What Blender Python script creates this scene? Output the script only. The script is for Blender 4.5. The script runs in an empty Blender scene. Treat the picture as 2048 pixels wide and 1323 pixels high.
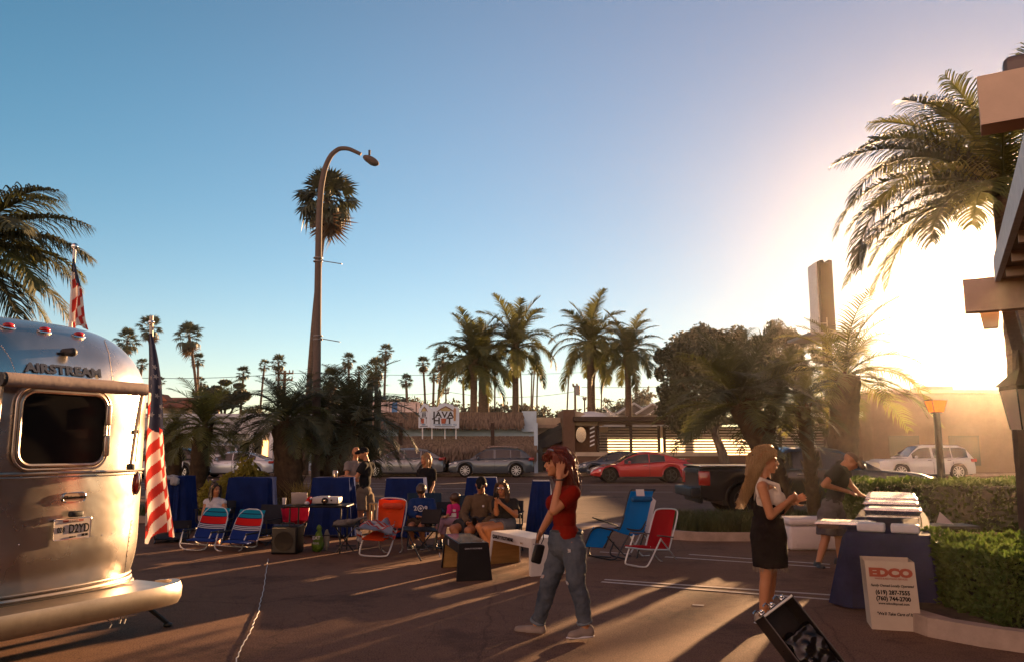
import bpy, math, random
import numpy as np
from mathutils import Vector, Matrix, Euler, noise
R = math.radians
rnd = random.Random(7)
SC = bpy.context.scene
COL = SC.collection

# ---------------------------------------------------------------- camera
PITCH = R(8.3); FPX = 1593.0; CAMZ = 1.62
cam = bpy.data.cameras.new('camera'); cam.sensor_width = 36.0; cam.lens = FPX/2048*36.0
cam.clip_start = 0.05; cam.clip_end = 6000
camo = bpy.data.objects.new('camera', cam); COL.objects.link(camo)
camo.location = (0, 0, CAMZ); camo.rotation_euler = (math.pi/2 + PITCH, 0, 0)
SC.camera = camo

# ---------------------------------------------------------------- light
SUN_AZ = R(31.8); SUN_EL = R(8.0)          # azimuth clockwise from +Y
sdir = Vector((math.sin(SUN_AZ)*math.cos(SUN_EL), math.cos(SUN_AZ)*math.cos(SUN_EL), math.sin(SUN_EL)))
w = bpy.data.worlds.new('World'); SC.world = w; w.use_nodes = True
nt = w.node_tree; nt.nodes.clear()
def wn(t, **k):
    n = nt.nodes.new(t)
    for a, b in k.items(): setattr(n, a, b)
    return n
out = wn('ShaderNodeOutputWorld'); bg = wn('ShaderNodeBackground')
sky = wn('ShaderNodeTexSky'); sky.sky_type = 'NISHITA'; sky.sun_disc = False
sky.sun_elevation = SUN_EL; sky.sun_rotation = SUN_AZ; sky.altitude = 0
sky.air_density = 1.0; sky.dust_density = 0.1; sky.ozone_density = 2.0
# teal grade of the clear sky and the wide aureole of sea haze round the low sun
tint = wn('ShaderNodeMix', data_type='RGBA', blend_type='MULTIPLY'); tint.inputs[0].default_value = 1.0
tint.inputs[7].default_value = (0.60, 1.24, 1.30, 1)
geo = wn('ShaderNodeTexCoord')
dot = wn('ShaderNodeVectorMath', operation='DOT_PRODUCT'); dot.inputs[1].default_value = sdir
nt.links.new(geo.outputs['Generated'], dot.inputs[0])
mx = wn('ShaderNodeMath', operation='MAXIMUM'); mx.inputs[1].default_value = 0.0
nt.links.new(dot.outputs['Value'], mx.inputs[0])
def lobe(p, col, s, base):
    pw = wn('ShaderNodeMath', operation='POWER'); pw.inputs[1].default_value = p
    nt.links.new(mx.outputs[0], pw.inputs[0])
    ml = wn('ShaderNodeMath', operation='MULTIPLY'); ml.inputs[1].default_value = s
    nt.links.new(pw.outputs[0], ml.inputs[0])
    m = wn('ShaderNodeMix', data_type='RGBA', blend_type='ADD'); m.inputs[7].default_value = col
    nt.links.new(ml.outputs[0], m.inputs[0]); nt.links.new(base, m.inputs[6])
    m.clamp_factor = False
    return m.outputs[2]
nt.links.new(sky.outputs['Color'], tint.inputs[6])
o_ = tint.outputs[2]
# the aureole is laid over in cream below, so the blue scatter round the sun is held back a little first
pk = wn('ShaderNodeMath', operation='POWER'); pk.inputs[1].default_value = 9.0; nt.links.new(mx.outputs[0], pk.inputs[0])
pr_ = wn('ShaderNodeMapRange'); pr_.inputs['To Min'].default_value = 1.0; pr_.inputs['To Max'].default_value = 0.52; nt.links.new(pk.outputs[0], pr_.inputs['Value'])
ps = wn('ShaderNodeVectorMath', operation='SCALE'); nt.links.new(o_, ps.inputs[0]); nt.links.new(pr_.outputs[0], ps.inputs['Scale'])
o_ = ps.outputs[0]
# pale band of sea haze along the whole horizon
sep = wn('ShaderNodeSeparateXYZ'); nt.links.new(geo.outputs['Generated'], sep.inputs[0])
inv_ = wn('ShaderNodeMath', operation='SUBTRACT'); inv_.inputs[0].default_value = 1.0; inv_.use_clamp = True
nt.links.new(sep.outputs['Z'], inv_.inputs[1])
def hband(p, col, s, base):
    pw = wn('ShaderNodeMath', operation='POWER'); pw.inputs[1].default_value = p
    nt.links.new(inv_.outputs[0], pw.inputs[0])
    ml = wn('ShaderNodeMath', operation='MULTIPLY'); ml.inputs[1].default_value = s
    nt.links.new(pw.outputs[0], ml.inputs[0])
    m = wn('ShaderNodeMix', data_type='RGBA', blend_type='ADD'); m.inputs[7].default_value = col
    nt.links.new(ml.outputs[0], m.inputs[0]); nt.links.new(base, m.inputs[6]); m.clamp_factor = False
    return m.outputs[2]
o_ = hband(2.0, (0.45, 0.67, 0.98, 1), 1.0, o_)
o_ = hband(10.0, (4.3, 1.15, 0.35, 1), 1.7, o_)
# wide pink glow opposite the sun, out of view, added to warm the shade
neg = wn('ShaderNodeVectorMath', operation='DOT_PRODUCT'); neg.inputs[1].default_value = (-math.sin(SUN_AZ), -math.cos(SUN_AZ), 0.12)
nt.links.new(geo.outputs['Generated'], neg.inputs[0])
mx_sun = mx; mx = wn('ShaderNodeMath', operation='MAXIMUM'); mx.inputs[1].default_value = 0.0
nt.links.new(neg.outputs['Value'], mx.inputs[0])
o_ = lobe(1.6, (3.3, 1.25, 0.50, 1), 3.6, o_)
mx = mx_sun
o_ = lobe(150, (1.0, 0.80, 0.50, 1), 6.0, o_)
o_ = lobe(26, (1.0, 0.62, 0.28, 1), 1.6, o_)
o_ = lobe(3.0, (1.0, 0.26, 0.16, 1), 1.7, o_)
# the clear sky deepens towards the zenith
zr = wn('ShaderNodeMapRange'); zr.interpolation_type = 'SMOOTHSTEP'; zr.inputs['From Min'].default_value = 0.35; zr.inputs['From Max'].default_value = 1.0
zr.inputs['To Min'].default_value = 0.56; zr.inputs['To Max'].default_value = 0.35
nt.links.new(sep.outputs['Z'], zr.inputs['Value'])
zm = wn('ShaderNodeVectorMath', operation='SCALE'); nt.links.new(o_, zm.inputs[0]); nt.links.new(zr.outputs[0], zm.inputs['Scale'])
o_ = zm.outputs[0]
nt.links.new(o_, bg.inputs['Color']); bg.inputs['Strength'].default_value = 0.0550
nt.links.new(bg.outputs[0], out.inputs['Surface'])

sl = bpy.data.lights.new('sun', 'SUN'); sl.energy = 5.0; sl.angle = R(0.6); sl.color = (1.0, 0.57, 0.27)
slo = bpy.data.objects.new('sun', sl); COL.objects.link(slo)
slo.rotation_euler = (-sdir).to_track_quat('-Z', 'Y').to_euler(); slo.location = sdir*200

SC.view_settings.view_transform = 'Standard'; SC.view_settings.look = 'None'
SC.view_settings.exposure = 2.2; SC.view_settings.gamma = 1.0
try: SC.view_settings.use_curve_mapping = False
except Exception: pass
SC.render.engine = 'CYCLES'
SC.cycles.max_bounces = 6; SC.cycles.diffuse_bounces = 3; SC.cycles.glossy_bounces = 3
SC.cycles.transmission_bounces = 3; SC.cycles.transparent_max_bounces = 8; SC.cycles.volume_bounces = 0
SC.cycles.caustics_reflective = False; SC.cycles.caustics_refractive = False
SC.cycles.sample_clamp_indirect = 3.0

# ---------------------------------------------------------------- picture helpers (pixels of the 2048 wide photo)
cp, sp_ = math.cos(PITCH), math.sin(PITCH)
CAM = Vector((0, 0, CAMZ))
def ray(px, py):
    a = (px-1024)/FPX; b = (661.5-py)/FPX
    return Vector((a, cp - sp_*b, sp_ + cp*b))
def G(px, py, z=0.0):
    d = ray(px, py); t = (z-CAMZ)/d.z
    return CAM + d*t
def at(px, py, Y):
    d = ray(px, py)
    return CAM + d*(Y/d.y)
def to_px(p):
    v = Vector(p)-CAM
    zc = v.y*cp + v.z*sp_; yc = -v.y*sp_ + v.z*cp
    return (1024+FPX*v.x/zc, 661.5-FPX*yc/zc)

# ---------------------------------------------------------------- materials
MATS = {}
def mat(name, col, rough=0.7, metal=0.0, var=0.12, scale=8.0, bump=0.0, bscale=None, spec=0.5, trans=0.0,
        coat=0.0, emit=None, col2=None, sheen=0.0, detail=4.0, alpha=None, stretch=None, transmission=0.0):
    if name in MATS: return MATS[name]
    if rough >= .75: spec = min(spec, .14)
    m = bpy.data.materials.new(name); m.use_nodes = True; t = m.node_tree; N = t.nodes; L = t.links
    b = N['Principled BSDF']; outp = N['Material Output']
    b.inputs['Roughness'].default_value = rough; b.inputs['Metallic'].default_value = metal
    b.inputs['Specular IOR Level'].default_value = spec
    if coat: b.inputs['Coat Weight'].default_value = coat; b.inputs['Coat Roughness'].default_value = 0.05
    if sheen: b.inputs['Sheen Weight'].default_value = sheen
    if transmission: b.inputs['Transmission Weight'].default_value = transmission
    c4 = (col[0], col[1], col[2], 1)
    if var > 0 or col2:
        tc = N.new('ShaderNodeTexCoord'); mp = N.new('ShaderNodeMapping')
        L.new(tc.outputs['Object'], mp.inputs['Vector'])
        if stretch: mp.inputs['Scale'].default_value = stretch
        nz = N.new('ShaderNodeTexNoise'); nz.inputs['Scale'].default_value = scale; nz.inputs['Detail'].default_value = detail
        nz.inputs['Roughness'].default_value = 0.65
        L.new(mp.outputs[0], nz.inputs['Vector'])
        cr = N.new('ShaderNodeValToRGB'); cr.color_ramp.elements[0].position = 0.32; cr.color_ramp.elements[1].position = 0.68
        if col2: ca, cb = c4, (col2[0], col2[1], col2[2], 1)
        else:
            ca = tuple(max(0, c*(1-var)) for c in col)+(1,); cb = tuple(min(1, c*(1+var)) for c in col)+(1,)
        cr.color_ramp.elements[0].color = ca; cr.color_ramp.elements[1].color = cb
        L.new(nz.outputs['Fac'], cr.inputs['Fac']); L.new(cr.outputs['Color'], b.inputs['Base Color'])
        csrc = cr.outputs['Color']
        if bump > 0:
            n2 = N.new('ShaderNodeTexNoise'); n2.inputs['Scale'].default_value = bscale or scale*6; n2.inputs['Detail'].default_value = 3
            L.new(mp.outputs[0], n2.inputs['Vector'])
            bp = N.new('ShaderNodeBump'); bp.inputs['Strength'].default_value = bump; bp.inputs['Distance'].default_value = 0.01
            L.new(n2.outputs['Fac'], bp.inputs['Height']); L.new(bp.outputs[0], b.inputs['Normal'])
    else:
        b.inputs['Base Color'].default_value = c4; csrc = None
    if emit: b.inputs['Emission Color'].default_value = (emit[0], emit[1], emit[2], 1); b.inputs['Emission Strength'].default_value = emit[3]
    if trans > 0:
        tr = N.new('ShaderNodeBsdfTranslucent'); mixs = N.new('ShaderNodeMixShader'); mixs.inputs[0].default_value = trans
        if csrc is not None:
            L.new(csrc, tr.inputs['Color'])
        else: tr.inputs['Color'].default_value = c4
        L.new(b.outputs[0], mixs.inputs[1]); L.new(tr.outputs[0], mixs.inputs[2]); L.new(mixs.outputs[0], outp.inputs['Surface'])
    MATS[name] = m
    return m

# ---------------------------------------------------------------- mesh builder
def frame(d, up=(0, 0, 1)):
    d = Vector(d).normalized(); u = Vector(up)
    if abs(d.dot(u)) > 0.98: u = Vector((1, 0, 0)) if abs(d.x) < 0.9 else Vector((0, 1, 0))
    s = d.cross(u).normalized(); u = s.cross(d).normalized()
    return d, s, u
class MB:
    def __init__(self): self.v = []; self.f = []; self.mi = []; self.m = 0
    def add(self, vs, fs):
        o = len(self.v); self.v.extend([tuple(p) for p in vs]); self.f.extend([tuple(i+o for i in f) for f in fs]); self.mi.extend([self.m]*len(fs))
        return self
    def box(self, c, s, rot=None, taper=None):
        sx, sy, sz = s[0]/2, s[1]/2, s[2]/2; vs = []
        for z in (-1, 1):
            k = (taper if (taper and z > 0) else 1.0)
            for x, y in ((-1, -1), (1, -1), (1, 1), (-1, 1)): vs.append(Vector((x*sx*k, y*sy*k, z*sz)))
        if rot is not None:
            q = rot if isinstance(rot, Matrix) else Euler(rot).to_matrix()
            vs = [q @ p for p in vs]
        c = Vector(c); vs = [p+c for p in vs]
        return self.add(vs, [(0, 3, 2, 1), (4, 5, 6, 7), (0, 1, 5, 4), (1, 2, 6, 5), (2, 3, 7, 6), (3, 0, 4, 7)])
    def rbox(self, c, s, r=0.02, rot=None, seg=3):          # box with rounded vertical edges and a softened top/bottom
        sx, sy, sz = s[0]/2, s[1]/2, s[2]/2; r = min(r, sx*.99, sy*.99, sz*.99); ring = []
        for qx, qy, a0 in ((1, 1, 0), (-1, 1, 90), (-1, -1, 180), (1, -1, 270)):
            for k in range(seg+1):
                a = R(a0+90*k/seg); ring.append((qx*(sx-r), qy*(sy-r), math.cos(a), math.sin(a)))
        lv = []
        for k in range(seg+1): a = R(-90+90*k/seg); lv.append((-sz+r+r*math.sin(a), r*math.cos(a)))
        for k in range(seg+1): a = R(90*k/seg); lv.append((sz-r+r*math.sin(a), r*math.cos(a)))
        n = len(ring); vs = []; fs = []
        for z, rr in lv:
            for cx, cy, ca, sa in ring: vs.append(Vector((cx+rr*ca, cy+rr*sa, z)))
        for j in range(len(lv)-1):
            for i in range(n): fs.append((j*n+i, j*n+(i+1) % n, (j+1)*n+(i+1) % n, (j+1)*n+i))
        fs.append(tuple(reversed(range(n)))); fs.append(tuple((len(lv)-1)*n+i for i in range(n)))
        if rot is not None:
            q = rot if isinstance(rot, Matrix) else Euler(rot).to_matrix()
            vs = [q @ p for p in vs]
        c = Vector(c); return self.add([p+c for p in vs], fs)
    def tube(self, pts, r, n=8, cap=True, closed=False, up=(0, 0, 1), flat=1.0):
        pts = [Vector(p) for p in pts]; m = len(pts); rs = r if isinstance(r, (list, tuple)) else [r]*m
        vs = []; fs = []; prev = None
        for i, p in enumerate(pts):
            a = pts[(i-1) % m] if (closed or i > 0) else pts[0]; b = pts[(i+1) % m] if (closed or i < m-1) else pts[-1]
            d = (b-a)
            if d.length < 1e-9: d = Vector((0, 0, 1))
            d.normalize()
            if prev is None: _, s, u = frame(d, up)
            else:
                s = prev - d*prev.dot(d)
                if s.length < 1e-6: _, s, u = frame(d, up)
                s.normalize(); u = s.cross(d)
            prev = s
            for k in range(n):
                an = 2*math.pi*k/n; vs.append(p + (s*math.cos(an) + u*math.sin(an)*flat)*rs[i])
        for i in range(m if closed else m-1):
            j = (i+1) % m
            for k in range(n): fs.append((i*n+k, i*n+(k+1) % n, j*n+(k+1) % n, j*n+k))
        if cap and not closed: fs.append(tuple(reversed(range(n)))); fs.append(tuple((m-1)*n+k for k in range(n)))
        return self.add(vs, fs)
    def cap(self, p0, p1, r0, r1, n=14, k=4):            # capsule with two radii
        p0 = Vector(p0); p1 = Vector(p1); d = p1-p0; L = d.length or 1e-6; d = d/L; pts = []; rs = []
        for i in range(k+1): a = R(-90+90*i/k); pts.append(p0+d*r0*math.sin(a)); rs.append(max(r0*math.cos(a), 1e-3))
        for i in range(k+1): a = R(90*i/k); pts.append(p1+d*r1*math.sin(a)); rs.append(max(r1*math.cos(a), 1e-3))
        return self.tube(pts, rs, n)
    def ell(self, c, r, rot=None, n=16, m=10):
        vs = []; fs = []; c = Vector(c)
        for j in range(m+1):
            th = math.pi*j/m
            for i in range(n):
                ph = 2*math.pi*i/n; st = max(math.sin(th), 0.02)
                p = Vector((r[0]*st*math.cos(ph), r[1]*st*math.sin(ph), -r[2]*math.cos(th)))
                if rot is not None: p = rot @ p
                vs.append(p+c)
        for j in range(m):
            for i in range(n): fs.append((j*n+i, j*n+(i+1) % n, (j+1)*n+(i+1) % n, (j+1)*n+i))
        fs.append(tuple(reversed(range(n)))); fs.append(tuple(m*n+i for i in range(n)))
        return self.add(vs, fs)
    def lathe(self, prof, n=16, c=(0, 0, 0), rot=None):
        vs = []; fs = []; c = Vector(c)
        for r, z in prof:
            for i in range(n):
                a = 2*math.pi*i/n; p = Vector((r*math.cos(a), r*math.sin(a), z))
                if rot is not None: p = rot @ p
                vs.append(p+c)
        m = len(prof)
        for j in range(m-1):
            for i in range(n): fs.append((j*n+i, j*n+(i+1) % n, (j+1)*n+(i+1) % n, (j+1)*n+i))
        fs.append(tuple(reversed(range(n)))); fs.append(tuple((m-1)*n+i for i in range(n)))
        return self.add(vs, fs)
    def prism(self, poly, o, ax, ay, th):                # polygon in plane (ax, ay) at o, thickness th along ax x ay
        o = Vector(o); ax = Vector(ax); ay = Vector(ay); nrm = ax.cross(ay).normalized(); n = len(poly)
        a = [o+ax*p[0]+ay*p[1]-nrm*th/2 for p in poly]; b = [p+nrm*th for p in a]
        return self.add(a+b, [tuple(reversed(range(n))), tuple(range(n, 2*n))]+[(i, (i+1) % n, n+(i+1) % n, n+i) for i in range(n)])
    def grid(self, fn, nu, nv, closed_u=False):
        vs = []; fs = []
        for j in range(nv+1):
            for i in range(nu+(0 if closed_u else 1)): vs.append(fn(i/nu, j/nv))
        w_ = nu if closed_u else nu+1
        for j in range(nv):
            for i in range(nu): fs.append((j*w_+i, j*w_+(i+1) % w_, (j+1)*w_+(i+1) % w_, (j+1)*w_+i))
        return self.add(vs, fs)
    def mesh(self, name, mats, smooth=False, inv=None, auto=None):
        me = bpy.data.meshes.new(name)
        vs = self.v if inv is None else [tuple(inv @ Vector(p)) for p in self.v]
        me.from_pydata(vs, [], self.f)
        ms = mats if isinstance(mats, (list, tuple)) else [mats]
        for m_ in ms: me.materials.append(m_)
        if len(ms) > 1: me.polygons.foreach_set('material_index', self.mi)
        if smooth: me.polygons.foreach_set('use_smooth', [True]*len(me.polygons))
        me.update()
        if smooth and auto is not None:
            try: me.set_sharp_from_angle(angle=R(auto))
            except Exception: pass
        return me
    def build(self, name, mats, parent=None, smooth=False, world=False, auto=35, **tags):
        inv = None
        if world and parent is not None: inv = wm(parent).inverted()
        me = self.mesh(name, mats, smooth, inv, auto)
        o = bpy.data.objects.new(name, me); COL.objects.link(o)
        if parent is not None: o.parent = parent
        for k, v in tags.items(): o[k] = v
        return o
def wm(o):
    m = Matrix.LocRotScale(o.location, o.rotation_euler, o.scale)
    return (wm(o.parent) @ m) if o.parent else m
def tag(o, label=None, cat=None, group=None, kind=None):
    if label: o['label'] = label
    if cat: o['category'] = cat
    if group: o['group'] = group
    if kind: o['kind'] = kind
    return o
def thing(name, label, cat, loc=(0, 0, 0), rz=0.0, group=None, scale=1.0):
    o = bpy.data.objects.new(name, None); COL.objects.link(o); o.empty_display_size = 0.2
    o.location = loc; o.rotation_euler = (0, 0, rz); o.scale = (scale,)*3
    return tag(o, label, cat, group)
KIDS = {}
def kids(o): return [c for c in COL.objects if c.parent == o]
def copy_tree(src, loc, rz=0.0, label=None, scale=1.0, childlist=None):
    r = src.copy(); COL.objects.link(r); r.location = loc; r.rotation_euler = (0, 0, rz); r.scale = (scale,)*3
    if label: r['label'] = label
    def rec(a, b):
        for ch in (KIDS.get(a.name) or kids(a)):
            c = ch.copy(); COL.objects.link(c); c.parent = b; rec2(ch, c)
    def rec2(a, b):
        if a.name in KIDS2:
            for ch in KIDS2[a.name]: c = ch.copy(); COL.objects.link(c); c.parent = b
    KIDS2 = {}
    ks = kids(src); KIDS[src.name] = ks
    allk = [c for c in COL.objects if c.parent in ks]
    for c in allk: KIDS2.setdefault(c.parent.name, []).append(c)
    rec(src, r); KIDS.pop(src.name)
    return r
WORK = bpy.data.scenes.new('workbench')          # scratch scene: modifiers are evaluated here one object at a time
def evald(o):
    with bpy.context.temp_override(scene=WORK, view_layer=WORK.view_layers[0]): return evald_in(o)
def evald_in(o):
    WORK.collection.objects.link(o); dg = bpy.context.evaluated_depsgraph_get(); dg.update()
    me = bpy.data.meshes.new_from_object(o.evaluated_get(dg)); WORK.collection.objects.unlink(o); return me
def text_mesh(txt, size, font_bold=False, depth=0.002, extra=0.0, align='CENTER', shear=0.0, space=1.0):
    c = bpy.data.curves.new('lettering', 'FONT'); c.body = txt; c.size = size; c.extrude = depth; c.align_x = align; c.align_y = 'CENTER'
    c.offset = extra; c.resolution_u = 3; c.shear = shear; c.space_character = space
    o = bpy.data.objects.new('lettering', c); me = evald(o)
    bpy.data.objects.remove(o); bpy.data.curves.remove(c)
    return me
def put_text(txt, size, o, ax, ay, m, parent, name='lettering', extra=0.0, depth=0.002, sx=1.0, align='CENTER', shear=0.0, space=1.0, lift=0.003):
    me = text_mesh(txt, size, depth=depth, extra=extra, align=align, shear=shear, space=space)
    ax = Vector(ax).normalized(); ay = Vector(ay).normalized(); n = ax.cross(ay).normalized()
    mw = Matrix(((ax.x*sx, ay.x, n.x, 0), (ax.y*sx, ay.y, n.y, 0), (ax.z*sx, ay.z, n.z, 0), (0, 0, 0, 1)))
    mw.translation = Vector(o)+n*lift
    if parent is not None: mw = wm(parent).inverted() @ mw
    me.transform(mw); me.materials.clear(); me.materials.append(m)
    ob = bpy.data.objects.new(name, me); COL.objects.link(ob); ob.parent = parent
    return ob
def blob(name, mb, m, parent, voxel=0.012, smooth=3, wr=0.0, wscale=18.0, world=True, dec=None, stretchz=1.0):
    """One continuous skin grown over overlapping closed shapes."""
    inv = wm(parent).inverted() if (world and parent is not None) else None
    me = mb.mesh(name, m, True, inv, None)
    o = bpy.data.objects.new(name, me)
    rm = o.modifiers.new('r', 'REMESH'); rm.mode = 'VOXEL'; rm.voxel_size = voxel; rm.use_smooth_shade = True
    if smooth:
        s = o.modifiers.new('s', 'SMOOTH'); s.factor = 0.5; s.iterations = smooth
    if dec:
        d = o.modifiers.new('d', 'DECIMATE'); d.ratio = dec
    me2 = evald(o); COL.objects.link(o); o.modifiers.clear(); o.data = me2; me2.name = name
    if not me2.materials: me2.materials.append(m)
    if wr > 0:
        n_ = len(me2.vertices); co = np.empty(n_*3, dtype=np.float32); me2.vertices.foreach_get('co', co); co = co.reshape(-1, 3)
        no = np.array([tuple(x.vector) for x in me2.vertex_normals], dtype=np.float32); k = np.empty((n_, 1), dtype=np.float32)
        for i in range(n_):
            p = co[i]; q = Vector((float(p[0])*wscale, float(p[1])*wscale, float(p[2])*wscale*stretchz)); k[i] = noise.noise(q)+0.5*noise.noise(q*2.1)
        co = co+no*k*wr; me2.vertices.foreach_set('co', co.reshape(-1))
    me2.polygons.foreach_set('use_smooth', [True]*len(me2.polygons)); me2.update()
    if parent is not None: o.parent = parent
    return o
# ---------------------------------------------------------------- ground
def asphalt(name, col, col2, lit=0.0):
    m = bpy.data.materials.new(name); m.use_nodes = True; t = m.node_tree; N = t.nodes; L = t.links; b = N['Principled BSDF']
    tc = N.new('ShaderNodeTexCoord')
    def nz(s, d, st=(1, 1, 1)):
        mp = N.new('ShaderNodeMapping'); mp.inputs['Scale'].default_value = st; L.new(tc.outputs['Object'], mp.inputs['Vector'])
        n = N.new('ShaderNodeTexNoise'); n.inputs['Scale'].default_value = s; n.inputs['Detail'].default_value = d; n.inputs['Roughness'].default_value = 0.7
        L.new(mp.outputs[0], n.inputs['Vector']); return n.outputs['Fac']
    def ramp(src, p0, c0, p1, c1):
        r = N.new('ShaderNodeValToRGB'); r.color_ramp.elements[0].position = p0; r.color_ramp.elements[0].color = c0+(1,)
        r.color_ramp.elements[1].position = p1; r.color_ramp.elements[1].color = c1+(1,); L.new(src, r.inputs['Fac']); return r.outputs['Color']
    base = ramp(nz(0.35, 6), 0.30, col, 0.72, col2)
    stain = ramp(nz(0.8, 6), 0.36, (0.58, 0.58, 0.60), 0.48, (1, 1, 1))
    grain = ramp(nz(75, 3), 0.34, (0.42, 0.42, 0.42), 0.70, (1.85, 1.8, 1.7))
    mid = ramp(nz(9, 5), 0.3, (0.86, 0.86, 0.86), 0.7, (1.13, 1.12, 1.1))
    src = base
    for o2 in (stain, grain, mid):
        mx_ = N.new('ShaderNodeMix'); mx_.data_type = 'RGBA'; mx_.blend_type = 'MULTIPLY'; mx_.inputs[0].default_value = 1.0
        L.new(src, mx_.inputs[6]); L.new(o2, mx_.inputs[7]); src = mx_.outputs[2]
    # hairline cracks
    vo = N.new('ShaderNodeTexVoronoi'); vo.feature = 'DISTANCE_TO_EDGE'; vo.inputs['Scale'].default_value = 0.32
    wv = N.new('ShaderNodeMix'); wv.data_type = 'RGBA'; wv.inputs[0].default_value = 0.12
    n3 = N.new('ShaderNodeTexNoise'); n3.inputs['Scale'].default_value = 2.5; n3.inputs['Detail'].default_value = 6
    L.new(tc.outputs['Object'], n3.inputs['Vector']); L.new(tc.outputs['Object'], wv.inputs[6]); L.new(n3.outputs['Color'], wv.inputs[7])
    L.new(wv.outputs[2], vo.inputs['Vector'])
    ck = ramp(vo.outputs['Distance'], 0.0, (0.35, 0.35, 0.35), 0.006, (1, 1, 1))
    mx_ = N.new('ShaderNodeMix'); mx_.data_type = 'RGBA'; mx_.blend_type = 'MULTIPLY'; mx_.inputs[0].default_value = 0.5
    L.new(src, mx_.inputs[6]); L.new(ck, mx_.inputs[7]); L.new(mx_.outputs[2], b.inputs['Base Color'])
    v2 = N.new('ShaderNodeTexVoronoi'); v2.feature = 'DISTANCE_TO_EDGE'; v2.inputs['Scale'].default_value = 1.7; L.new(wv.outputs[2], v2.inputs['Vector'])
    c2 = ramp(v2.outputs['Distance'], 0.0, (0.55, 0.55, 0.55), 0.012, (1, 1, 1)); sp2 = ramp(nz(2.3, 2), 0.68, (1, 1, 1), 0.76, (0.5, 0.48, 0.48)); src = mx_.outputs[2]
    for o3, f3 in ((c2, .55), (sp2, .8)):
        m3 = N.new('ShaderNodeMix'); m3.data_type = 'RGBA'; m3.blend_type = 'MULTIPLY'; m3.inputs[0].default_value = f3; L.new(src, m3.inputs[6]); L.new(o3, m3.inputs[7]); src = m3.outputs[2]
    L.new(src, b.inputs['Base Color'])
    b.inputs['Roughness'].default_value = 0.85; b.inputs['Specular IOR Level'].default_value = 0.12
    bp = N.new('ShaderNodeBump'); bp.inputs['Strength'].default_value = 0.55; bp.inputs['Distance'].default_value = 0.006
    L.new(nz(160, 2), bp.inputs['Height']); L.new(bp.outputs[0], b.inputs['Normal'])
    return m
M_ASPH = asphalt('asphalt_lot', (0.122, 0.066, 0.042), (0.175, 0.095, 0.060))
M_ROAD = asphalt('asphalt_road', (0.092, 0.054, 0.040), (0.120, 0.072, 0.052))
M_CONC = mat('concrete', (0.34, 0.25, 0.19), 0.9, var=0.18, scale=5, bump=0.3, bscale=60)
M_PAINT = mat('road_paint', (0.60, 0.50, 0.42), 0.75, col2=(0.36, 0.32, 0.30), scale=14, detail=8)
M_SOIL = mat('soil', (0.07, 0.05, 0.03), 0.95, var=0.35, scale=6, bump=0.6)
M_FARG = mat('far_ground', (0.12, 0.10, 0.07), 0.95, var=0.3, scale=0.05)
def sheet(name, pts, z, m, kind='structure'):
    g = MB(); g.add([(x, y, z) for x, y in pts], [tuple(range(len(pts)))]); return g.build(name, m, kind=kind)
sheet('ground', [(-1500, -60), (1500, -60), (1500, 2400), (-1500, 2400)], -0.012, M_FARG)
sheet('parking_lot', [(-60, -20), (60, -20), (60, 17.3), (-60, 17.3)], 0.0, M_ASPH)
sheet('road', [(-120, 17.3), (120, 17.3), (120, 46.4), (-120, 46.4)], 0.0, M_ROAD)
g = MB(); g.box((0, 58.4, 0.0), (240, 24, 0.26)); g.build('pavement', M_CONC, kind='structure')
g = MB(); g.box((0, 46.3, 0.03), (240, 0.18, 0.24)); g.build('kerb', M_CONC, kind='structure')
sheet('gutter', [(-4.2, 16.55), (2.9, 16.75), (2.9, 17.75), (-4.2, 17.6)], 0.004, M_CONC)
def island(name, pts, h=0.15):
    n = len(pts); c = Vector((sum(p[0] for p in pts)/n, sum(p[1] for p in pts)/n)); g = MB()
    ins = []
    for x, y in pts:
        d = (c-Vector((x, y))).normalized()*0.2; ins.append((x+d.x, y+d.y))
    vs = [(x, y, 0) for x, y in pts]+[(c.x+(x-c.x)*0.998, c.y+(y-c.y)*0.998, h) for x, y in pts]+[(x, y, h) for x, y in ins]+[(x, y, h-0.06) for x, y in ins]
    fs = []
    for k in range(3):
        for i in range(n): j = (i+1) % n; fs.append((k*n+i, k*n+j, (k+1)*n+j, (k+1)*n+i))
    g.add(vs, fs); g.build('kerb', M_CONC, kind='structure')
    s = MB(); s.add([(x, y, h-0.04) for x, y in ins], [tuple(range(n))]); s.build(name, M_SOIL, kind='structure')
def rounded(x0, y0, x1, y1, r, seg=6):
    p = []
    for cx, cy, a0 in ((x1-r, y0+r, -90), (x1-r, y1-r, 0), (x0+r, y1-r, 90), (x0+r, y0+r, 180)):
        for k in range(seg+1): a = R(a0+90*k/seg); p.append((cx+r*math.cos(a), cy+r*math.sin(a)))
    return p
island('planting_bed', rounded(-22, 17.7, -4.2, 23.0, 1.2))
island('planting_bed', rounded(2.55, 14.3, 24, 18.3, 1.0))
# near kerbed bed at the lower right: its front edge curves away to the right
nb = [(3.62, 8.25), (3.52, 7.75), (3.60, 7.2), (3.85, 6.85), (4.3, 6.45), (5.5, 5.4), (7.5, 3.6), (12, 3.4), (12, 8.9), (4.4, 8.9), (3.9, 8.7)]
island('planting_bed', nb, 0.16)
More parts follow.
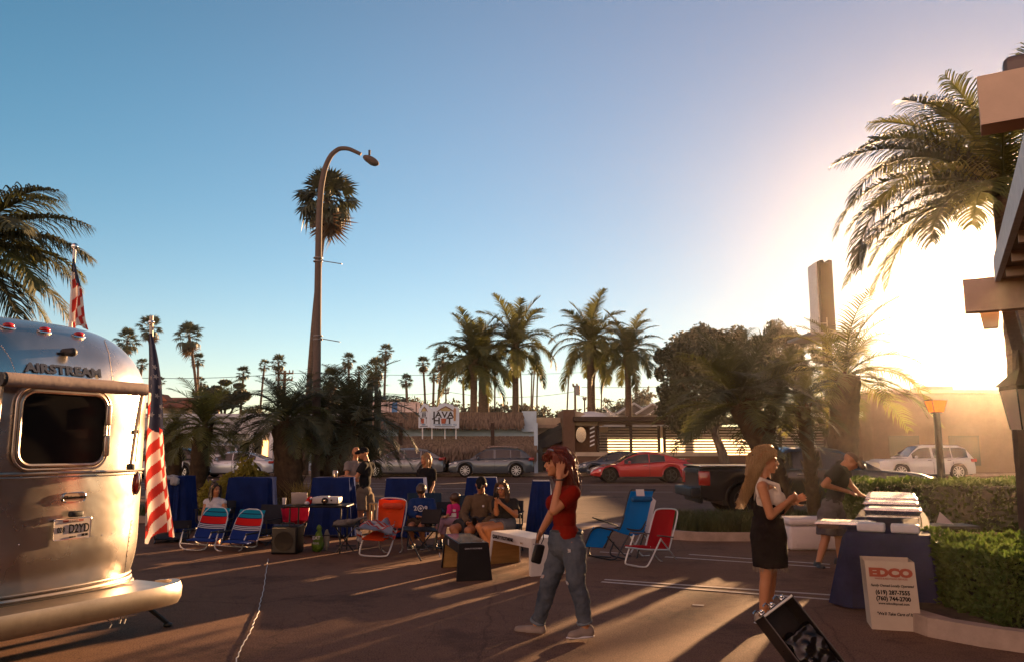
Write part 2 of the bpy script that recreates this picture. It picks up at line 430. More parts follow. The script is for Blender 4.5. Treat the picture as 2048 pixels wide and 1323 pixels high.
# painted lines
def line(a, b, wd, z=0.006, name='painted_line'):
    a = Vector((a[0], a[1], z)); b = Vector((b[0], b[1], z)); d = (b-a).normalized(); s = Vector((-d.y, d.x, 0))*wd/2
    g = MB(); n = max(2, int((b-a).length/0.5)); jt = random.Random(int(a.x*100))
    ps = [a+(b-a)*i/n for i in range(n+1)]
    vs = []
    for p in ps: k = 1+jt.uniform(-.08, .08); vs += [p-s*k, p+s*k]
    g.add(vs, [(2*i, 2*i+2, 2*i+3, 2*i+1) for i in range(n)]); return g.build(name, M_PAINT, kind='structure')
ld = Vector((2.45, -1.29)).normalized(); lnrm = Vector((ld.y, -ld.x))
def lotline(px0, px1, off=0.0, w_=0.075):
    a = G(*px0); b = G(*px1); d = Vector((b.x-a.x, b.y-a.y)).normalized(); n_ = Vector((-d.y, d.x))*off
    line((a.x+n_.x, a.y+n_.y), (b.x+n_.x, b.y+n_.y), w_)
lotline((1203, 1163), (1692, 1201)); lotline((1209, 1158.5), (1692, 1191.5))
lotline((1330, 1113), (1660, 1134.5)); lotline((1378, 1108), (1660, 1128))
lotline((1200, 1103), (1260, 1107), 0, 0.06)
lotline((1385, 1209), (1408, 1210.5), 0, 0.06)
line((-30, 36.8), (1.6, 36.8), 0.16); line((-30, 32.2), (-0.8, 32.2), 0.14); line((-30, 34.4), (-3.0, 34.4), 0.13)
line((1.8, 35.4), (9.0, 35.4), 0.16); line((9.8, 37.4), (14, 37.4), 0.16); line((2.9, 29.9), (5.9, 29.8), 0.12)
line((5.2, 35.4), (16, 35.4), 0.16, 0.0075) if False else None

# power cord lying across the lot
cordp = [(536, 1118), (534, 1133), (531, 1150), (529, 1166), (527, 1182), (522, 1198), (519, 1212), (517, 1227), (508, 1243), (505, 1255), (497, 1272), (487, 1287), (480, 1303), (474, 1318), (466, 1345), (455, 1380), (450, 1430)]
g = MB(); P_ = [G(*p)+Vector((0, 0, 0.012)) for p in cordp]
fine = []
for i in range(len(P_)-1):
    for k in range(4):
        q = P_[i].lerp(P_[i+1], k/4); q.x += 0.006*math.sin(i*2.3+k*1.9); fine.append(q)
g.tube(fine, 0.0045, 6); tag(g.build('power_cord', mat('cord_white', (0.55, 0.52, 0.5), 0.5, var=0.05), smooth=True), 'thin pale power cord snaking over the asphalt between the trailer and the benches', 'cord')
# the cord's dark tape mat and a low black plug box
# ---------------------------------------------------------------- palms
M_FROND = mat('palm_frond', (0.065, 0.075, 0.018), 0.55, col2=(0.12, 0.12, 0.03), scale=3, trans=0.38)
M_FRONDD = mat('palm_frond_dark', (0.038, 0.046, 0.020), 0.6, col2=(0.065, 0.07, 0.03), scale=3, trans=0.22)
M_FRONDL = mat('palm_frond_light', (0.15, 0.16, 0.03), 0.5, col2=(0.24, 0.21, 0.05), scale=3, trans=0.5)
M_DEAD = mat('palm_dead', (0.14, 0.085, 0.04), 0.8, col2=(0.08, 0.05, 0.03), scale=3, trans=0.2)
M_TRUNK = mat('palm_trunk', (0.16, 0.11, 0.075), 0.9, col2=(0.09, 0.062, 0.045), scale=3, bump=0.5, stretch=(1, 1, 5))
M_SHAG = mat('shaggy_trunk', (0.10, 0.065, 0.035), 0.95, col2=(0.055, 0.036, 0.022), scale=9, bump=0.8)
M_BARK = mat('bark', (0.10, 0.075, 0.055), 0.95, var=0.35, scale=5, bump=0.6, stretch=(1, 1, 0.3))
def frond_mesh(name, L, e0, droop, m, pairs=46, ll=0.34, lw=0.022, hang=0.5, seed=0, segs=2, twist=0.0, rr=0.02, fwd=0.55, start=0.12, ragged=0.12):
    """pinnate frond growing along +X; e0 start elevation (deg), droop total bend (deg)"""
    r_ = random.Random(seed); g = MB(); N_ = 14; pts = []; dirs = []; p = Vector((0, 0, 0)); sw = r_.uniform(-.12, .12)
    for i in range(N_+1):
        t = i/N_; a = R(e0 - droop*(t**1.25)); d = Vector((math.cos(a), sw*t, math.sin(a))).normalized()
        pts.append(p.copy()); dirs.append(d); p = p+d*(L/N_)
    g.tube(pts, [rr*(1-0.85*i/N_) for i in range(N_+1)], 4)
    for i in range(pairs):
        t = start+(1-start)*(i+0.5)/pairs; f = t*N_; k = min(N_-1, int(f)); q = pts[k].lerp(pts[k+1], f-k); d = dirs[k]
        side = Vector((0, 1, 0)); side = (side-d*side.dot(d)).normalized(); up = side.cross(d)*-1
        if up.z < 0 and abs(d.z) < .9: up = -up
        prof = math.sin(math.pi*min(1, (t-start)/(1-start)*0.80+0.16))**0.7
        for s in (-1, 1):
            if r_.random() < 0.04: continue
            l = ll*L*prof*(1+r_.uniform(-ragged, ragged)); fw = fwd+0.35*t+r_.uniform(-.08, .08)
            dd = (side*s+d*fw+up*(0.30+r_.uniform(-.15, .15))).normalized(); w_ = lw*(1+r_.uniform(-.2, .2))
            wv = (d-dd*d.dot(dd)).normalized()*w_; pr = [q-wv*0.5, q+wv*0.5]; c = q; vs = list(pr); fs = []
            for j in range(segs):
                dd = (dd+Vector((0, 0, -hang*(j+0.6)/segs*(0.8+r_.random()*.5)))).normalized(); c = c+dd*(l/segs)
                if j == segs-1: vs.append(c); n = len(vs); fs.append((n-3, n-2, n-1))
                else:
                    kk = 0.8; vs += [c-wv*0.5*kk, c+wv*0.5*kk]; n = len(vs); fs.append((n-4, n-3, n-1, n-2))
            g.add(vs, fs)
    return g.mesh(name, m)
def fan_mesh(name, m, pet=1.1, rad=0.75, n=18, droop=0.25, seed=0, hangtips=0.25):
    r_ = random.Random(seed); g = MB(); P2 = Vector((pet, 0, -droop*pet*0.4)); g.tube([(0, 0, 0), (pet*0.5, 0, 0.04), P2], [0.03, 0.022, 0.015], 4)
    for i in range(n):
        a = R(-118+236*(i+0.5)/n)+r_.uniform(-.05, .05); l = rad*(0.75+0.25*math.cos(a*0.6))*(1+r_.uniform(-.12, .08))
        d = Vector((math.cos(a), math.sin(a), 0.10-droop)); s = Vector((-math.sin(a), math.cos(a), 0))
        w_ = rad*math.sin(R(118)/n)*0.62; m1 = P2+d*l*0.6; tp = P2+d*l+Vector((0, 0, -hangtips*l*(0.6+r_.random()*.8)))
        m1 = m1+Vector((0, 0, r_.uniform(-.03, .03)))
        g.add([P2, m1-s*w_, m1+s*w_, tp], [(0, 1, 2), (1, 3, 2)])
    return g.mesh(name, m)
def obj_from(me, name, parent, loc=(0, 0, 0), rot=(0, 0, 0), sc=1.0):
    o = bpy.data.objects.new(name, me); COL.objects.link(o); o.parent = parent; o.location = loc; o.rotation_euler = rot
    o.scale = sc if isinstance(sc, (tuple, list)) else (sc,)*3
    return o
def trunk_mesh(h, r0, r1, bend=(0, 0), n=10, rings=0.0, shag=0.0, seed=0, m=None, segs=None):
    r_ = random.Random(seed); segs = segs or max(8, int(h*5)); pts = []; rs = []
    for i in range(segs+1):
        t = i/segs; pts.append(Vector((bend[0]*(t*t), bend[1]*(t*t), h*t))); r = r0+(r1-r0)*(t**0.6)
        rs.append(r*(1+rings*(1 if i % 2 else -1)+r_.uniform(-.02, .02)))
    g = MB(); g.tube(pts, rs, n)
    if shag:
        for i in range(int(h*70*shag)):
            t = r_.random(); a = r_.uniform(0, 2*math.pi); k = min(segs-1, int(t*segs)); q = pts[k].lerp(pts[k+1], t*segs-k); r = rs[k]*0.95
            o_2 = Vector((math.cos(a), math.sin(a), 0)); tn = Vector((-math.sin(a), math.cos(a), 0)); b0 = q+o_2*r
            l = r_.uniform(.10, .2); w_ = r_.uniform(.025, .05); tip = b0+o_2*r_.uniform(.04, .10)+Vector((0, 0, l))
            g.add([b0-tn*w_, b0+tn*w_, tip+tn*w_*.5, tip-tn*w_*.5, b0-Vector((0, 0, .05))], [(0, 1, 2, 3), (4, 1, 0)])
    return g.mesh('trunk', m or M_TRUNK, True), pts[-1]

# --- queen palms across the street (crowns 9-11 m up)
Q_M = [frond_mesh('frond', 3.7, e, dr, M_FROND, 60, 0.27, 0.058, hg, s, 2, rr=0.05) for s, (e, dr, hg) in enumerate(((80, 42, .3), (72, 75, .4), (58, 95, .5), (50, 110, .6), (34, 125, .75), (22, 120, .85), (2, 95, .9), (-20, 72, .9)))]
def queen(px, base_y, crown_y, label, h_scale=1.0, Y=53.0, bend=(0, 0), seed=0, n=29, wtr=0.19, trunk_px=None, spread=1.0):
    top = at(px, crown_y, Y); gz = 0.10; h = top.z-gz; t = thing('queen_palm', label, 'palm', (top.x-bend[0], Y, gz), 0, 'feathery queen palms behind the thatched building')
    me, tp = trunk_mesh(h, wtr*1.25, wtr*0.85, bend, 10, 0.02, seed=seed, segs=22); obj_from(me, 'trunk', t)
    cs = MB(); cs.lathe([(wtr*.8, -0.7), (wtr*1.5, -0.2), (wtr*1.1, .25), (0.02, .9)], 10); cs.build('crownshaft', mat('crownshaft', (0.15, 0.11, 0.06), 0.8, var=.3), t, True).location = tp
    r_ = random.Random(seed+50); az0 = r_.uniform(0, 6)
    for i in range(n):
        k = i/n; mi = min(7, int(k*7.4+r_.random()*.6)); az = az0+i*2.39996+r_.uniform(-.15, .15)
        obj_from(Q_M[mi], 'frond', t, (tp.x, tp.y, tp.z+0.25*(1-k)-0.15*k), (r_.uniform(-.15, .15), 0, az), (spread*h_scale*r_.uniform(.88, 1.08),)*3)
    return t
queen(948, 0, 729, 'leftmost queen palm above the thatched roof', .98, 53, seed=1, wtr=.26)
queen(968, 0, 717, 'thick trunked queen palm with a dense crown, second over the thatched roof', .80, 55, seed=2, wtr=.40, spread=.95)
queen(1031, 0, 697, 'queen palm with a tall upright spear frond, right of the thick trunked one', .98, 54, seed=3, wtr=.24)
queen(1181, 0, 692, 'queen palm behind the white dome with drooping lower fronds', 1.02, 54, seed=14, wtr=.29)
queen(1255, 0, 712, 'queen palm beside the big round tree, right of the one behind the dome', .90, 53, seed=5, wtr=.23)

# --- fan palms on the skyline
FAN = [fan_mesh('fan_leaf', M_FRONDD, 1.0, .85, 14, d, s, ht) for s, (d, ht) in enumerate(((.0, .2), (.25, .35), (.5, .5)))]
FAND = [fan_mesh('fan_leaf', M_DEAD, .8, .8, 12, d, s+9, .8) for s, d in enumerate((.9, 1.2))]
def fan_palm(px, top_y, crown_px, Y, label, n=26, lean=0.0, skirt=0, seed=0, base_z=0.0, tr=0.16, group='tall fan palms on the skyline'):
    c = at(px, top_y+crown_px*0.45, Y); s = crown_px/2/1600*Y/1.75; t = thing('fan_palm', label, 'palm', (c.x-lean, Y, base_z), 0, group)
    me, tp = trunk_mesh(c.z-base_z, tr*1.3, tr*.8, (lean, 0), 7, 0.0, seed=seed, segs=10); obj_from(me, 'trunk', t)
    r_ = random.Random(seed*7+1)
    for i in range(n):
        k = i/n; el = 78-k*120; az = i*2.39996+r_.uniform(-.2, .2); me_ = FAN[0 if k < .4 else (1 if k < .75 else 2)]
        obj_from(me_, 'fan_leaf', t, tp, (r_.uniform(-.3, .3), -R(el+r_.uniform(-8, 8)), az), s*r_.uniform(.85, 1.1))
    for i in range(skirt):
        az = i*2.39996+r_.uniform(-.3, .3); obj_from(FAND[i % 2], 'fan_leaf', t, tp-Vector((0, 0, .25*s*(1+i/6))), (r_.uniform(-.3, .3), R(50+r_.uniform(-12, 30)), az), s*r_.uniform(.8, 1.05))
    return t
FP = [  # px, top y, crown width px, distance, lean, skirt
 (255, 655, 58, 95, 0, 4, 'fan palm left of the trailer flag, lower of the pair above the curved roof'),
 (301, 630, 56, 90, 0, 5, 'fan palm whose crown shows right behind the tip of the trailer flag'),
 (378, 643, 64, 80, -1.6, 6, 'tall fan palm with a bent trunk and hanging dead leaves right of the flag'),
 (396, 705, 34, 95, 0, 0, 'small fan palm just behind the bent tall one'),
 (402, 752, 26, 100, 0, 0, 'short fan palm in front of the round tree on its left edge'),
 (487, 731, 34, 95, 0, 0, 'fan palm standing out over the round tree'),
 (529, 717, 30, 105, 0, 0, 'thin fan palm, left one of the close pair beside the utility pole'),
 (557, 707, 38, 98, 0, 2, 'fan palm directly behind the utility pole with two crossarms'),
 (697, 704, 34, 100, 0, 4, 'fan palm with a full brown skirt right of the street lamp'),
 (718, 731, 24, 110, 0, 0, 'small fan palm between the skirted palm and the leaning bushy palm'),
 (772, 686, 36, 95, .0, 5, 'highest fan palm right of the street lamp post'),
 (752, 712, 52, 88, .0, 22, 'shaggy fan palm with a thick skirt of dead leaves'),
 (660, 735, 44, 90, 0, 20, 'shaggy fan palm partly hidden by the lamp post'),
 (812, 747, 32, 80, 0, 0, 'short fan palm just left of the coffee shop sign'),
 (846, 711, 34, 100, 0, 4, 'fan palm with brown leaves rising above the coffee shop sign'),
 (886, 690, 54, 85, 0, 6, 'fan palm tangled behind the leftmost queen palm'),
 (926, 742, 26, 100, 0, 2, 'small fan palm behind the leftmost queen palm trunk'),
 (990, 725, 22, 105, 0, 8, 'narrow fan palm with a beard of dead leaves between queen palm trunks'),
 (1039, 702, 22, 110, 0, 0, 'fan palm peeping behind the spear frond queen palm'),
 (1064, 732, 20, 120, 0, 0, 'lowest of the three thin fan palms in the gap'),
 (1070, 716, 20, 118, 0, 0, 'middle of the three thin fan palms in the gap'),
 (1076, 714, 20, 122, .3, 0, 'rightmost of the three thin fan palms in the gap'),
 (1138, 737, 18, 120, .5, 0, 'small thin fan palm standing alone left of the transformer pole'),
 (1204, 742, 16, 125, .3, 0, 'faint thin fan palm behind the trunk of the queen palm over the dome'),
 (1274, 750, 18, 115, 0, 0, 'small fan palm tucked against the big round tree'),
 (1193, 700, 36, 70, .8, 6, 'fan palm with a leaning trunk just right of the dome'),
 (284, 715, 30, 80, 0, 0, 'low fan palm at the edge of the curved trailer roof'),
 (322, 752, 22, 110, 0, 0, 'little fan palm right of the star field of the flag'),
 (650, 770, 26, 85, 0, 6, 'low brownish fan palm at the foot of the skyline right of the lamp post'),
 (868, 735, 30, 90, 0, 2, 'fan palm low among the queen palm fronds'),
]
for i, (px, ty, cw, Y, ln, sk, lb) in enumerate(FP):
    fan_palm(px, ty, cw, Y, lb, 24 if cw > 30 else 16, ln or random.Random(i).uniform(-.7, .7), sk, i, 0, 0.16 if cw > 25 else 0.13)
# tall fan palm right behind the street lamp
t = fan_palm(655, 338, 134, 46, 'tall shaggy fan palm whose crown hangs right behind the street lamp', 54, .75, 9, 77, 0.1, .17, None)

# --- round trees and leafy crowns
def leaf_cloud(g, c, r, n, size, r_, hollow=0.55, flat=1.0):
    for i in range(n):
        v = Vector((r_.gauss(0, 1), r_.gauss(0, 1), r_.gauss(0, 1))).normalized(); k = hollow+(1-hollow)*r_.random()**.6
        p = Vector(c)+Vector((v.x*r[0], v.y*r[1], v.z*r[2]*flat))*k
        a = Vector((r_.gauss(0, 1), r_.gauss(0, 1), r_.gauss(0, 1))).normalized(); b = a.cross(Vector((r_.gauss(0, 1), r_.gauss(0, 1), r_.gauss(0, 1)))).normalized()
        s = size*r_.uniform(.5, 1.3); g.add([p-a*s, p+b*s*.45, p+a*s, p-b*s*.45], [(0, 1, 2, 3)])
def tree(name, label, cat, px, base_z, Y, lobes, n, size, m, group=None, trunk_r=.25, seed=0, trunkpx=None):
    """lobes in photo pixels: (px, py, rx_px, ry_px, dy)"""
    r_ = random.Random(seed); b = at(px, 900, Y); t = thing(name, label, cat, (b.x, Y, base_z), 0, group); g = MB(); cs = []
    tot = sum(l[2]*l[3] for l in lobes)
    for (lx, ly, rx, ry, dy) in lobes:
        c = at(lx, ly, Y+dy); k = (Y+dy)/1600; cs.append(c)
        m_ = int(n*rx*ry/tot); sub = max(3, int(rx*ry/260))
        for j in range(sub):
            v = Vector((r_.gauss(0, 1), r_.gauss(0, 1), r_.gauss(0, 1))).normalized()*r_.uniform(.35, .8)
            cc = c+Vector((v.x*rx*k, v.y*rx*k*.8, v.z*ry*k)); q = r_.uniform(.28, .5)
            leaf_cloud(g, cc, (rx*k*q, rx*k*q, ry*k*q), m_//sub, size, r_, .2)
    g.build('crown', m, t, world=True)
    tb = MB(); top = sum(cs, Vector())/len(cs); b0 = Vector((b.x, Y, base_z)); mid = b0.lerp(top, .45)
    tb.tube([b0, b0.lerp(mid, .5)+Vector((.1, 0, 0)), mid], [trunk_r*1.2, trunk_r, trunk_r*.8], 8)
    for c in cs: tb.tube([mid, mid.lerp(c, .5)+Vector((0, 0, .3)), c], [trunk_r*.6, trunk_r*.35, trunk_r*.12], 5)
    tb.build('trunk', M_BARK, t, True, world=True); return t
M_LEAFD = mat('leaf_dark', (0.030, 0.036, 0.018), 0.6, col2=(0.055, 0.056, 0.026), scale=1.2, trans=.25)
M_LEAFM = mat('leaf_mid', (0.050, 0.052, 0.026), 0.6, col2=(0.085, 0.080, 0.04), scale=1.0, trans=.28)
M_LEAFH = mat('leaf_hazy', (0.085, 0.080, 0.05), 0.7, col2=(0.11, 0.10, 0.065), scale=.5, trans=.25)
tree('street_tree', 'big dark round tree drooping over the slatted fence', 'tree', 1452, .13, 47.2,
     [(1365, 740, 62, 70, 0), (1350, 800, 55, 62, 1), (1420, 725, 70, 60, 1.5), (1400, 800, 60, 60, 0), (1460, 790, 66, 60, 1), (1372, 845, 42, 42, -.5), (1500, 740, 60, 55, 2), (1330, 725, 30, 38, 0)], 26000, .14, M_LEAFD, trunk_r=.28, seed=3)
tree('street_tree', 'taller wispy tree whose hazy top rises behind the big dark round tree', 'tree', 1500, 0, 62,
     [(1400, 690, 60, 48, 0), (1460, 680, 50, 45, 0), (1520, 675, 55, 42, 0), (1580, 690, 42, 48, 2), (1560, 740, 70, 70, 1), (1440, 730, 90, 60, 0), (1620, 720, 40, 50, 0)], 24000, .17, M_LEAFM, trunk_r=.3, seed=4)
tree('round_tree', 'wide round topped tree on the left skyline behind thin palm trunks', 'tree', 445, 0, 88,
     [(440, 795, 52, 32, 0), (475, 800, 38, 32, 0), (415, 810, 34, 28, 0), (455, 775, 40, 18, 0)], 9000, .22, M_LEAFM, trunk_r=.4, seed=5)
# leafy skyline bushes and far wood
def wood(name, spots, Y, n, size, m, seed):
    r_ = random.Random(seed); g = MB()
    for (px, py, rx, ry) in spots:
        c = at(px, py, Y+r_.uniform(-3, 3)); k = Y/1600
        for j in range(4):
            v = Vector((r_.uniform(-.6, .6)*rx*k, r_.uniform(-1, 1), r_.uniform(-.5, .4)*ry*k)); leaf_cloud(g, c+v, (rx*k*.55, 2, ry*k*.6), int(n*rx*ry/2000/4), size, r_, .1)
        g.box((c.x, c.y+1.5, c.z-3*ry*k), (rx*k*1.3, 2, 5*ry*k))
    return g.build(name, m, kind='stuff')
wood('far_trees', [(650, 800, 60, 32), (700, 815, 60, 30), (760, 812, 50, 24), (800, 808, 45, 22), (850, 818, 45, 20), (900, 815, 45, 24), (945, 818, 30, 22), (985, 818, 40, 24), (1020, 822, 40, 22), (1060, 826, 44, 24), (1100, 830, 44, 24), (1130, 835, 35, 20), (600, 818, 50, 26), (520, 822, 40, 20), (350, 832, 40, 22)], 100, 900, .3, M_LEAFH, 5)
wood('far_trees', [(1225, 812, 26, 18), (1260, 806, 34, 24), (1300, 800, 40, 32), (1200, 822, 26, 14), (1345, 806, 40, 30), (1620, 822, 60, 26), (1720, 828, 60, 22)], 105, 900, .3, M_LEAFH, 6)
# ---------------------------------------------------------------- buildings across the street
M_WALLW = mat('white_render', (0.55, 0.56, 0.58), 0.85, var=.08, scale=1.5)
M_WALLB = mat('pale_blue_render', (0.42, 0.52, 0.60), 0.85, var=.08, scale=1.5)
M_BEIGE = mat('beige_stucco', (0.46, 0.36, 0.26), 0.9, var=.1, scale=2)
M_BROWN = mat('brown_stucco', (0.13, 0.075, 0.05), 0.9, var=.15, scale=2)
M_WOODD = mat('dark_timber', (0.055, 0.035, 0.026), 0.8, var=.25, scale=4, stretch=(1, 6, 6))
M_THATCH = mat('thatch', (0.24, 0.17, 0.12), 0.95, col2=(0.06, 0.042, 0.034), scale=4, detail=8, stretch=(3, 1, .5))
M_THATCHD = mat('thatch_core', (0.075, 0.052, 0.038), 0.95, var=.4, scale=7)
M_DARK = mat('dark_opening', (0.012, 0.011, 0.011), 0.5, var=0)
M_GLASSD = mat('dark_glass', (0.02, 0.022, 0.025), 0.08, var=0, spec=.6)
M_ROOFG = mat('grey_shingle', (0.22, 0.19, 0.17), 0.9, var=.15, scale=4)
M_TILE = mat('red_tile', (0.34, 0.12, 0.06), 0.85, var=.2, scale=6)
M_WHITEP = mat('white_paint', (0.74, 0.72, 0.70), 0.6, var=.05)
M_GREYM = mat('grey_metal', (0.20, 0.19, 0.19), 0.5, metal=.6, var=.1)
M_BLACK = mat('black_plastic', (0.015, 0.014, 0.014), 0.5, var=.1)
def wall_px(g, x0, x1, y0, y1, Y, depth, zb=None):
    """box whose front face spans the given photo pixels at distance Y"""
    a = at(x0, y1, Y); b = at(x1, y0, Y); z0 = a.z if zb is None else zb
    xa = at(x0, (y0+y1)/2, Y).x; xb = at(x1, (y0+y1)/2, Y).x
    g.box(((xa+xb)/2, Y+depth/2, (z0+b.z)/2), (xb-xa, depth, b.z-z0)); return xa, xb, z0, b.z
def straw(g, x0, x1, z_top, z_bot, y_top, y_bot, n, r_, l=(.35, .8), w_=.045):
    for i in range(n):
        t = r_.random(); x = r_.uniform(x0, x1); y = y_top+(y_bot-y_top)*t; z = z_top+(z_bot-z_top)*t; q = r_.uniform(*l)
        dx = r_.uniform(-.12, .12); a = Vector((x, y-.03, z+.05)); b = Vector((x+dx, y-.06-r_.uniform(.0, .10)+(y_bot-y_top)*.15, z-q)); s = Vector((w_*r_.uniform(.5, 1.3), r_.uniform(-.02, .02), 0))
        g.add([a-s, a+s, b+s*.3, b-s*.3], [(0, 1, 2, 3)])
t = thing('coffee_shop', 'low thatched coffee shop with two tiers of shaggy straw roofing behind the parked cars', 'building', (-8, 49, .13))
g = MB(); wall_px(g, 690, 1072, 826, 950, 50.2, 8, .13); g.build('wall', M_WALLB, t, world=True)
r_ = random.Random(11); k = 49/1600
zt0, zt1 = at(900, 824, 49.6).z, at(900, 848, 49.6).z; zb0, zb1 = at(900, 872, 48.9).z, at(900, 900, 47.6).z
xa, xb, xc = at(700, 850, 49.6).x, at(1046, 850, 49.6).x, at(1072, 880, 48).x
g = MB(); straw(g, xa, xb, zt0, zt1+.1, 49.9, 49.35, 5200, r_, (.2, .5), .07); g.box(((xa+xb)/2, 49.9, (zt0+zt1)/2), (xb-xa, .5, zt0-zt1)); tag(g.build('thatch_parapet', M_THATCH, t, world=True), kind='stuff')
g = MB(); straw(g, xa-1, xc, zb0, zb1+.2, 49.5, 47.7, 7500, r_, (.3, 1.0), .075); tag(g.build('thatch_awning', M_THATCH, t, world=True), kind='stuff')
g = MB(); g.prism([(49.9, zb0-.15), (47.75, zb1+.05), (47.75, zb1-.12), (49.9, zb0-.5)], ((xa+xc)/2-.5, 0, 0), (0, 1, 0), (0, 0, 1), xc-xa+1); g.build('awning_roof', M_THATCHD, t, world=True)
for px in (720, 800, 985, 1072):
    q = at(px, 930, 47.95); g = MB(); g.box((q.x, 47.95, 1.6), (.22, .22, 2.95)); g.build('post', M_WALLB if px == 1072 else M_WOODD, t, world=True)
for (x0, x1, y0, y1) in ((706, 790, 884, 945), (835, 900, 890, 946), (925, 1000, 890, 946)):
    g = MB(); wall_px(g, x0, x1, y0, y1, 50.1, .12); g.build('window', M_GLASSD, t, world=True)
g = MB(); q = at(1052, 905, 50.1); pts = [(math.cos(R(a))*1.05, math.sin(R(a))*1.05) for a in range(0, 181, 15)]+[(-1.05, -2.1), (1.05, -2.1)]
g.prism(pts, (q.x, 50.08, q.z), (1, 0, 0), (0, 0, 1), .14); g.build('arched_door', M_DARK, t, world=True)
g = MB(); wall_px(g, 1044, 1073, 821, 862, 49.7, 5); g.build('end_wall', M_WALLB, t, world=True)
# railing on the roof, posts and panels
rail = thing('roof_railing', 'pinkish white railing with a blue panel on the roof left of the coffee shop sign', 'railing', (-9, 51, 3.9))
z0, z1 = at(790, 824, 51).z, at(790, 804, 51).z; x0, x1 = at(746, 815, 51).x, at(836, 815, 51).x; m_pk = mat('pink_paint', (0.55, 0.42, 0.38), .8, var=.08)
g = MB(); g.box(((x0+x1)/2, 51, z1), (x1-x0, .1, .07)); g.build('top_rail', m_pk, rail, world=True)
for i in range(19):
    g = MB(); x = x0+(x1-x0)*i/18; g.box((x, 51, (z0+z1)/2), (.16 if i % 6 else .26, .05, z1-z0)); g.build('picket', m_pk if i != 8 else mat('blue_panel', (.05, .14, .3), .6), rail, world=True)
g = MB(); g.box((x0+(x1-x0)*.49, 50.95, (z0+z1)/2), (.3, .06, z1-z0+.05)); g.build('blue_panel', mat('blue_panel', (.05, .14, .3), .6), rail, world=True)
# the sign: a folded white board with a shaped top
sg = thing('shop_sign', 'white folded sign board reading JAVA HUT with a straw roof and cup on it', 'sign', tuple(at(878, 858, 47.5)))
def signface(c0, c1, Yc0, Yc1, txs, big, nm):
    a = at(c0, 855, Yc0); b = at(c1, 855, Yc1); ax = Vector((b.x-a.x, b.y-a.y, 0)); W_ = ax.length; ax = ax/W_; top = at(c1 if big else c0, 812, 47.5).z-a.z
    prof = [(0, 0), (W_, 0), (W_, top*.94), (W_*.93, top), (W_*.82, top*1.0), (W_*.76, top*1.10), (W_*.60, top*1.12), (W_*.45, top*1.18), (W_*.30, top*1.10), (W_*.22, top*.97), (W_*.10, top*1.0), (0, top*.92)]
    g = MB(); g.prism(prof, a, ax, (0, 0, 1), .08); g.build(nm, mat('sign_white', (.58, .64, .70), .6, var=.06, scale=3), sg, world=True)
    n = ax.cross(Vector((0, 0, 1))); f = a+n*.045
    def P(u, v, dd=0): return f+ax*u*W_+Vector((0, 0, v*top))+n*dd
    g = MB(); o_ = P(.52, .84, .002); hw = .34*W_
    g.prism([(-hw, -.13), (-hw*.5, .10), (0, .24), (hw*.5, .10), (hw, -.13), (hw*.55, -.02), (0, .06), (-hw*.55, -.02)], o_, ax, (0, 0, 1), .02); g.build('painted_roof', mat('sign_brown', (.16, .07, .04), .7), sg, world=True)
    g = MB(); g.prism([(-hw*.5, .02), (0, .16), (hw*.5, .02), (hw*.45, -.06), (-hw*.45, -.06)], o_+n*.012, ax, (0, 0, 1), .02); g.build('painted_roof', mat('sign_straw', (.45, .36, .16), .7), sg, world=True)
    mk = mat('sign_ink', (.03, .025, .025), .6, var=0); s_ = top*.36
    w1 = W_*.62
    kx = 1.15 if big else .62; cu = .44 if big else .5
    put_text('JAVA', s_*1.08, P(cu, .61), ax, (0, 0, 1), mk, sg, extra=s_*.03, sx=kx)
    put_text('H', s_*1.12, P(cu-.23, .33), ax, (0, 0, 1), mk, sg, extra=s_*.035, sx=kx); put_text('T', s_*1.12, P(cu+.22, .33), ax, (0, 0, 1), mk, sg, extra=s_*.035, sx=kx)
    g = MB(); g.lathe([(.001, -.15), (.13, -.15), (.18, .15), (.001, .15)], 12, P(cu, .33, .01), Matrix(((1, 0, 0), (0, .12, 0), (0, 0, 1)))); g.build('cup', mat('sign_cup', (.35, .08, .03), .6), sg, True, world=True)
    if big:
        g = MB(); g.prism([(-.06, -.36), (.06, -.36), (.08, .3), (0, .46), (-.08, .3)], P(.84, .62, .012), ax, (0, 0, 1), .02); g.build('surfboard', mat('sign_board', (.42, .22, .10), .6), sg, world=True)
    put_text('COFFEE  ESPRESSO  TEA' if big else 'ESPRESSO', top*(.105), P(.5, .155), ax, (0, 0, 1), mat('sign_blue', (.15, .28, .42), .6, var=0), sg, extra=.004)
    g = MB(); g.box(P(.5, .07, .003), (W_*.7, .01, .04), Matrix((ax, -n, (0, 0, 1))).transposed()); g.build('underline', mk, sg, world=True)
signface(861, 918, 47.35, 47.7, 1, True, 'board'); signface(838, 860, 48.9, 47.38, 1, False, 'board')
for px in (845, 864, 890, 912):
    q = at(px, 858, 47.8); g = MB(); g.tube([(q.x, 47.9, q.z-.55), (q.x, 47.8, q.z+.1)], .04, 6); g.build('post', M_WHITEP, sg, world=True)

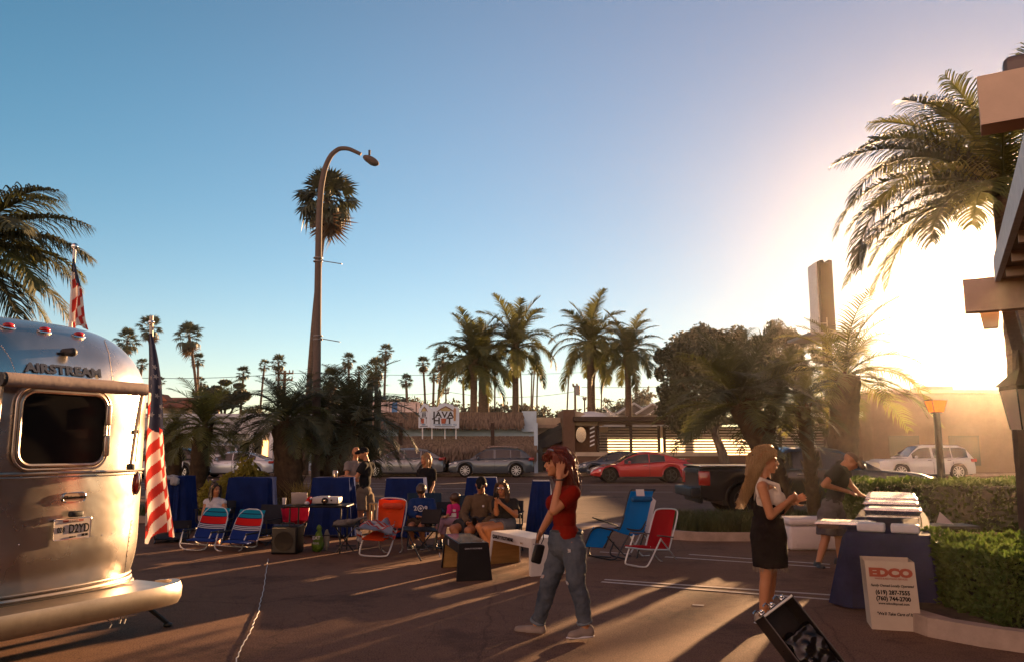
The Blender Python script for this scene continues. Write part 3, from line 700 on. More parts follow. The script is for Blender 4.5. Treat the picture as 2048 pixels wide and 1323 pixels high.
# low white building on the left with dark bays
t = thing('white_building', 'long low white building with dark bays behind the left row of short palms', 'building', (-16, 52, .13))
g = MB(); wall_px(g, 250, 700, 868, 940, 53, 8, .13); g.build('wall', M_WALLW, t, world=True)
g = MB(); wall_px(g, 240, 745, 832, 866, 52, 9.2); g.build('roof', mat('pale_roof', (.42, .40, .40), .8), t, world=True)
g = MB(); wall_px(g, 238, 748, 826, 834, 51.8, 9.5); g.build('parapet', M_WALLW, t, world=True)
for x0, x1, c in ((350, 385, 0), (392, 412, 0), (455, 500, 0), (508, 522, 0), (524, 534, 1), (560, 590, 0), (606, 626, 2)):
    g = MB(); wall_px(g, x0, x1, 880, 940, 52.9, .2); g.build('window' if c != 2 else 'door', (M_GLASSD, mat('lit_window', (.5, .25, .08), .6, emit=(1, .45, .12, 1.2)), M_WALLB)[c], t, world=True)
for px in (502, 541, 600, 632):
    g = MB(); wall_px(g, px-4, px+4, 866, 942, 51.9, .3, .13); g.build('post', M_WHITEP, t, world=True)
t = thing('tiled_house', 'distant house with a low red tiled roof on the left skyline', 'house', tuple(at(345, 825, 85)))
g = MB(); wall_px(g, 300, 384, 812, 850, 85, 8, 0); g.build('wall', M_BEIGE, t, world=True)
g = MB(); a = at(280, 812, 84); b = at(388, 812, 84); g.prism([(83.4, a.z-.1), (92, a.z-.1), (88, a.z+1.2)], ((a.x+b.x)/2, 0, 0), (0, 1, 0), (0, 0, 1), b.x-a.x); g.build('roof', M_TILE, t, world=True)
g = MB(); a = at(318, 800, 83); b = at(338, 800, 83); g.prism([(-.8, -.1), (.8, -.1), (0, .65)], ((a.x+b.x)/2, 83, a.z), (1, 0, 0), (0, 0, 1), 2); g.build('gable', M_TILE, t, world=True)

# beige building with steep stair wall
t = thing('beige_building', 'small sunlit beige building between the thatched shop and the slatted pavilion', 'building', (2.5, 52, .13))
g = MB(); wall_px(g, 1068, 1135, 834, 950, 52, 8, .13); g.build('wall', M_BEIGE, t, world=True)
g = MB(); wall_px(g, 1064, 1118, 848, 855, 51.5, 8); g.build('ledge', M_CONC, t, world=True)
g = MB(); a = at(1070, 885, 50.8); b = at(1132, 850, 50.8); g.add([(a.x, 50.5, a.z), (b.x, 50.5, b.z), (b.x, 51.9, b.z+.4), (a.x, 51.9, a.z+.4), (a.x, 50.5, a.z-.5), (b.x, 50.5, b.z-.9), (b.x, 51.9, b.z-.9), (a.x, 51.9, a.z-.5)], [(0, 1, 2, 3), (4, 7, 6, 5), (0, 4, 5, 1), (1, 5, 6, 2), (2, 6, 7, 3), (3, 7, 4, 0)]); g.build('awning', mat('dark_canvas', (.05, .05, .05), .9), t, world=True)
for (x0, x1, y0, y1) in ((1108, 1118, 866, 884), (1074, 1100, 905, 945)):
    g = MB(); wall_px(g, x0, x1, y0, y1, 51.9, .2); f_ = g.build('window', M_GLASSD, t, world=True)
    g = MB(); wall_px(g, x0-1.5, x0, y0-2, y1, 51.8, .15); wall_px(g, x1, x1+1.5, y0-2, y1, 51.8, .15); wall_px(g, x0, x1, y0-2, y0, 51.8, .15); g.build('frame', M_WHITEP, f_, world=True)

# slatted pavilion
t = thing('slatted_pavilion', 'dark timber pavilion with glowing gaps between horizontal slats behind the red coupe', 'building', (10, 50, .13))
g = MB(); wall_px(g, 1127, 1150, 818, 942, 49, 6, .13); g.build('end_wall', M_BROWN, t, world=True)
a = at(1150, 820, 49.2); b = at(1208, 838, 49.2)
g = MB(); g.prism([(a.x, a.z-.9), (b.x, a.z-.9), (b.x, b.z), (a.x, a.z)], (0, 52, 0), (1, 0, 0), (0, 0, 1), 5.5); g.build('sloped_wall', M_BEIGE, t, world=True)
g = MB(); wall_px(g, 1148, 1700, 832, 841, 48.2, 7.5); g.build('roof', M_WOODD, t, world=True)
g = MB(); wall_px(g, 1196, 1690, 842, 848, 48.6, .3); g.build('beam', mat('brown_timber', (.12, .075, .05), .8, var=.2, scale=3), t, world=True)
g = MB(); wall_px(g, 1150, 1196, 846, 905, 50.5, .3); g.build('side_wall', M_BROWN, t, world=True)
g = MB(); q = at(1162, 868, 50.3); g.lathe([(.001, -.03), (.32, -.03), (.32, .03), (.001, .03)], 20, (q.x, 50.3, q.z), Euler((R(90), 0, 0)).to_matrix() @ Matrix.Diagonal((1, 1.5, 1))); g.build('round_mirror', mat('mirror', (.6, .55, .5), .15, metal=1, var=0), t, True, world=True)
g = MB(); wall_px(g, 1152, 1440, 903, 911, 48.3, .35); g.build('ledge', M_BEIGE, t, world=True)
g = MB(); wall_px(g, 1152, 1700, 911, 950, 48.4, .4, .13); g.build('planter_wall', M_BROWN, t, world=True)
m_sl = mat('dark_slat', (0.045, 0.03, 0.024), 0.7, var=.3, scale=2, stretch=(1, 8, 8))
bays = [(1196, 1262), (1262, 1318), (1329, 1435), (1437, 1560), (1562, 1650)]
for i in range(13):
    y = 854+i*5.6
    for j, (x0, x1) in enumerate(bays):
        if i < 2 and j == 0: x0 = 1216
        g = MB(); a = at(x0, y, 49); b = at(x1, y, 49); g.box(((a.x+b.x)/2, 49, a.z), (b.x-a.x-.02, .05, .088), (0.0, 0, 0)); g.build('slat', m_sl, t, world=True)
for px in (1196, 1262, 1318, 1329, 1436, 1561, 1651):
    g = MB(); q = at(px, 880, 49.05); g.box((q.x, 49.08, at(px, 848, 49).z/2), (.16, .12, at(px, 848, 49).z-.1)); g.build('post', M_WOODD, t, world=True)
m_gap = mat('gap_glow', (.92, .90, .84), .6, var=0, trans=1.0)  # translucent panel added behind the slats so their gaps look bright
g = MB(); x0 = at(1194, 880, 49.6).x; x1 = at(1652, 880, 49.6).x; g.box(((x0+x1)/2, 49.6, 1.6), (x1-x0, .006, 2.6)); g.build('gap_panel', m_gap, t, world=True)
for i in range(5):
    a = at(1180, 858+i*8.5, 49); b = at(1189, 854+i*8.5, 49); g = MB(); g.prism([(0, 0), (b.x-a.x, b.z-a.z), (b.x-a.x, b.z-a.z+.09), (0, .09)], a, (1, 0, 0), (0, 0, 1), .05); g.build('louvre', M_WHITEP, t, world=True)
q = at(1182, 833, 50); tt = thing('roof_dome', 'shallow white dome on the flat roof of the slatted pavilion', 'dome', tuple(q))
g = MB(); g.lathe([(1.05, -.05), (1.0, .05), (.85, .17), (.6, .28), (.3, .34), (.01, .36)], 24, (0, 0, 0)); g.build('dome', M_WALLW, tt, True)
g = MB(); g.lathe([(1.15, -.12), (1.15, -.04), (1.0, -.03), (.01, -.03)], 24); g.build('rim', M_GREYM, tt, True)
tt = thing('gabled_house', 'grey gabled house with a white trimmed roof behind the pavilion', 'house', tuple(at(1280, 832, 62)))
g = MB(); wall_px(g, 1205, 1345, 824, 850, 62, 8, 0); g.build('wall', M_WALLW, tt, world=True)
for px, w_, pk, ym in ((1268, 34, 806, 60.6), (1305, 34, 806, 60.2)):
    a = at(px-w_, 827, ym); b = at(px, pk, ym); c = at(px+w_, 827, ym)
    g = MB(); g.prism([(a.x, a.z), (c.x, c.z), (b.x, b.z)], (0, ym+3, 0), (1, 0, 0), (0, 0, 1), 6); rf = g.build('gable', M_ROOFG, tt, world=True)
    g = MB(); g.tube([(a.x, ym-.05, a.z), (b.x, ym-.05, b.z), (c.x, ym-.05, c.z)], .09, 4); g.build('trim', M_WHITEP, rf, world=True)


# long building at the right, in the glare
t = thing('long_building', 'long flat roofed brown building low under the sun at the right', 'building', (30, 47, 0))
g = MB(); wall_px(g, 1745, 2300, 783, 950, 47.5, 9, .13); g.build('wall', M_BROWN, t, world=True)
g = MB(); wall_px(g, 1743, 2300, 778, 785, 47.3, 9.4); g.build('parapet', M_BEIGE, t, world=True)
g = MB(); wall_px(g, 1852, 1906, 771, 778, 50, 2); g.build('roof_box', M_GREYM, t, world=True)
for x0, x1, y0, y1 in ((1780, 1840, 870, 930), (1900, 1960, 870, 930)):
    g = MB(); wall_px(g, x0, x1, y0, y1, 47.4, .2); g.build('window', M_GLASSD, t, world=True)
g = MB(); wall_px(g, 1660, 1745, 832, 950, 49, 7, .13); g.build('low_wing', M_BROWN, t, world=True)
g = MB(); wall_px(g, 1655, 1748, 822, 833, 48.6, 8); g.build('wing_roof', M_WALLW, t, world=True)

# tall pylon sign with a maintenance deck
t = thing('pylon_sign', 'tall black edged pylon sign seen end on above the right palms', 'sign', tuple(at(1655, 660, 40))[:2]+(0,))
zt, zb = at(1658, 514, 40).z, at(1658, 658, 40).z; x = at(1668, 600, 40).x
g = MB(); g.prism([(-.02, zb), (.68, zb), (.68, zt), (.50, zt+.02), (.46, zt-.18), (.28, zt-.16), (.22, zt+.02), (.04, zt)], (x-.38, 41, 0), (1, 0, 0), (0, 0, 1), .6); g.build('sign_edge', mat('sign_dark', (.008, .006, .006), .8, spec=.1), t, world=True)
g = MB(); g.box((x-.40, 41.6, (zt+zb)/2), (.07, 1.3, zt-zb-.1), (0, 0, R(-3))); g.build('sign_panel', mat('sign_pale', (.45, .45, .47), .5), t, world=True)
g = MB(); g.box((x+.02, 42, zb-.15), (2.4, 3.6, .14)); g.build('deck', M_GREYM, t, world=True)
g = MB()
for dx in (-1.15, -.7, -.3): g.box((x+dx, 40.3, zb+.25), (.04, .04, .8))
g.box((x-.75, 40.3, zb+.35), (.9, .03, .04)); g.build('guard_rail', M_GREYM, t, world=True)
g = MB(); g.box((x+.1, 41.5, zb/2), (.38, .38, zb)); g.build('column', M_WOODD, t, world=True)

# ---------------------------------------------------------------- near building on the right: eave over the drive
az = R(30.5); ed = Vector((math.sin(az), math.cos(az), 0)); ep = Vector((math.cos(az), -math.sin(az), 0))   # along the eave, and in towards the building
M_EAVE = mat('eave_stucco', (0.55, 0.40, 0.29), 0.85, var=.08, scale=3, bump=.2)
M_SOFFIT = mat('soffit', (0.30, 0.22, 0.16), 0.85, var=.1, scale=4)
e0 = at(1962, 250, 4.9); e1 = at(1930, 624, 11.9)
t = thing('porch_building', 'stucco porch eave with square beam ends over the drive at the right edge', 'building', (e0.x, e0.y, 0))
rotm = Matrix((ed, ep*-1, (0, 0, 1))).transposed()
def ebox(g, o, along, inn, h, z0):     # o: corner on the ground plane, along ed, into ep
    c = Vector((o.x, o.y, 0))+ed*(along[0]+along[1])/2+ep*(inn[0]+inn[1])/2
    g.box((c.x, c.y, z0+h/2), (along[1]-along[0], inn[1]-inn[0], h), rotm)
Lr = (Vector((e1.x, e1.y, 0))-Vector((e0.x, e0.y, 0))).dot(ed)
off1 = (Vector((e1.x, e1.y, 0))-Vector((e0.x, e0.y, 0))).dot(ep)
H0, H1 = e0.z, e1.z
g = MB(); ebox(g, e0, (0, .22), (0, 4.5), .33, H0); g.build('near_fascia', M_EAVE, t, world=True)
g = MB(); ebox(g, e1, (0, .25), (0, 4.5), .50, H1); g.build('far_fascia', M_EAVE, t, world=True)
a = Vector((e0.x, e0.y, 0))+ep*.34+ed*.22; b = Vector((e1.x, e1.y, 0))+ep*.42
def quadbox(g, a, b, za, zb, wd, hh):
    vs = []
    for p, z in ((a, za), (b, zb)):
        for s, dz in ((0, 0), (wd, 0), (wd, hh), (0, hh)): q = p+ep*s; vs.append((q.x, q.y, z+dz))
    g.add(vs, [(0, 3, 2, 1), (4, 5, 6, 7), (0, 1, 5, 4), (1, 2, 6, 5), (2, 3, 7, 6), (3, 0, 4, 7)])
g = MB(); quadbox(g, a, b, H0-.02, H1+.42, .07, .34); g.build('gutter', mat('gutter_white', (.62, .58, .54), .6), t, world=True)
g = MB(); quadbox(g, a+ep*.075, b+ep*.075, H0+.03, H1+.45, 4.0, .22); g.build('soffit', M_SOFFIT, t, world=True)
for k in range(1, 6):
    g = MB(); p = a+ep*.08+(b-a)*(k/6); z = H0-.12+(H1+.40-H0-.0)*(k/6)+.03; q = p+ep*4
    c = (p+q)/2; g.box((c.x, c.y, z+.06), (.09, 4, .13), rotm); g.build('rafter', M_EAVE, t, world=True)
g = MB(); q = at(2040, 172, 5.2); g.rbox((q.x+.25, q.y, H0+.48), (.62, .55, .22), .05, (0, 0, -az)); g.build('roof_vent', mat('vent_metal', (.12, .09, .08), .5, metal=.4), t, world=True)
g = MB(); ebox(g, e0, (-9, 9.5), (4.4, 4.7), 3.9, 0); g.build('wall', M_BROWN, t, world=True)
q = at(1981, 640, 12.15); g = MB(); g.box((q.x, q.y, q.z), (.20, .18, .26), (0, 0, -az), taper=1.35); g.build('bracket', M_EAVE, t, world=True)
q = at(2016, 626, 12.2); q2 = Vector((at(2040, 760, 12.2).x, q.y, 0))
g = MB(); g.tube([(q.x+.02, q.y, q.z+.1), (q.x+.14, q.y, q.z-.6), (q2.x-.02, q.y, 1.9), (q2.x, q.y, .1)], [.12, .13, .15, .17], 4); g.build('post', M_WOODD, t, world=True)
q = at(2047, 437, 8.0); g = MB(); g.lathe([(.001, -.03), (.07, -.03), (.09, .02), (.001, .02)], 14, tuple(q)); g.build('ceiling_light', mat('lamp_on', (1, .9, .7), .5, var=0, emit=(1, .75, .45, 9)), t, world=True)

# ---------------------------------------------------------------- street lamp
t = thing('street_lamp', 'tall curved concrete street lamp standing in the left planting bed', 'street lamp', (G(628, 1020).x, 20, .1))
M_LAMP = mat('lamp_concrete', (0.12, 0.09, 0.075), 0.75, var=.12, scale=5)
cx = [(630, 1012), (632, 900), (634, 700), (636, 560), (638, 430), (642, 375), (650, 335), (662, 310), (678, 297), (697, 297), (722, 309)]
pts = [at(a, b, 20) for a, b in cx]; pts[0].z = .1
rs = [.115, .105, .098, .088, .08, .075, .07, .066, .06, .054, .047]
f2 = []; r2 = []
for i in range(len(pts)-1):
    for k_ in range(4): f2.append(pts[i].lerp(pts[i+1], k_/4)); r2.append(rs[i]+(rs[i+1]-rs[i])*k_/4)
f2.append(pts[-1]); r2.append(rs[-1])
for it in range(2): f2 = [f2[0]]+[(f2[i-1]+f2[i]*2+f2[i+1])/4 for i in range(1, len(f2)-1)]+[f2[-1]]
g = MB(); g.tube(f2, r2, 14); g.build('pole', M_LAMP, t, True, world=True)
q = at(742, 321, 20); dr = (at(760, 330, 20)-at(722, 311, 20)).normalized()
g = MB(); g.ell(q, (.24, .15, .10), Matrix((dr, (0, 1, 0), dr.cross(Vector((0, 1, 0))))).transposed(), 20, 12); h = g.build('lamp_head', M_LAMP, t, True, world=True)
g = MB(); g.ell(q+Vector((.03, 0, -.045)), (.17, .125, .09), Matrix((dr, (0, 1, 0), dr.cross(Vector((0, 1, 0))))).transposed(), 18, 10); g.build('lens', mat('lamp_lens', (.10, .09, .085), .2), h, True, world=True)
q = at(739, 306, 20); g = MB(); g.lathe([(.03, -.06), (.035, .07), (.001, .075)], 8, tuple(q)); g.build('photocell', M_BLACK, t, True, world=True)
for py, px1, dy in ((521, 684, 528), (676, 680, 683)):
    a = at(640, py, 20); b = at(px1, dy, 19.9); g = MB(); g.tube([a, b], .012, 6); g.build('banner_arm', M_GREYM, t, True, world=True)
    for d in (-.03, .06): g = MB(); g.lathe([(.118, -.012), (.122, -.012), (.122, .012), (.118, .012)], 14, (at(636, py, 20).x, 20, a.z+d)); g.build('clamp', M_GREYM, t, True, world=True)

# ---------------------------------------------------------------- utility poles and wires
M_POLE = mat('pole_wood', (.12, .085, .06), .9, var=.2, scale=2)
def upole(px, topy, Y, label, arms, tr=None, w_=.16):
    q = at(px, topy, Y); t = thing('utility_pole', label, 'utility pole', (q.x, Y, 0)); g = MB(); g.tube([(0, 0, 0), (0, 0, q.z)], [w_*1.2, w_*.8], 8); g.build('pole', M_POLE, t, True)
    for py, wpx in arms:
        z = at(px, py, Y).z; hw = wpx/2*Y/1600; g = MB(); g.box((0, -.15, z), (hw*2, .12, .14)); c = g.build('crossarm', M_POLE, t)
        for s in (-1, -.6, .6, 1):
            g = MB(); g.lathe([(.05, 0), (.07, .12), (.03, .25)], 6, (s*hw*.94, -.15, z+.06)); g.build('insulator', M_GREYM, c)
    if tr: q2 = at(tr[0], tr[1], Y); g = MB(); g.lathe([(.001, -.45), (.3, -.45), (.3, .45), (.001, .5)], 10, (q2.x-q.x, -.3, q2.z)); g.build('transformer', M_GREYM, t, True)
    return t
upole(570, 740, 70, 'wooden utility pole with two crossarms and a transformer left of the street lamp', [(746, 36), (759, 34)], (560, 782))
upole(1150, 770, 80, 'utility pole with a grey transformer in the gap between the queen palms', [(772, 10)], (1155, 780), .13)
upole(892, 775, 85, 'thin utility pole with two crossarms behind the coffee shop sign', [(779, 14), (786, 12)], None, .1)
upole(1169, 794, 90, 'small distant utility pole right of the transformer pole', [(798, 7)], None, .1)
wires = [((570, 745, 70), (1300, 735, 130)), ((570, 757, 70), (860, 800, 85)), ((0, 735, 60), (570, 746, 70)), ((1150, 773, 80), (1700, 735, 70)), ((1150, 782, 80), (892, 782, 85)), ((892, 782, 85), (697, 770, 80)), ((1150, 788, 80), (1400, 800, 75))]
WL = ['thin wire running right from the upper crossarm of the two arm pole', 'thin wire from the lower crossarm of the two arm pole to the coffee shop sign', 'thin wire crossing the sky above the trailer roof to the two arm pole', 'wire rising right from the transformer pole behind the dark round tree', 'wire between the transformer pole and the thin pole behind the sign', 'wire running left from the thin pole behind the coffee shop sign', 'lowest wire right of the transformer pole just over the pavilion roof']
for (a, b) in wires:
    p = at(*a); q = at(*b); g = MB(); ps = []
    for i in range(13): s = i/12; v = p.lerp(q, s); v.z -= 1.2*4*s*(1-s)*.5; ps.append(v)
    g.tube(ps, .022, 4); tag(g.build('overhead_wire', M_BLACK), WL[wires.index((a, b))], 'wire', 'overhead wires')
# string of bulbs above the pavilion
for i, (a, b, sag) in enumerate((((1205, 810, 49), (1255, 832, 50), .3), ((1212, 815, 49), (1320, 808, 49), .8))):
    p = at(*a); q = at(*b); g = MB(); ps = [p.lerp(q, s/16)-Vector((0, 0, sag*4*(s/16)*(1-s/16))) for s in range(17)]
    g.tube(ps, .02, 4)
    for v in ps[1::2]: g.ell(v-Vector((0, 0, .08)), (.05, .05, .06), None, 6, 4)
    tag(g.build('string_lights', M_WHITEP), ('short', 'long sagging')[i]+' string of white bulbs over the pavilion roof', 'string lights')
# ---------------------------------------------------------------- vehicles
M_TYRE = mat('tyre_rubber', (0.012, 0.011, 0.011), 0.85, var=.1)
M_RIM = mat('alloy_rim', (0.55, 0.55, 0.56), 0.3, metal=.9, var=0)
M_RIMD = mat('dark_rim', (0.04, 0.04, 0.04), 0.35, metal=.7, var=0)
M_CARG = mat('car_glass', (0.012, 0.014, 0.018), 0.05, var=0, spec=.7)
M_TAIL = mat('tail_lamp', (0.42, 0.015, 0.01), 0.25, var=0, coat=1, trans=.3)
M_HEAD = mat('head_lamp', (0.6, 0.6, 0.6), 0.15, var=0, coat=1)
M_TRIM = mat('black_trim', (0.012, 0.012, 0.012), 0.6, var=0)
M_CHROME = mat('chrome', (0.75, 0.73, 0.70), 0.12, metal=1.0, var=0)
def paint(name, c, metal=.35): return mat(name, c, 0.28, metal=metal, var=.02, scale=30, coat=1.0, spec=.5)
def interp(pl, x):
    if x <= pl[0][0]: return pl[0][1]
    for a, b in zip(pl, pl[1:]):
        if x <= b[0]:
            t = (x-a[0])/(b[0]-a[0]); return a[1]+(b[1]-a[1])*t
    return pl[-1][1]
def car(name, label, loc, rz, pm, L, W, top, roof, belt, wheels, wr, sill=.22, glass_x=None, pillars=(), rim=M_RIM, spokes=10, group=None, rails=False, spoiler=False, tail=None, lampz=.75, nose_lamp=True, handles=(), mirror_x=None, bed=None, lower_dark=.0, roofpaint=None, cat='car', taper=.16):
    t = thing(name, label, cat, loc, rz, group); hw = W/2; N_ = 96
    xs = [L*i/N_ for i in range(N_+1)]
    def ky(x):
        e = min(x, L-x)/L; return 1-taper*(1-min(1, e/.13))**2
    body = MB(); panes = {}; vs = []
    def arch(x):
        z = sill
        for wx in wheels:
            d = abs(x-wx); r = wr*1.16
            if d < r: z = max(z, wr+math.sqrt(r*r-d*d)*.98)
        if x < wheels[0]: z = max(z, sill+.0+.10*(1-x/wheels[0]))
        if x > wheels[1]: z = max(z, sill+.12*((x-wheels[1])/(L-wheels[1])))
        return z
    K = 9
    for x in xs:
        tz = interp(top, x); za = min(arch(x), tz-.08); k = ky(x); h = hw*k; ring = []
        for (u, yy) in ((0, .955), (.22, .985), (.5, 1.0), (.72, .985), (.90, .955), (.975, .915)):
            z = za+(tz-za)*u if za > sill+.02 else sill+(tz-sill)*u
            z = max(z, za); ring.append((h*yy, z))
        ring += [(h*.86, tz), (h*.5, tz+.015), (0, tz+.022)]
        full = [(x, -y, z) for y, z in ring]+[(x, y, z) for y, z in reversed(ring[:-1])]; vs += full
    n = 2*K-1; fs = []
    for i in range(N_):
        for j in range(n-1): fs.append((i*n+j, i*n+j+1, (i+1)*n+j+1, (i+1)*n+j))
    fs.append(tuple(range(n))[::-1]); fs.append(tuple(N_*n+j for j in range(n)))
    body.add(vs, fs)
    # greenhouse
    gx0, gx1 = roof[0][0], roof[-1][0]; M_ = 60; gv = []; rx = [gx0+(gx1-gx0)*i/M_ for i in range(M_+1)]
    for x in rx:
        bz = interp(belt, x)-.02; rz_ = max(interp(roof, x), bz+.01); k = ky(x); h = hw*k; hh = rz_-bz
        tb = .24*min(1, hh/.4)
        ring = [(h*.925, bz), (h*(.925-.015), bz+hh*.05), (h*(.925-tb*.75), bz+hh*.80), (h*(.925-tb*1.02), bz+hh*.93), (h*(.925-tb*1.5), bz+hh*.985), (h*.3, rz_+.01), (0, rz_+.012)]
        gv.append([Vector((x, -y, z)) for y, z in ring]+[Vector((x, y, z)) for y, z in reversed(ring[:-1])])
    n = len(gv[0]); 
    for i in range(M_):
        xm = (rx[i]+rx[i+1])/2; sl = abs(interp(roof, rx[i+1])-interp(roof, rx[i]))/(rx[i+1]-rx[i])
        for j in range(n-1):
            side = j in (1, n-3); topf = 3 <= j <= n-5; q = [gv[i][j], gv[i][j+1], gv[i+1][j+1], gv[i+1][j]]
            isg = False
            if side and glass_x and glass_x[0] < xm < glass_x[1] and not any(abs(xm-p) < .035 for p in pillars): isg = True
            if topf and sl > .30 and interp(roof, xm)-interp(belt, xm) > .06: isg = True
            if isg: panes.setdefault(('side_window', j, sum(p < xm for p in pillars)) if side else ('windscreen' if xm > (gx0+gx1)/2 else 'rear_window',), MB()).add(q, [(0, 1, 2, 3)])
            else: body.add(q, [(0, 1, 2, 3)])
    b = body.build('body', pm, t, True, auto=38); [g_.build(k_[0], M_CARG, t, True, auto=30) for k_, g_ in panes.items()]
    ub = MB(); ub.box((L/2, 0, sill+.12), (L*.93, W*.80, .2))
    for wx in wheels: ub.box((wx, 0, wr+.12), (wr*2.5, W*.86, wr*1.2))
    ub.build('underbody', M_TRIM, t)
    for s in (-1, 1):
        g = MB(); g.tube([(wheels[0]+wr*1.2, s*(hw*.985), sill+.02), (wheels[1]-wr*1.2, s*(hw*.985), sill+.02)], .055, 6); g.build('side_skirt', M_TRIM, t, True)
        for wx in wheels:
            g = MB(); pts = [(wx+wr*1.17*math.cos(a), s*(hw*.985), wr+wr*1.17*math.sin(a)) for a in [math.pi*q/14 for q in range(15)]]; g.tube(pts, .028, 5); g.build('wheel_arch', M_TRIM if lower_dark else pm, t, True)
    me_t = None
    for wx in wheels:
        for s in (-1, 1):
            y = s*(hw*.985-.12); rm_ = Euler((R(90)*(1 if s < 0 else -1), 0, 0)).to_matrix()
            g = MB(); g.lathe([(wr*.66, -.1), (wr*.9, -.11), (wr, -.06), (wr, .06), (wr*.92, .105), (wr*.70, .10), (wr*.68, .05)], 26, (wx, y, wr), rm_); ty = g.build('wheel', M_TYRE, t, True)
            g = MB(); c = Vector((wx, y, wr)); zz = .085
            g.lathe([(wr*.70, .02), (wr*.72, .10), (wr*.655, .10), (wr*.64, .02)], 26, c, rm_)
            for q in range(spokes):
                a = 2*math.pi*q/spokes; d = Vector((math.cos(a), math.sin(a), 0)); tt_ = Vector((-math.sin(a), math.cos(a), 0)); w0, w1 = wr*.05, wr*(.055 if spokes > 6 else .13)
                pp = [d*wr*.12-tt_*w0, d*wr*.67-tt_*w1, d*wr*.67+tt_*w1, d*wr*.12+tt_*w0]
                g.add([c+rm_ @ Vector((p.x, p.y, zz+.012)) for p in pp]+[c+rm_ @ Vector((p.x, p.y, zz-.02)) for p in pp], [(0, 1, 2, 3), (4, 7, 6, 5), (0, 4, 5, 1), (1, 5, 6, 2), (2, 6, 7, 3), (3, 7, 4, 0)])
            g.lathe([(.001, .1), (wr*.16, .10), (wr*.17, .04), (.001, .03)], 12, c, rm_); g.build('rim', rim, ty, True)
            g = MB(); g.lathe([(.001, .03), (wr*.66, .03), (wr*.66, .0), (.001, .0)], 20, c, rm_); g.build('hub_shadow', M_TRIM, ty)
    # lamps; x=0 is the tail, x=L the nose
    for s in (-1, 1):
        zt = tail or lampz
        g = MB(); g.rbox((.13, s*hw*.80, zt), (.28, hw*.36, .15 if not bed else .34), .03, (0, 0, s*R(14))); g.build('tail_lamp', M_TAIL, t, True)
        if nose_lamp: g = MB(); g.rbox((L-.28, s*hw*.78, interp(top, L-.3)-.12), (.5, hw*.25, .11), .03, (0, R(8), -s*R(24))); g.build('headlight', M_HEAD, t, True)
        if mirror_x: g = MB(); g.ell((mirror_x, s*(hw+.07), interp(belt, mirror_x)+.07), (.07, .11, .075)); g.build('wing_mirror', pm, t, True)
        for hx in handles: g = MB(); g.rbox((hx, s*hw*.995, interp(belt, hx)-.12), (.2, .035, .03), .01); g.build('door_handle', M_CHROME, t, True)
        for px_ in pillars[:2]:
            g = MB(); g.box((px_, s*hw*.996, .62), (.012, .012, .6)); g.build('door_seam', M_TRIM, t)
        if glass_x:
            a = [(x, s*(hw*ky(x)*.93+.004), interp(belt, x)+.005) for x in [glass_x[0]+(glass_x[1]-glass_x[0])*q/8 for q in range(9)]]
            g = MB(); g.tube(a, .011, 4); g.build('window_trim', M_CHROME, t)
        if rails:
            g = MB(); xr = [x for x in rx if interp(roof, x) > max(z for _, z in roof)-.07]; a = [(x, s*hw*.66, interp(roof, x)+.045) for x in xr]; g.tube(a, .018, 6); g.build('roof_rail', M_CHROME, t, True)
    g = MB(); g.rbox((.03, 0, .42), (.14, W*.78, .2), .05); g.build('rear_bumper', M_TRIM, t, True)
    g = MB(); g.rbox((L-.04, 0, .45), (.12, W*.6, .18), .04); g.build('grille', M_TRIM, t, True)
    g = MB(); g.rbox((-.012, 0, .62), (.02, .40, .14), .005); g.build('number_plate', mat('plate_white', (.55, .55, .55), .5, var=0), t)
    if spoiler:
        g = MB(); g.rbox((.16, 0, interp(top, .2)+.13), (.26, W*.72, .035), .01); sp = g.build('spoiler', pm, t, True)
        for s in (-1, 1): g = MB(); g.box((.22, s*W*.28, interp(top, .2)+.06), (.1, .03, .14)); g.build('spoiler_strut', pm, sp)
    return t
SUV = dict(L=4.7, W=1.9, top=[(0, .80), (.06, .98), (.5, 1.02), (3.3, .99), (3.75, .96), (4.45, .86), (4.66, .72), (4.7, .55)],
           roof=[(.10, 1.06), (.30, 1.25), (.62, 1.50), (.9, 1.585), (1.6, 1.635), (2.3, 1.62), (2.7, 1.54), (3.1, 1.30), (3.52, 1.0)],
           belt=[(0, 1.06), (.9, 1.05), (3.5, .97)], wheels=(.95, 3.78), wr=.37, glass_x=(.75, 3.2), pillars=(1.25, 2.15), handles=(1.55, 2.55), mirror_x=3.05, rails=True, tail=1.0)
SED = dict(L=4.65, W=1.82, top=[(0, .62), (.05, .92), (.8, .98), (3.2, .93), (3.8, .88), (4.45, .74), (4.65, .5)],
           roof=[(.45, .98), (1.1, 1.27), (1.6, 1.40), (2.2, 1.43), (2.6, 1.38), (3.1, 1.15), (3.5, .93)],
           belt=[(0, .97), (3.5, .90)], wheels=(.95, 3.72), wr=.33, glass_x=(.95, 3.2), pillars=(1.35, 2.2), handles=(1.6, 2.5), mirror_x=3.0, tail=.85)
def put(px_tail, Y, z=0.0): q = at(px_tail, 930, Y); return (q.x, Y, z)
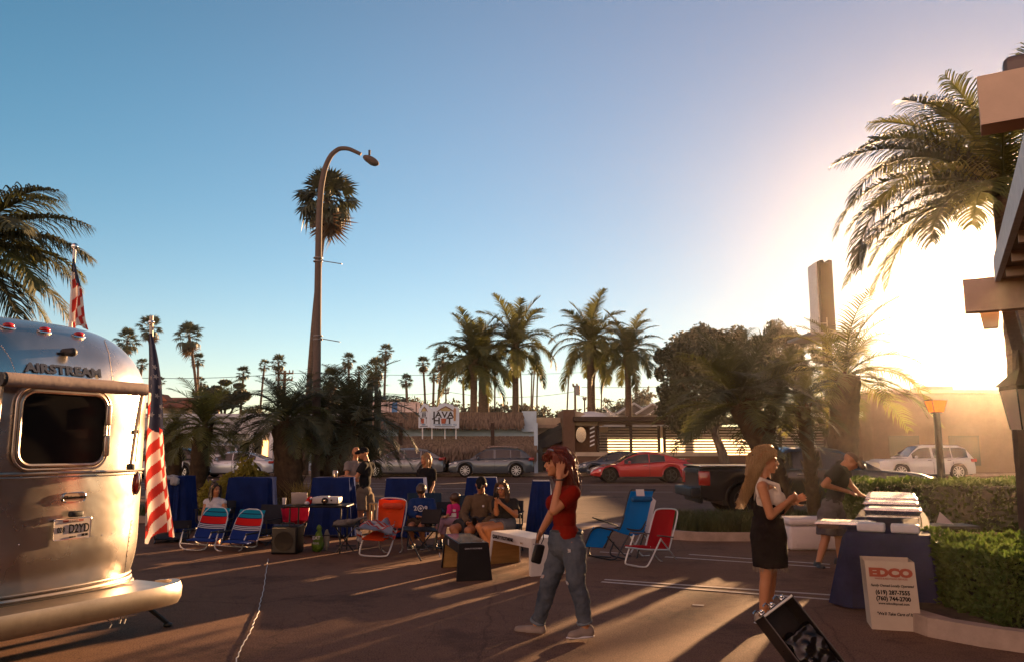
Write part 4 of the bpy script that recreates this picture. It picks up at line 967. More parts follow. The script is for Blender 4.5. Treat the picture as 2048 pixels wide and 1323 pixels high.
# cars facing left: tail on the right -> rotate by 180 degrees
q = put(1067, 44.6); car('parked_suv', 'grey blue parked suv with roof rails, fully visible before the thatched shop', (q[0], 45.5, 0), math.pi, paint('paint_greyblue', (.07, .085, .10)), group='cars parked along the far kerb', **SUV)
q = put(886, 44.6); s2 = dict(SUV); s2.update(rails=False, roof=[(.10, 1.02), (.5, 1.30), (.9, 1.50), (1.6, 1.60), (2.3, 1.58), (2.8, 1.46), (3.2, 1.24), (3.6, .98)])
car('parked_suv', 'silver grey parked suv half hidden behind the blonde woman in black', (q[0], 45.5, 0), math.pi, paint('paint_silvergrey', (.16, .165, .17)), group='cars parked along the far kerb', **s2)
q = put(1322, 44.8); car('parked_car', 'dark blue parked car mostly hidden behind the red coupe', (q[0], 45.7, 0), math.pi, paint('paint_darkblue', (.02, .035, .06)), group='cars parked along the far kerb', **SED)
CP = dict(L=4.75, W=1.88, top=[(0, .70), (.05, .90), (.25, .97), (.9, .99), (1.5, .95), (3.0, .86), (3.7, .83), (4.35, .70), (4.65, .56), (4.75, .45)],
          roof=[(.22, .99), (.6, 1.10), (1.1, 1.28), (1.6, 1.39), (2.1, 1.43), (2.5, 1.39), (2.95, 1.21), (3.5, .86)],
          belt=[(0, .97), (1.2, .98), (2.0, .92), (3.5, .85)], wheels=(.98, 3.85), wr=.36, glass_x=(1.25, 3.15), pillars=(2.0,), handles=(2.2,), mirror_x=2.95, tail=.82)
q = put(1385, 37.6); car('red_coupe', 'red sports coupe with dark wheels and a small rear spoiler driving on the road', (q[0], 38.6, 0), math.pi+R(1), paint('paint_red', (.42, .012, .012), .2), rim=M_RIMD, spokes=5, spoiler=True, **CP)
RR = dict(L=4.9, W=1.98, top=[(0, .85), (.05, 1.1), (3.3, 1.08), (4.6, 1.02), (4.85, .85), (4.9, .6)],
          roof=[(.10, 1.12), (.35, 1.62), (.7, 1.74), (2.4, 1.76), (2.8, 1.70), (3.5, 1.10)], belt=[(0, 1.12), (3.5, 1.07)], wheels=(.95, 3.85), wr=.40, glass_x=(.4, 3.2), pillars=(1.2, 2.2), handles=(1.4, 2.4), mirror_x=3.1, tail=.98)
q = put(1955, 41); car('white_suv', 'white boxy suv in the glare by the long building', (q[0], 42, 0), math.pi, paint('paint_white', (.55, .53, .50), .0), **RR)
q = put(545, 43.5); car('silver_sedan', 'silver sedan on the road glimpsed behind the left palms and yellow green bush', (q[0], 44.4, 0), math.pi, paint('paint_silver', (.42, .44, .47)), **SED)
q = put(462, 46); s3 = dict(RR); car('white_van', 'tall white car roof showing above the silver sedan behind the palms', (q[0], 48.4, .13), math.pi, paint('paint_white', (.55, .53, .50), .0), **s3)
q = put(398, 42); s4 = dict(SUV); s4.update(rails=False); car('patrol_suv', 'dark suv with a white panel parked between the palm trunks at the left', (q[0], 43, 0), math.pi, paint('paint_black', (.015, .014, .015), .1), **s4)
tq = [o for o in COL.objects if o.name == 'patrol_suv'][0]
for s in (-1, 1): g = MB(); g.rbox((1.9, s*.955, .72), (2.1, .03, .42), .01); g.build('door_panel', mat('panel_white', (.6, .6, .6), .5, var=.03), tq)
# pickup on the near lane behind the right bed, facing right
PK = dict(L=5.75, W=2.0, top=[(0, 1.13), (.02, 1.17), (1.85, 1.17), (1.95, 1.16), (3.9, 1.14), (4.3, 1.12), (5.3, 1.04), (5.65, .92), (5.75, .6)],
          roof=[(1.92, 1.16), (2.02, 1.52), (2.25, 1.66), (3.0, 1.69), (3.45, 1.62), (3.9, 1.40), (4.35, 1.13)], belt=[(0, 1.15), (4.4, 1.12)], wheels=(1.05, 4.75), wr=.40, sill=.36,
          glass_x=(2.15, 4.0), pillars=(2.95,), handles=(2.4, 3.2), mirror_x=3.85, tail=.92, bed=True, taper=.05)
q = at(1404, 960, 19.2)
pk = car('pickup_truck', 'black pickup truck with chrome trimmed windows behind the right planting bed', (q.x, 20.3, -.03), R(0), paint('paint_black', (.015, .014, .015), .1), rim=M_RIMD, spokes=6, cat='truck', **PK)
g = MB(); g.box((.95, 0, 1.20), (1.9, 1.72, .03)); g.build('bed_cover', M_TRIM, pk)
for s in (-1, 1):
    g = MB(); g.rbox((.95, s*.90, 1.205), (1.9, .12, .05), .02); g.build('bed_rail', M_CHROME if s < 0 else M_TRIM, pk, True)
    g = MB(); g.tube([(2.1, s*.90, .34), (4.1, s*.90, .34)], .05, 8); g.build('side_step', M_CHROME, pk, True)
g = MB(); g.rbox((-.12, 0, .58), (.26, 1.9, .24), .05); g.build('step_bumper', M_TRIM, pk, True)
g = MB(); g.rbox((-.005, 0, 1.08), (.04, 1.5, .1), .01); g.build('tailgate_handle', M_TRIM, pk, True)
# haze: even volume added to imitate the lens glare round the sun
hz = MB(); hz.box((0, 62, 24), (420, 150, 54)); ho = hz.build('haze', M_BLACK, kind='stuff')
m = bpy.data.materials.new('glare_haze'); m.use_nodes = True; N_ = m.node_tree.nodes; N_.clear()
o_2 = N_.new('ShaderNodeOutputMaterial'); v_ = N_.new('ShaderNodeVolumePrincipled')
v_.inputs['Density'].default_value = 0.00021; v_.inputs['Anisotropy'].default_value = 0.92; v_.inputs['Color'].default_value = (1, .93, .82, 1)
m.node_tree.links.new(v_.outputs[0], o_2.inputs['Volume']); ho.data.materials.clear(); ho.data.materials.append(m)
# ---------------------------------------------------------------- big palms at both edges
def big_palm(name, label, c, base_z, spec, m, L0, pairs, ll, lw, trunk, seed=0, hang=.45):
    t = thing(name, label, 'palm', (c.x, c.y, base_z)); h = c.z-base_z
    me, tp = trunk_mesh(h, trunk*1.2, trunk, (0, 0), 14, .02, seed=seed); obj_from(me, 'trunk', t)
    for i, (az_, e0_, dr_, k) in enumerate(spec):
        fm = frond_mesh('frond', L0*k, e0_, dr_, m[i % len(m)], int(pairs*k), ll/k, lw, hang, seed*31+i, 3, rr=.03, fwd=.5, start=.10)
        obj_from(fm, 'frond', t, tp, (0, 0, R(az_)))
    return t
c = at(2008, 395, 15.0)
big_palm('queen_palm', 'large queen palm fanning feathery fronds against the glare behind the porch eave', c, 0,
         [(178, 58, 92, 1.0), (196, 70, 80, .95), (165, 66, 70, .95), (172, 34, 112, 1.18), (186, 44, 118, 1.15), (200, 28, 90, 1.05), (158, 30, 95, 1.0), (182, 14, 100, 1.12), (172, -2, 85, .95),
          (176, 4, 80, 1.15), (188, 24, 122, 1.25), (166, -6, 74, 1.0), (182, 84, 34, .85), (150, 60, 60, .9), (215, 55, 70, .95), (240, 45, 80, 1), (300, 60, 60, .95), (350, 50, 70, 1), (30, 45, 80, 1), (80, 50, 75, 1), (120, 55, 70, 1),
          (230, 10, 80, .95), (205, 8, 85, .9), (150, 8, 80, .9), (260, 70, 50, 1), (170, 50, 82, 1.08)],
         [M_FROND, M_FRONDD, M_FRONDL], 3.25, 84, .27, .032, .2, 5, .62)
c = at(-85, 500, 13.0)
big_palm('queen_palm', 'big dark palm whose arching fronds hang in from the left edge above the trailer', c, 0,
         [(2, 38, 62, 1.0), (-12, 48, 70, 1.0), (18, 30, 75, .95), (4, 12, 72, 1.0), (-20, 8, 78, .95), (10, -8, 60, 1.0), (-6, 58, 72, .95), (30, 20, 70, .9), (-35, 30, 70, 1), (-10, -25, 45, .85), (20, -20, 50, .85),
          (90, 40, 80, 1), (150, 40, 80, 1), (210, 40, 80, 1), (270, 40, 80, 1), (0, 25, 70, 1.05)],
         [M_FRONDD, M_FROND, M_FRONDD], 2.25, 76, .34, .032, .2, 8, .8)
# ---------------------------------------------------------------- date palms in the beds
D_M = {}
def date_palm(label, base, crown, rad_px, Y, m, n, tr, seed, light=False, z0=.11, L=None, group=None, droopk=1.0):
    b = at(base[0], base[1], Y); c = at(crown[0], crown[1], Y); b.z = z0; h = c.z-z0; bend = c.x-b.x; s = rad_px/1600*Y
    t = thing('date_palm', label, 'palm', (b.x, Y, z0), 0, group)
    me, tp = trunk_mesh(h, tr, tr*1.05, (bend, 0), 12, .04, 1.0, seed, M_SHAG); obj_from(me, 'trunk', t)
    ms = [frond_mesh('frond', 1.25, e, d*droopk, m[k % len(m)], 30, .24, .019, .35, seed*13+k, 2, rr=.014, fwd=.6, ragged=.25) for k, (e, d) in enumerate(((78, 70), (60, 95), (42, 105), (25, 100), (5, 85), (-15, 60)))]
    r_ = random.Random(seed)
    for i in range(n):
        k = i/n; az_ = i*2.39996+r_.uniform(-.25, .25); mi = min(5, int(k*6))
        obj_from(ms[mi], 'frond', t, (tp.x, tp.y, tp.z+.05-.12*k), (r_.uniform(-.25, .25), r_.uniform(-.1, .1), az_), s/1.05*r_.uniform(.8, 1.12))
    return t
GL, GR = 'short date palms in the left planting bed', 'date palms in the right planting bed'
date_palm('short palm with a knobbly trunk just right of the trailer flag, behind its stripes', (350, 1000), (343, 872), 70, 19.5, [M_FROND, M_FRONDL], 34, .16, 21, group=GL)
date_palm('short palm with bright green arching fronds above the seated woman in white', (392, 1005), (408, 852), 92, 19.0, [M_FRONDL, M_FROND], 46, .20, 22, group=GL)
date_palm('stout short palm left of the lamp post with the thickest shaggy trunk', (577, 1010), (572, 842), 112, 19.2, [M_FRONDD, M_FRONDD, M_FROND], 60, .33, 23, group=GL)
date_palm('dark bushy palm right of the lamp post leaning over the two men', (660, 1000), (702, 848), 125, 20.4, [M_FRONDD, M_FRONDD], 64, .26, 24, group=GL)
date_palm('low dark palm clump crowding behind the lamp post', (640, 1000), (636, 830), 90, 21.5, [M_FRONDD, M_FROND], 44, .2, 25, group=GL)
date_palm('dense shaggy palm with a leaning trunk behind the blonde woman in dungarees', (1562, 1020), (1478, 805), 140, 16.6, [M_FRONDD, M_FROND, M_FRONDD], 62, .26, 31, group=GR, droopk=.66)
date_palm('small slim palm between the leaning shaggy palm and the stout tall one', (1628, 1025), (1604, 812), 78, 16.2, [M_FROND, M_FRONDD], 40, .12, 32, group=GR, droopk=.8)
date_palm('bushy palm crown at the left of the right bed over the pickup bed', (1520, 1020), (1560, 768), 95, 17.4, [M_FROND, M_FRONDD], 30, .16, 34, group=GR)
date_palm('stout tall date palm with backlit arching fronds behind the pickup cab', (1690, 1000), (1692, 750), 152, 23.6, [M_FROND, M_FRONDL], 34, .40, 33, z0=0, group=GR, droopk=.9)
# columnar cactus above the left bed
t = thing('cactus', 'tall many armed cactus spiking up right of the lamp post', 'cactus', (at(728, 800, 24).x, 24, 0)); r_ = random.Random(4)
for i in range(9):
    px = 706+i*6.5; top = at(px, 748+r_.uniform(0, 34), 24); g = MB(); x0 = at(728, 900, 24).x+(i-4)*.03
    a_ = Vector((x0, 24+r_.uniform(-.2, .2), 1.2)); b_ = Vector((top.x, a_.y, top.z)); g.tube([a_, Vector((b_.x, a_.y, 2.2)), b_-Vector((0, 0, .1)), b_], [.06, .06, .055, .02], 7); o_3 = g.build('stem', mat('cactus_green', (.05, .055, .025), .7, var=.2), t, True, world=True)
g = MB(); g.tube([(at(728, 900, 24).x, 24, 0), (at(728, 900, 24).x, 24, 1.4)], [.22, .12], 8); g.build('trunk', M_BARK, t, True, world=True)

# ---------------------------------------------------------------- bushes, hedges, grasses
def leaf_shell(g, x0, x1, y0, y1, z0, z1, n, size, r_, top_bias=.45, up=0.0, bumps=.06, n_in=0):
    W_, D_, H_ = x1-x0, y1-y0, z1-z0
    for i in range(n):
        q = r_.random()
        if q < top_bias: p = Vector((r_.uniform(x0, x1), r_.uniform(y0, y1), z1)); nn = Vector((0, 0, 1))
        elif q < top_bias+(1-top_bias)*.62: p = Vector((r_.uniform(x0, x1), y0, r_.uniform(z0, z1))); nn = Vector((0, -1, 0))
        elif q < top_bias+(1-top_bias)*.90: p = Vector((x0, r_.uniform(y0, y1), r_.uniform(z0, z1))); nn = Vector((-1, 0, 0))
        else: p = Vector((r_.uniform(x0, x1), y1, r_.uniform(z0, z1))); nn = Vector((0, 1, 0))
        k = noise.noise(p*2.2)*bumps*1.6+noise.noise(p*6)*bumps*.7-r_.random()**2*bumps*1.4
        if nn.z > .5 and p.x < x0+.12: k -= .05
        p = p+nn*k
        d = (nn*r_.uniform(.2, 1.1)+Vector((r_.gauss(0, .7), r_.gauss(0, .7), r_.gauss(0, .6)+up))).normalized()
        s = d.cross(Vector((r_.gauss(0, 1), r_.gauss(0, 1), r_.gauss(0, 1)))).normalized(); z = size*r_.uniform(.6, 1.3)
        nl = d.cross(s).normalized()*z*.12
        g.add([p, p+d*z*.55+s*z*.3+nl, p+d*z, p+d*z*.55-s*z*.3+nl], [(0, 1, 2), (0, 2, 3)])
M_HEDGE = mat('hedge_leaf', (0.030, 0.066, 0.008), .5, col2=(.085, .125, .018), scale=5, trans=.45, spec=.25)
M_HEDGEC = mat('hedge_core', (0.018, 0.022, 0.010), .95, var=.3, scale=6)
M_BUSHY = mat('bush_yellow', (.24, .22, .03), .55, col2=(.42, .33, .05), scale=4, trans=.6)
M_BUSHD = mat('bush_dry', (.34, .23, .06), .6, col2=(.18, .14, .04), scale=4, trans=.55)
def hedge(label, x0, x1, y0, y1, z0, z1, n, size, seed, cat='hedge', **k):
    t = thing('hedge', label, cat, ((x0+x1)/2, (y0+y1)/2, z0)); g = MB(); e = .07
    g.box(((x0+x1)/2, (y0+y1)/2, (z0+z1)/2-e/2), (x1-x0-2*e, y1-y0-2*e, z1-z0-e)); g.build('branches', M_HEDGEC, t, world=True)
    g = MB(); leaf_shell(g, x0, x1, y0, y1, z0, z1, n, size, random.Random(seed), **k); tag(g.build('leaves', M_HEDGE, t, world=True), kind='stuff'); return t
hedge('clipped glossy green hedge filling the lower right corner above a pale kerb', 4.16, 7.6, 6.95, 8.75, .12, .70, 21000, .062, 1, up=.5, bumps=.05, top_bias=.42)
hedge('long clipped hedge behind the buffet table with a sunlit yellow top', 6.45, 16, 14.7, 15.9, .1, .98, 16000, .075, 2, up=.3, bumps=.06)
hedge('short lit hedge end behind the far corner of the buffet table', 6.55, 7.5, 16.1, 17.0, .1, .95, 2600, .075, 3, up=.3)
def bush(label, px, py0, py1, wpx, Y, n, size, m, seed, name='bush', cat='bush'):
    a = at(px, py1, Y); b = at(px, py0, Y); k = Y/1600; t = thing(name, label, cat, (a.x, Y, .1)); g = MB(); r_ = random.Random(seed)
    H = b.z-.1; W_ = wpx*k/2
    for j in range(16):
        a_ = r_.uniform(0, 6.28); rr = W_*r_.random()**.5*.8; cx_, cy_ = a.x+rr*math.cos(a_), Y+rr*.6*math.sin(a_); hh = H*(.95-.45*(rr/W_))*r_.uniform(.7, 1.0)
        leaf_cloud(g, (cx_, cy_, .1+hh*.62), (W_*.36, W_*.36, hh*.42), n//16, size, r_, .25)
    g.build('leaves', m, t, world=True); g = MB()
    for j in range(10): a_ = r_.uniform(0, 6.28); g.tube([(a.x, Y, .1), (a.x+W_*.6*math.cos(a_), Y+W_*.4*math.sin(a_), .1+H*.6)], [.02, .01], 4)
    g.build('stems', M_BARK, t, world=True); return t
bush('tall yellow green backlit bush in the left bed', 486, 892, 1000, 100, 18.3, 6500, .075, M_BUSHY, 1)
bush('lower golden bush right of the tall yellow green one', 524, 930, 1000, 80, 20.6, 4200, .065, M_BUSHD, 2)
bush('golden leafy bush behind the seated woman in white', 440, 925, 1010, 90, 18.0, 5000, .07, M_BUSHY, 3)
bush('dull dry bush at the base of the trailer flag palms', 366, 950, 1010, 50, 20.6, 900, .05, M_BUSHD, 4)
bush('small dark green shrub in front of the stout palm trunk', 550, 985, 1030, 60, 18.6, 900, .05, M_LEAFM, 5)
bush('dark green shrub in front of the short palm between left beds', 620, 985, 1030, 60, 18.8, 900, .05, M_LEAFM, 6)
def grass(name, label, cat, area, n, h, m, seed, kind=None, spread=.25, w_=.006):
    r_ = random.Random(seed); g = MB()
    for i in range(n):
        x, y = area(r_); hh = h*r_.uniform(.5, 1.15); a_ = r_.uniform(0, 6.28); d = Vector((math.cos(a_), math.sin(a_), 0))*hh*spread*r_.uniform(.2, 1.6); s = Vector((-math.sin(a_), math.cos(a_), 0))*w_
        b = Vector((x, y, .1)); m1 = b+d*.35+Vector((0, 0, hh*.6)); tp = b+d+Vector((0, 0, hh*(1-.25*abs(spread)))); g.add([b-s, b+s, m1+s*.8, m1-s*.8, tp], [(0, 1, 2, 3), (3, 2, 4)])
    o = g.build(name, m); tag(o, label, cat, kind=kind); return o
M_GRASS = mat('grass_blade', (.045, .062, .015), .6, col2=(.09, .10, .025), scale=3, trans=.35)
M_STRAWG = mat('golden_grass', (.30, .21, .05), .6, col2=(.42, .30, .09), scale=3, trans=.45)
def gb(r_):
    while True:
        x = r_.uniform(3.1, 6.4); y = r_.uniform(14.7, 16.6)
        if noise.noise(Vector((x*1.3, y*1.3, 0))) > -.25: return x, y
grass('bed_grass', None, None, gb, 9000, .34, M_GRASS, 3, 'stuff', .5)
gq = G(602, 1010); grass('ornamental_grass', 'tuft of golden ornamental grass left of the lamp post', 'plant', lambda r_: (at(604, 990, 18.7).x+r_.gauss(0, .11), 18.7+r_.gauss(0, .12)), 420, .80, M_STRAWG, 5, None, .42, .009)
grass('bed_grass', None, None, lambda r_: (r_.uniform(-12, -4.6), r_.uniform(18.1, 19.8)), 5000, .22, M_GRASS, 6, 'stuff', .5)
# ---------------------------------------------------------------- lanterns
def lantern(label, px, top, bot, Y, post_w, lit, foot_z, hwpx, lean=0):
    a = at(px, top, Y); b = at(px, bot, Y); k = Y/1600; hw = hwpx*k; t = thing('lantern', label, 'lamp', (a.x, Y, foot_z)); H = a.z-b.z
    gm = mat('lantern_amber', (.75, .22, .03), .4, var=.05, trans=.7, emit=(1, .25, .03, .55)) if lit else mat('lantern_milk', (.55, .45, .36), .4, var=.05, trans=.5)
    g = MB(); n = 4
    def fr(r0, r1, z0, z1): 
        rm_ = Euler((0, 0, R(45))).to_matrix(); g.lathe([(r0*1.414, z0), (r1*1.414, z1)], 4, (a.x, Y, 0), rm_)
    fr(hw*.66, hw, b.z, a.z-H*.14); g.build('glass', gm, t, world=True)
    g = MB(); fr(hw*1.05, hw*1.05, a.z-H*.14, a.z-H*.06)
    if not lit: fr(hw*1.25, hw*.25, a.z-H*.06, a.z+H*.30); fr(hw*.2, .01, a.z+H*.30, a.z+H*.75); 
    g.build('cap', M_TRIM if lit else mat('lantern_hazed', (.07, .045, .03), .8), t, world=True)  # unlit lantern's cap and post browner: haze is put into their colour
    for sx in (-1, 1):
        for sy in (-1, 1):
            g = MB(); g.tube([(a.x+sx*hw*.66, Y+sy*hw*.66, b.z), (a.x+sx*hw*1.0, Y+sy*hw*1.0, a.z-H*.13)], hw*.06, 4); g.build('frame_bar', M_TRIM, t, world=True)
    g = MB(); g.lathe([(hw*.7, b.z-.03-foot_z), (hw*.7, b.z-foot_z), ], 8, (0, 0, 0)); g.tube([(0, 0, 0), (lean, 0, b.z-foot_z)], [post_w*1.15, post_w*.85], 10); g.build('post', M_TRIM if lit else mat('lantern_hazed', (.07, .045, .03), .8), t, True)
    return t
lantern('orange glowing lantern on a dark post behind the long hedge', 1871, 797, 823, 16.4, .075, True, .1, 15)
lantern('large dark framed lantern with milky panes at the right edge beside the porch', 2043, 766, 858, 9.6, .16, False, 0, 28)
# ---------------------------------------------------------------- aluminium travel trailer
TA = R(27); TU = Vector((math.sin(TA), math.cos(TA), 0)); TN = Vector((math.cos(TA), -math.sin(TA), 0)); ZZ = Vector((0, 0, 1))
TO = at(140, 1055, 6.4); TO.z = 0
def TW(u, n, z): return TO+TU*u+TN*n+ZZ*z
def tpl(px, py, n=0.0):
    d = ray(px, py); o = TO+TN*n; k = (o-CAM).dot(TN)/d.dot(TN); p = CAM+d*k-TO; return p.dot(TU), p.z
U0, A0, B0, PW = -.12, 1.15, .90, 2.6; ZB, ZT = .47, 2.66
def inset(z):
    if z > 2.0: q = min(1, (z-2.0)/(ZT-2.0)); return .62*(1-math.sqrt(max(0, 1-q*q)))
    if z < .85: q = (.85-z)/.4; return .07*q*q
    return 0.0
def shellF(u, n, z):
    d = inset(z); A = A0-d; B = B0-d*.95
    if z > ZT or z < ZB: return 1
    if n < -B0: return abs(u-U0)-A
    return ((abs(u-U0)/A)**PW+(abs(n+B0)/B)**PW)**(1/PW)-1
def tsurf(px, py):
    d = ray(px, py).normalized(); p = CAM+d*3.5
    for i in range(3000):
        p = p+d*.004; q = p-TO
        if shellF(q.dot(TU), q.dot(TN), q.z) < 0: break
    q = p-TO; u, n, z = q.dot(TU), q.dot(TN), q.z; e = .01
    g_ = TU*(shellF(u+e, n, z)-shellF(u-e, n, z))+TN*(shellF(u, n+e, z)-shellF(u, n-e, z))+ZZ*(shellF(u, n, min(z+e, ZT-.001))-shellF(u, n, z-e))
    return p, g_.normalized()
M_ALU = bpy.data.materials.new('aluminium_skin'); M_ALU.use_nodes = True
_N = M_ALU.node_tree.nodes; _L = M_ALU.node_tree.links; _b = _N['Principled BSDF']
_b.inputs['Metallic'].default_value = 1.0
_tc = _N.new('ShaderNodeTexCoord'); _n1 = _N.new('ShaderNodeTexNoise'); _n1.inputs['Scale'].default_value = 2.2; _n1.inputs['Detail'].default_value = 6
_L.new(_tc.outputs['Object'], _n1.inputs['Vector'])
_r1 = _N.new('ShaderNodeValToRGB'); _r1.color_ramp.elements[0].color = (.60, .53, .46, 1); _r1.color_ramp.elements[1].color = (.82, .76, .70, 1); _r1.color_ramp.elements[0].position = .3; _r1.color_ramp.elements[1].position = .7
_L.new(_n1.outputs['Fac'], _r1.inputs['Fac']); _L.new(_r1.outputs['Color'], _b.inputs['Base Color'])
_r2 = _N.new('ShaderNodeMapRange'); _r2.inputs['To Min'].default_value = .21; _r2.inputs['To Max'].default_value = .34; _L.new(_n1.outputs['Fac'], _r2.inputs['Value']); _L.new(_r2.outputs[0], _b.inputs['Roughness'])
_n2 = _N.new('ShaderNodeTexNoise'); _n2.inputs['Scale'].default_value = 3.0; _n2.inputs['Detail'].default_value = 2; _L.new(_tc.outputs['Object'], _n2.inputs['Vector'])
_bp = _N.new('ShaderNodeBump'); _bp.inputs['Strength'].default_value = .25; _bp.inputs['Distance'].default_value = .03; _L.new(_n2.outputs['Fac'], _bp.inputs['Height']); _L.new(_bp.outputs[0], _b.inputs['Normal'])
M_ALUB = mat('aluminium_trim', (.44, .37, .30), .38, metal=1, var=.12, scale=6)
M_AWN = mat('awning_fabric', (.30, .22, .18), .7, var=.18, scale=5, stretch=(1, 1, 1), bump=.2)
M_RED = mat('marker_red', (.55, .02, .015), .15, var=0, coat=1, trans=.25)
M_PW = mat('plate_cream', (.60, .52, .44), .85, var=.06, scale=9); M_INK = mat('dark_ink', (.012, .011, .012), .95, var=0)
tr = thing('travel_trailer', 'rounded silver aluminium travel trailer seen from behind, parked at the left edge', 'trailer', tuple(TO))
g = MB(); vs = []; rings = []
zs = [ZB+(2.0-ZB)*i/26 for i in range(27)]+[2.0+(ZT-2.0)*math.sin(R(90*i/22)) for i in range(1, 23)]
Nn = 60
for z in zs:
    d = inset(z); A = A0-d; B = B0-d*.95; ring = [TW(U0-A, -5.5, z)]
    for i in range(Nn+1):
        a = math.pi*i/Nn; c, s = -math.cos(a), math.sin(a)
        ring.append(TW(U0+A*math.copysign(abs(c)**(2/PW), c), -B0+B*abs(s)**(2/PW), z))
    ring.append(TW(U0+A, -5.5, z)); vs += ring
n = Nn+3; fs = [(j*n+i, j*n+i+1, (j+1)*n+i+1, (j+1)*n+i) for j in range(len(zs)-1) for i in range(n-1)]
fs.append(tuple((len(zs)-1)*n+i for i in range(n))); fs.append(tuple(reversed(range(n)))); g.add(vs, fs)
g.build('shell', M_ALU, tr, True, world=True, auto=50)
def hug(z, a0, a1, off, num=50):       # points hugging the shell at height z
    d = inset(z); A = A0-d+off; B = B0-d*.95+off; out_ = []
    for i in range(num+1):
        a = R(a0+(a1-a0)*i/num); c, s = -math.cos(a), math.sin(a); out_.append(TW(U0+A*math.copysign(abs(c)**(2/PW), c), -B0+B*abs(s)**(2/PW), z))
    return out_
g = MB(); g.tube(hug(1.425, 0, 180, .004), .014, 6); g.build('belt_trim', M_ALUB, tr, True, world=True)
g = MB(); g.tube(hug(1.395, 0, 180, .003), .007, 6); g.build('belt_trim', M_ALUB, tr, True, world=True)
for z, r_0, off in ((.50, .022, .01), (.455, .03, .035), (.54, .009, .004)):
    g = MB(); g.tube(hug(z, 0, 180, off), r_0, 8); g.build('bottom_rail', M_ALUB, tr, True, world=True)
# panel seams and rivets
def seam(pxs):
    pts = []
    for i in range(len(pxs)-1):
        for k in range(6): a = pxs[i]; b = pxs[i+1]; pts.append((a[0]+(b[0]-a[0])*k/6, a[1]+(b[1]-a[1])*k/6))
    return [tsurf(*p) for p in pts+[pxs[-1]]]
for line_ in ([(2, 690), (20, 715), (32, 745)], [(208, 680), (217, 705), (225, 760)], [(262, 1040), (255, 1090), (248, 1150)]):
    ps = seam(line_); g = MB(); g.tube([p+nn*.0015 for p, nn in ps], .0025, 4); g.build('panel_seam', M_ALUB, tr, True, world=True)
g = MB()
for line_, cnt in (([(4, 690), (20, 715), (32, 745)], 10), ([(210, 680), (219, 705), (227, 760)], 16), ([(264, 1040), (257, 1090), (247, 1152)], 20), ([(135, 1077), (165, 1073), (194, 1070), (223, 1066)], 6), ([(38, 1088), (40, 1088)], 1)):
    ps = seam(line_); m_ = len(ps)
    for i in range(cnt): p, nn = ps[int(i*(m_-1)/max(1, cnt-1))]; g.ell(p+nn*.001, (.005, .005, .005), None, 6, 4)
tag(g.build('rivets', M_CHROME, tr, True, world=True), kind='stuff')
# window
w0, w1 = tpl(40, 855), tpl(206, 855); uc = (w0[0]+w1[0])/2; ww = w1[0]-w0[0]; zc_ = 1.765; wh = .53
def rr_ring(hw, hh, r, seg=8):
    p = []
    for qx, qy, a0 in ((1, 1, 0), (-1, 1, 90), (-1, -1, 180), (1, -1, 270)):
        for k in range(seg+1): a = R(a0+90*k/seg); p.append((qx*(hw-r)+r*math.cos(a), qy*(hh-r)+r*math.sin(a)))
    return p
ring = [TW(uc+x, .012, zc_+y) for x, y in rr_ring(ww/2+.015, wh/2+.015, .11)]
g = MB(); g.tube(ring, .017, 8, closed=True, up=TN); wf = g.build('window_frame', M_ALUB, tr, True, world=True)
ring = [TW(uc+x, .012, zc_+y) for x, y in rr_ring(ww/2+.045, wh/2+.045, .13)]
g = MB(); g.tube(ring, .010, 8, closed=True, up=TN); g.build('window_seal', M_ALUB, wf, True, world=True)
g = MB(); poly = rr_ring(ww/2, wh/2, .1); g.prism(poly, TW(uc, .008, zc_), TU, ZZ, .016); g.build('glass', mat('smoked_glass', (.008, .007, .007), .25, var=0, spec=.10), wf, world=True)
for dz in (.12, -.13): g = MB(); g.rbox(TW(uc+ww/2+.02, .03, zc_+dz), (.05, .03, .17), .012, Matrix((TU, TN, ZZ)).transposed()); g.build('latch', M_ALUB, wf, True, world=True)
# awning roller with arms
u0_, z0_ = tpl(-60, 752, .13); u1_, z1_ = tpl(284, 778, .13); zr = (z0_+z1_)/2; ua = tpl(8, 760, .13)[0]
g = MB(); g.tube([TW(ua, .13, zr), TW(u1_, .13, zr)], .054, 18); rl = g.build('awning_roller', M_AWN, tr, True, world=True)
for u_ in (ua-.01, u1_+.01):
    g = MB(); g.tube([TW(u_-.02, .13, zr), TW(u_+.03, .13, zr)], [.052, .05], 16); g.build('end_cap', M_TRIM if u_ < 0 else M_AWN, rl, True, world=True)
    g = MB(); g.tube([TW(u_+.01, .11, zr-.03), TW(u_+.0, .07, zr-.35), TW(u_-.01, .05, 1.45)], [.016, .014, .013], 8); g.build('awning_arm', M_ALUB, tr, True, world=True)
    g = MB(); g.tube([TW(u_+.03, .09, zr-.05), TW(u_+.035, .05, 1.5)], .006, 6); g.build('awning_arm', M_ALUB, tr, True, world=True)
    g = MB(); g.rbox(TW(u_, .04, 1.46), (.05, .06, .05), .01, Matrix((TU, TN, ZZ)).transposed()); g.build('arm_bracket', M_TRIM, tr, True, world=True)
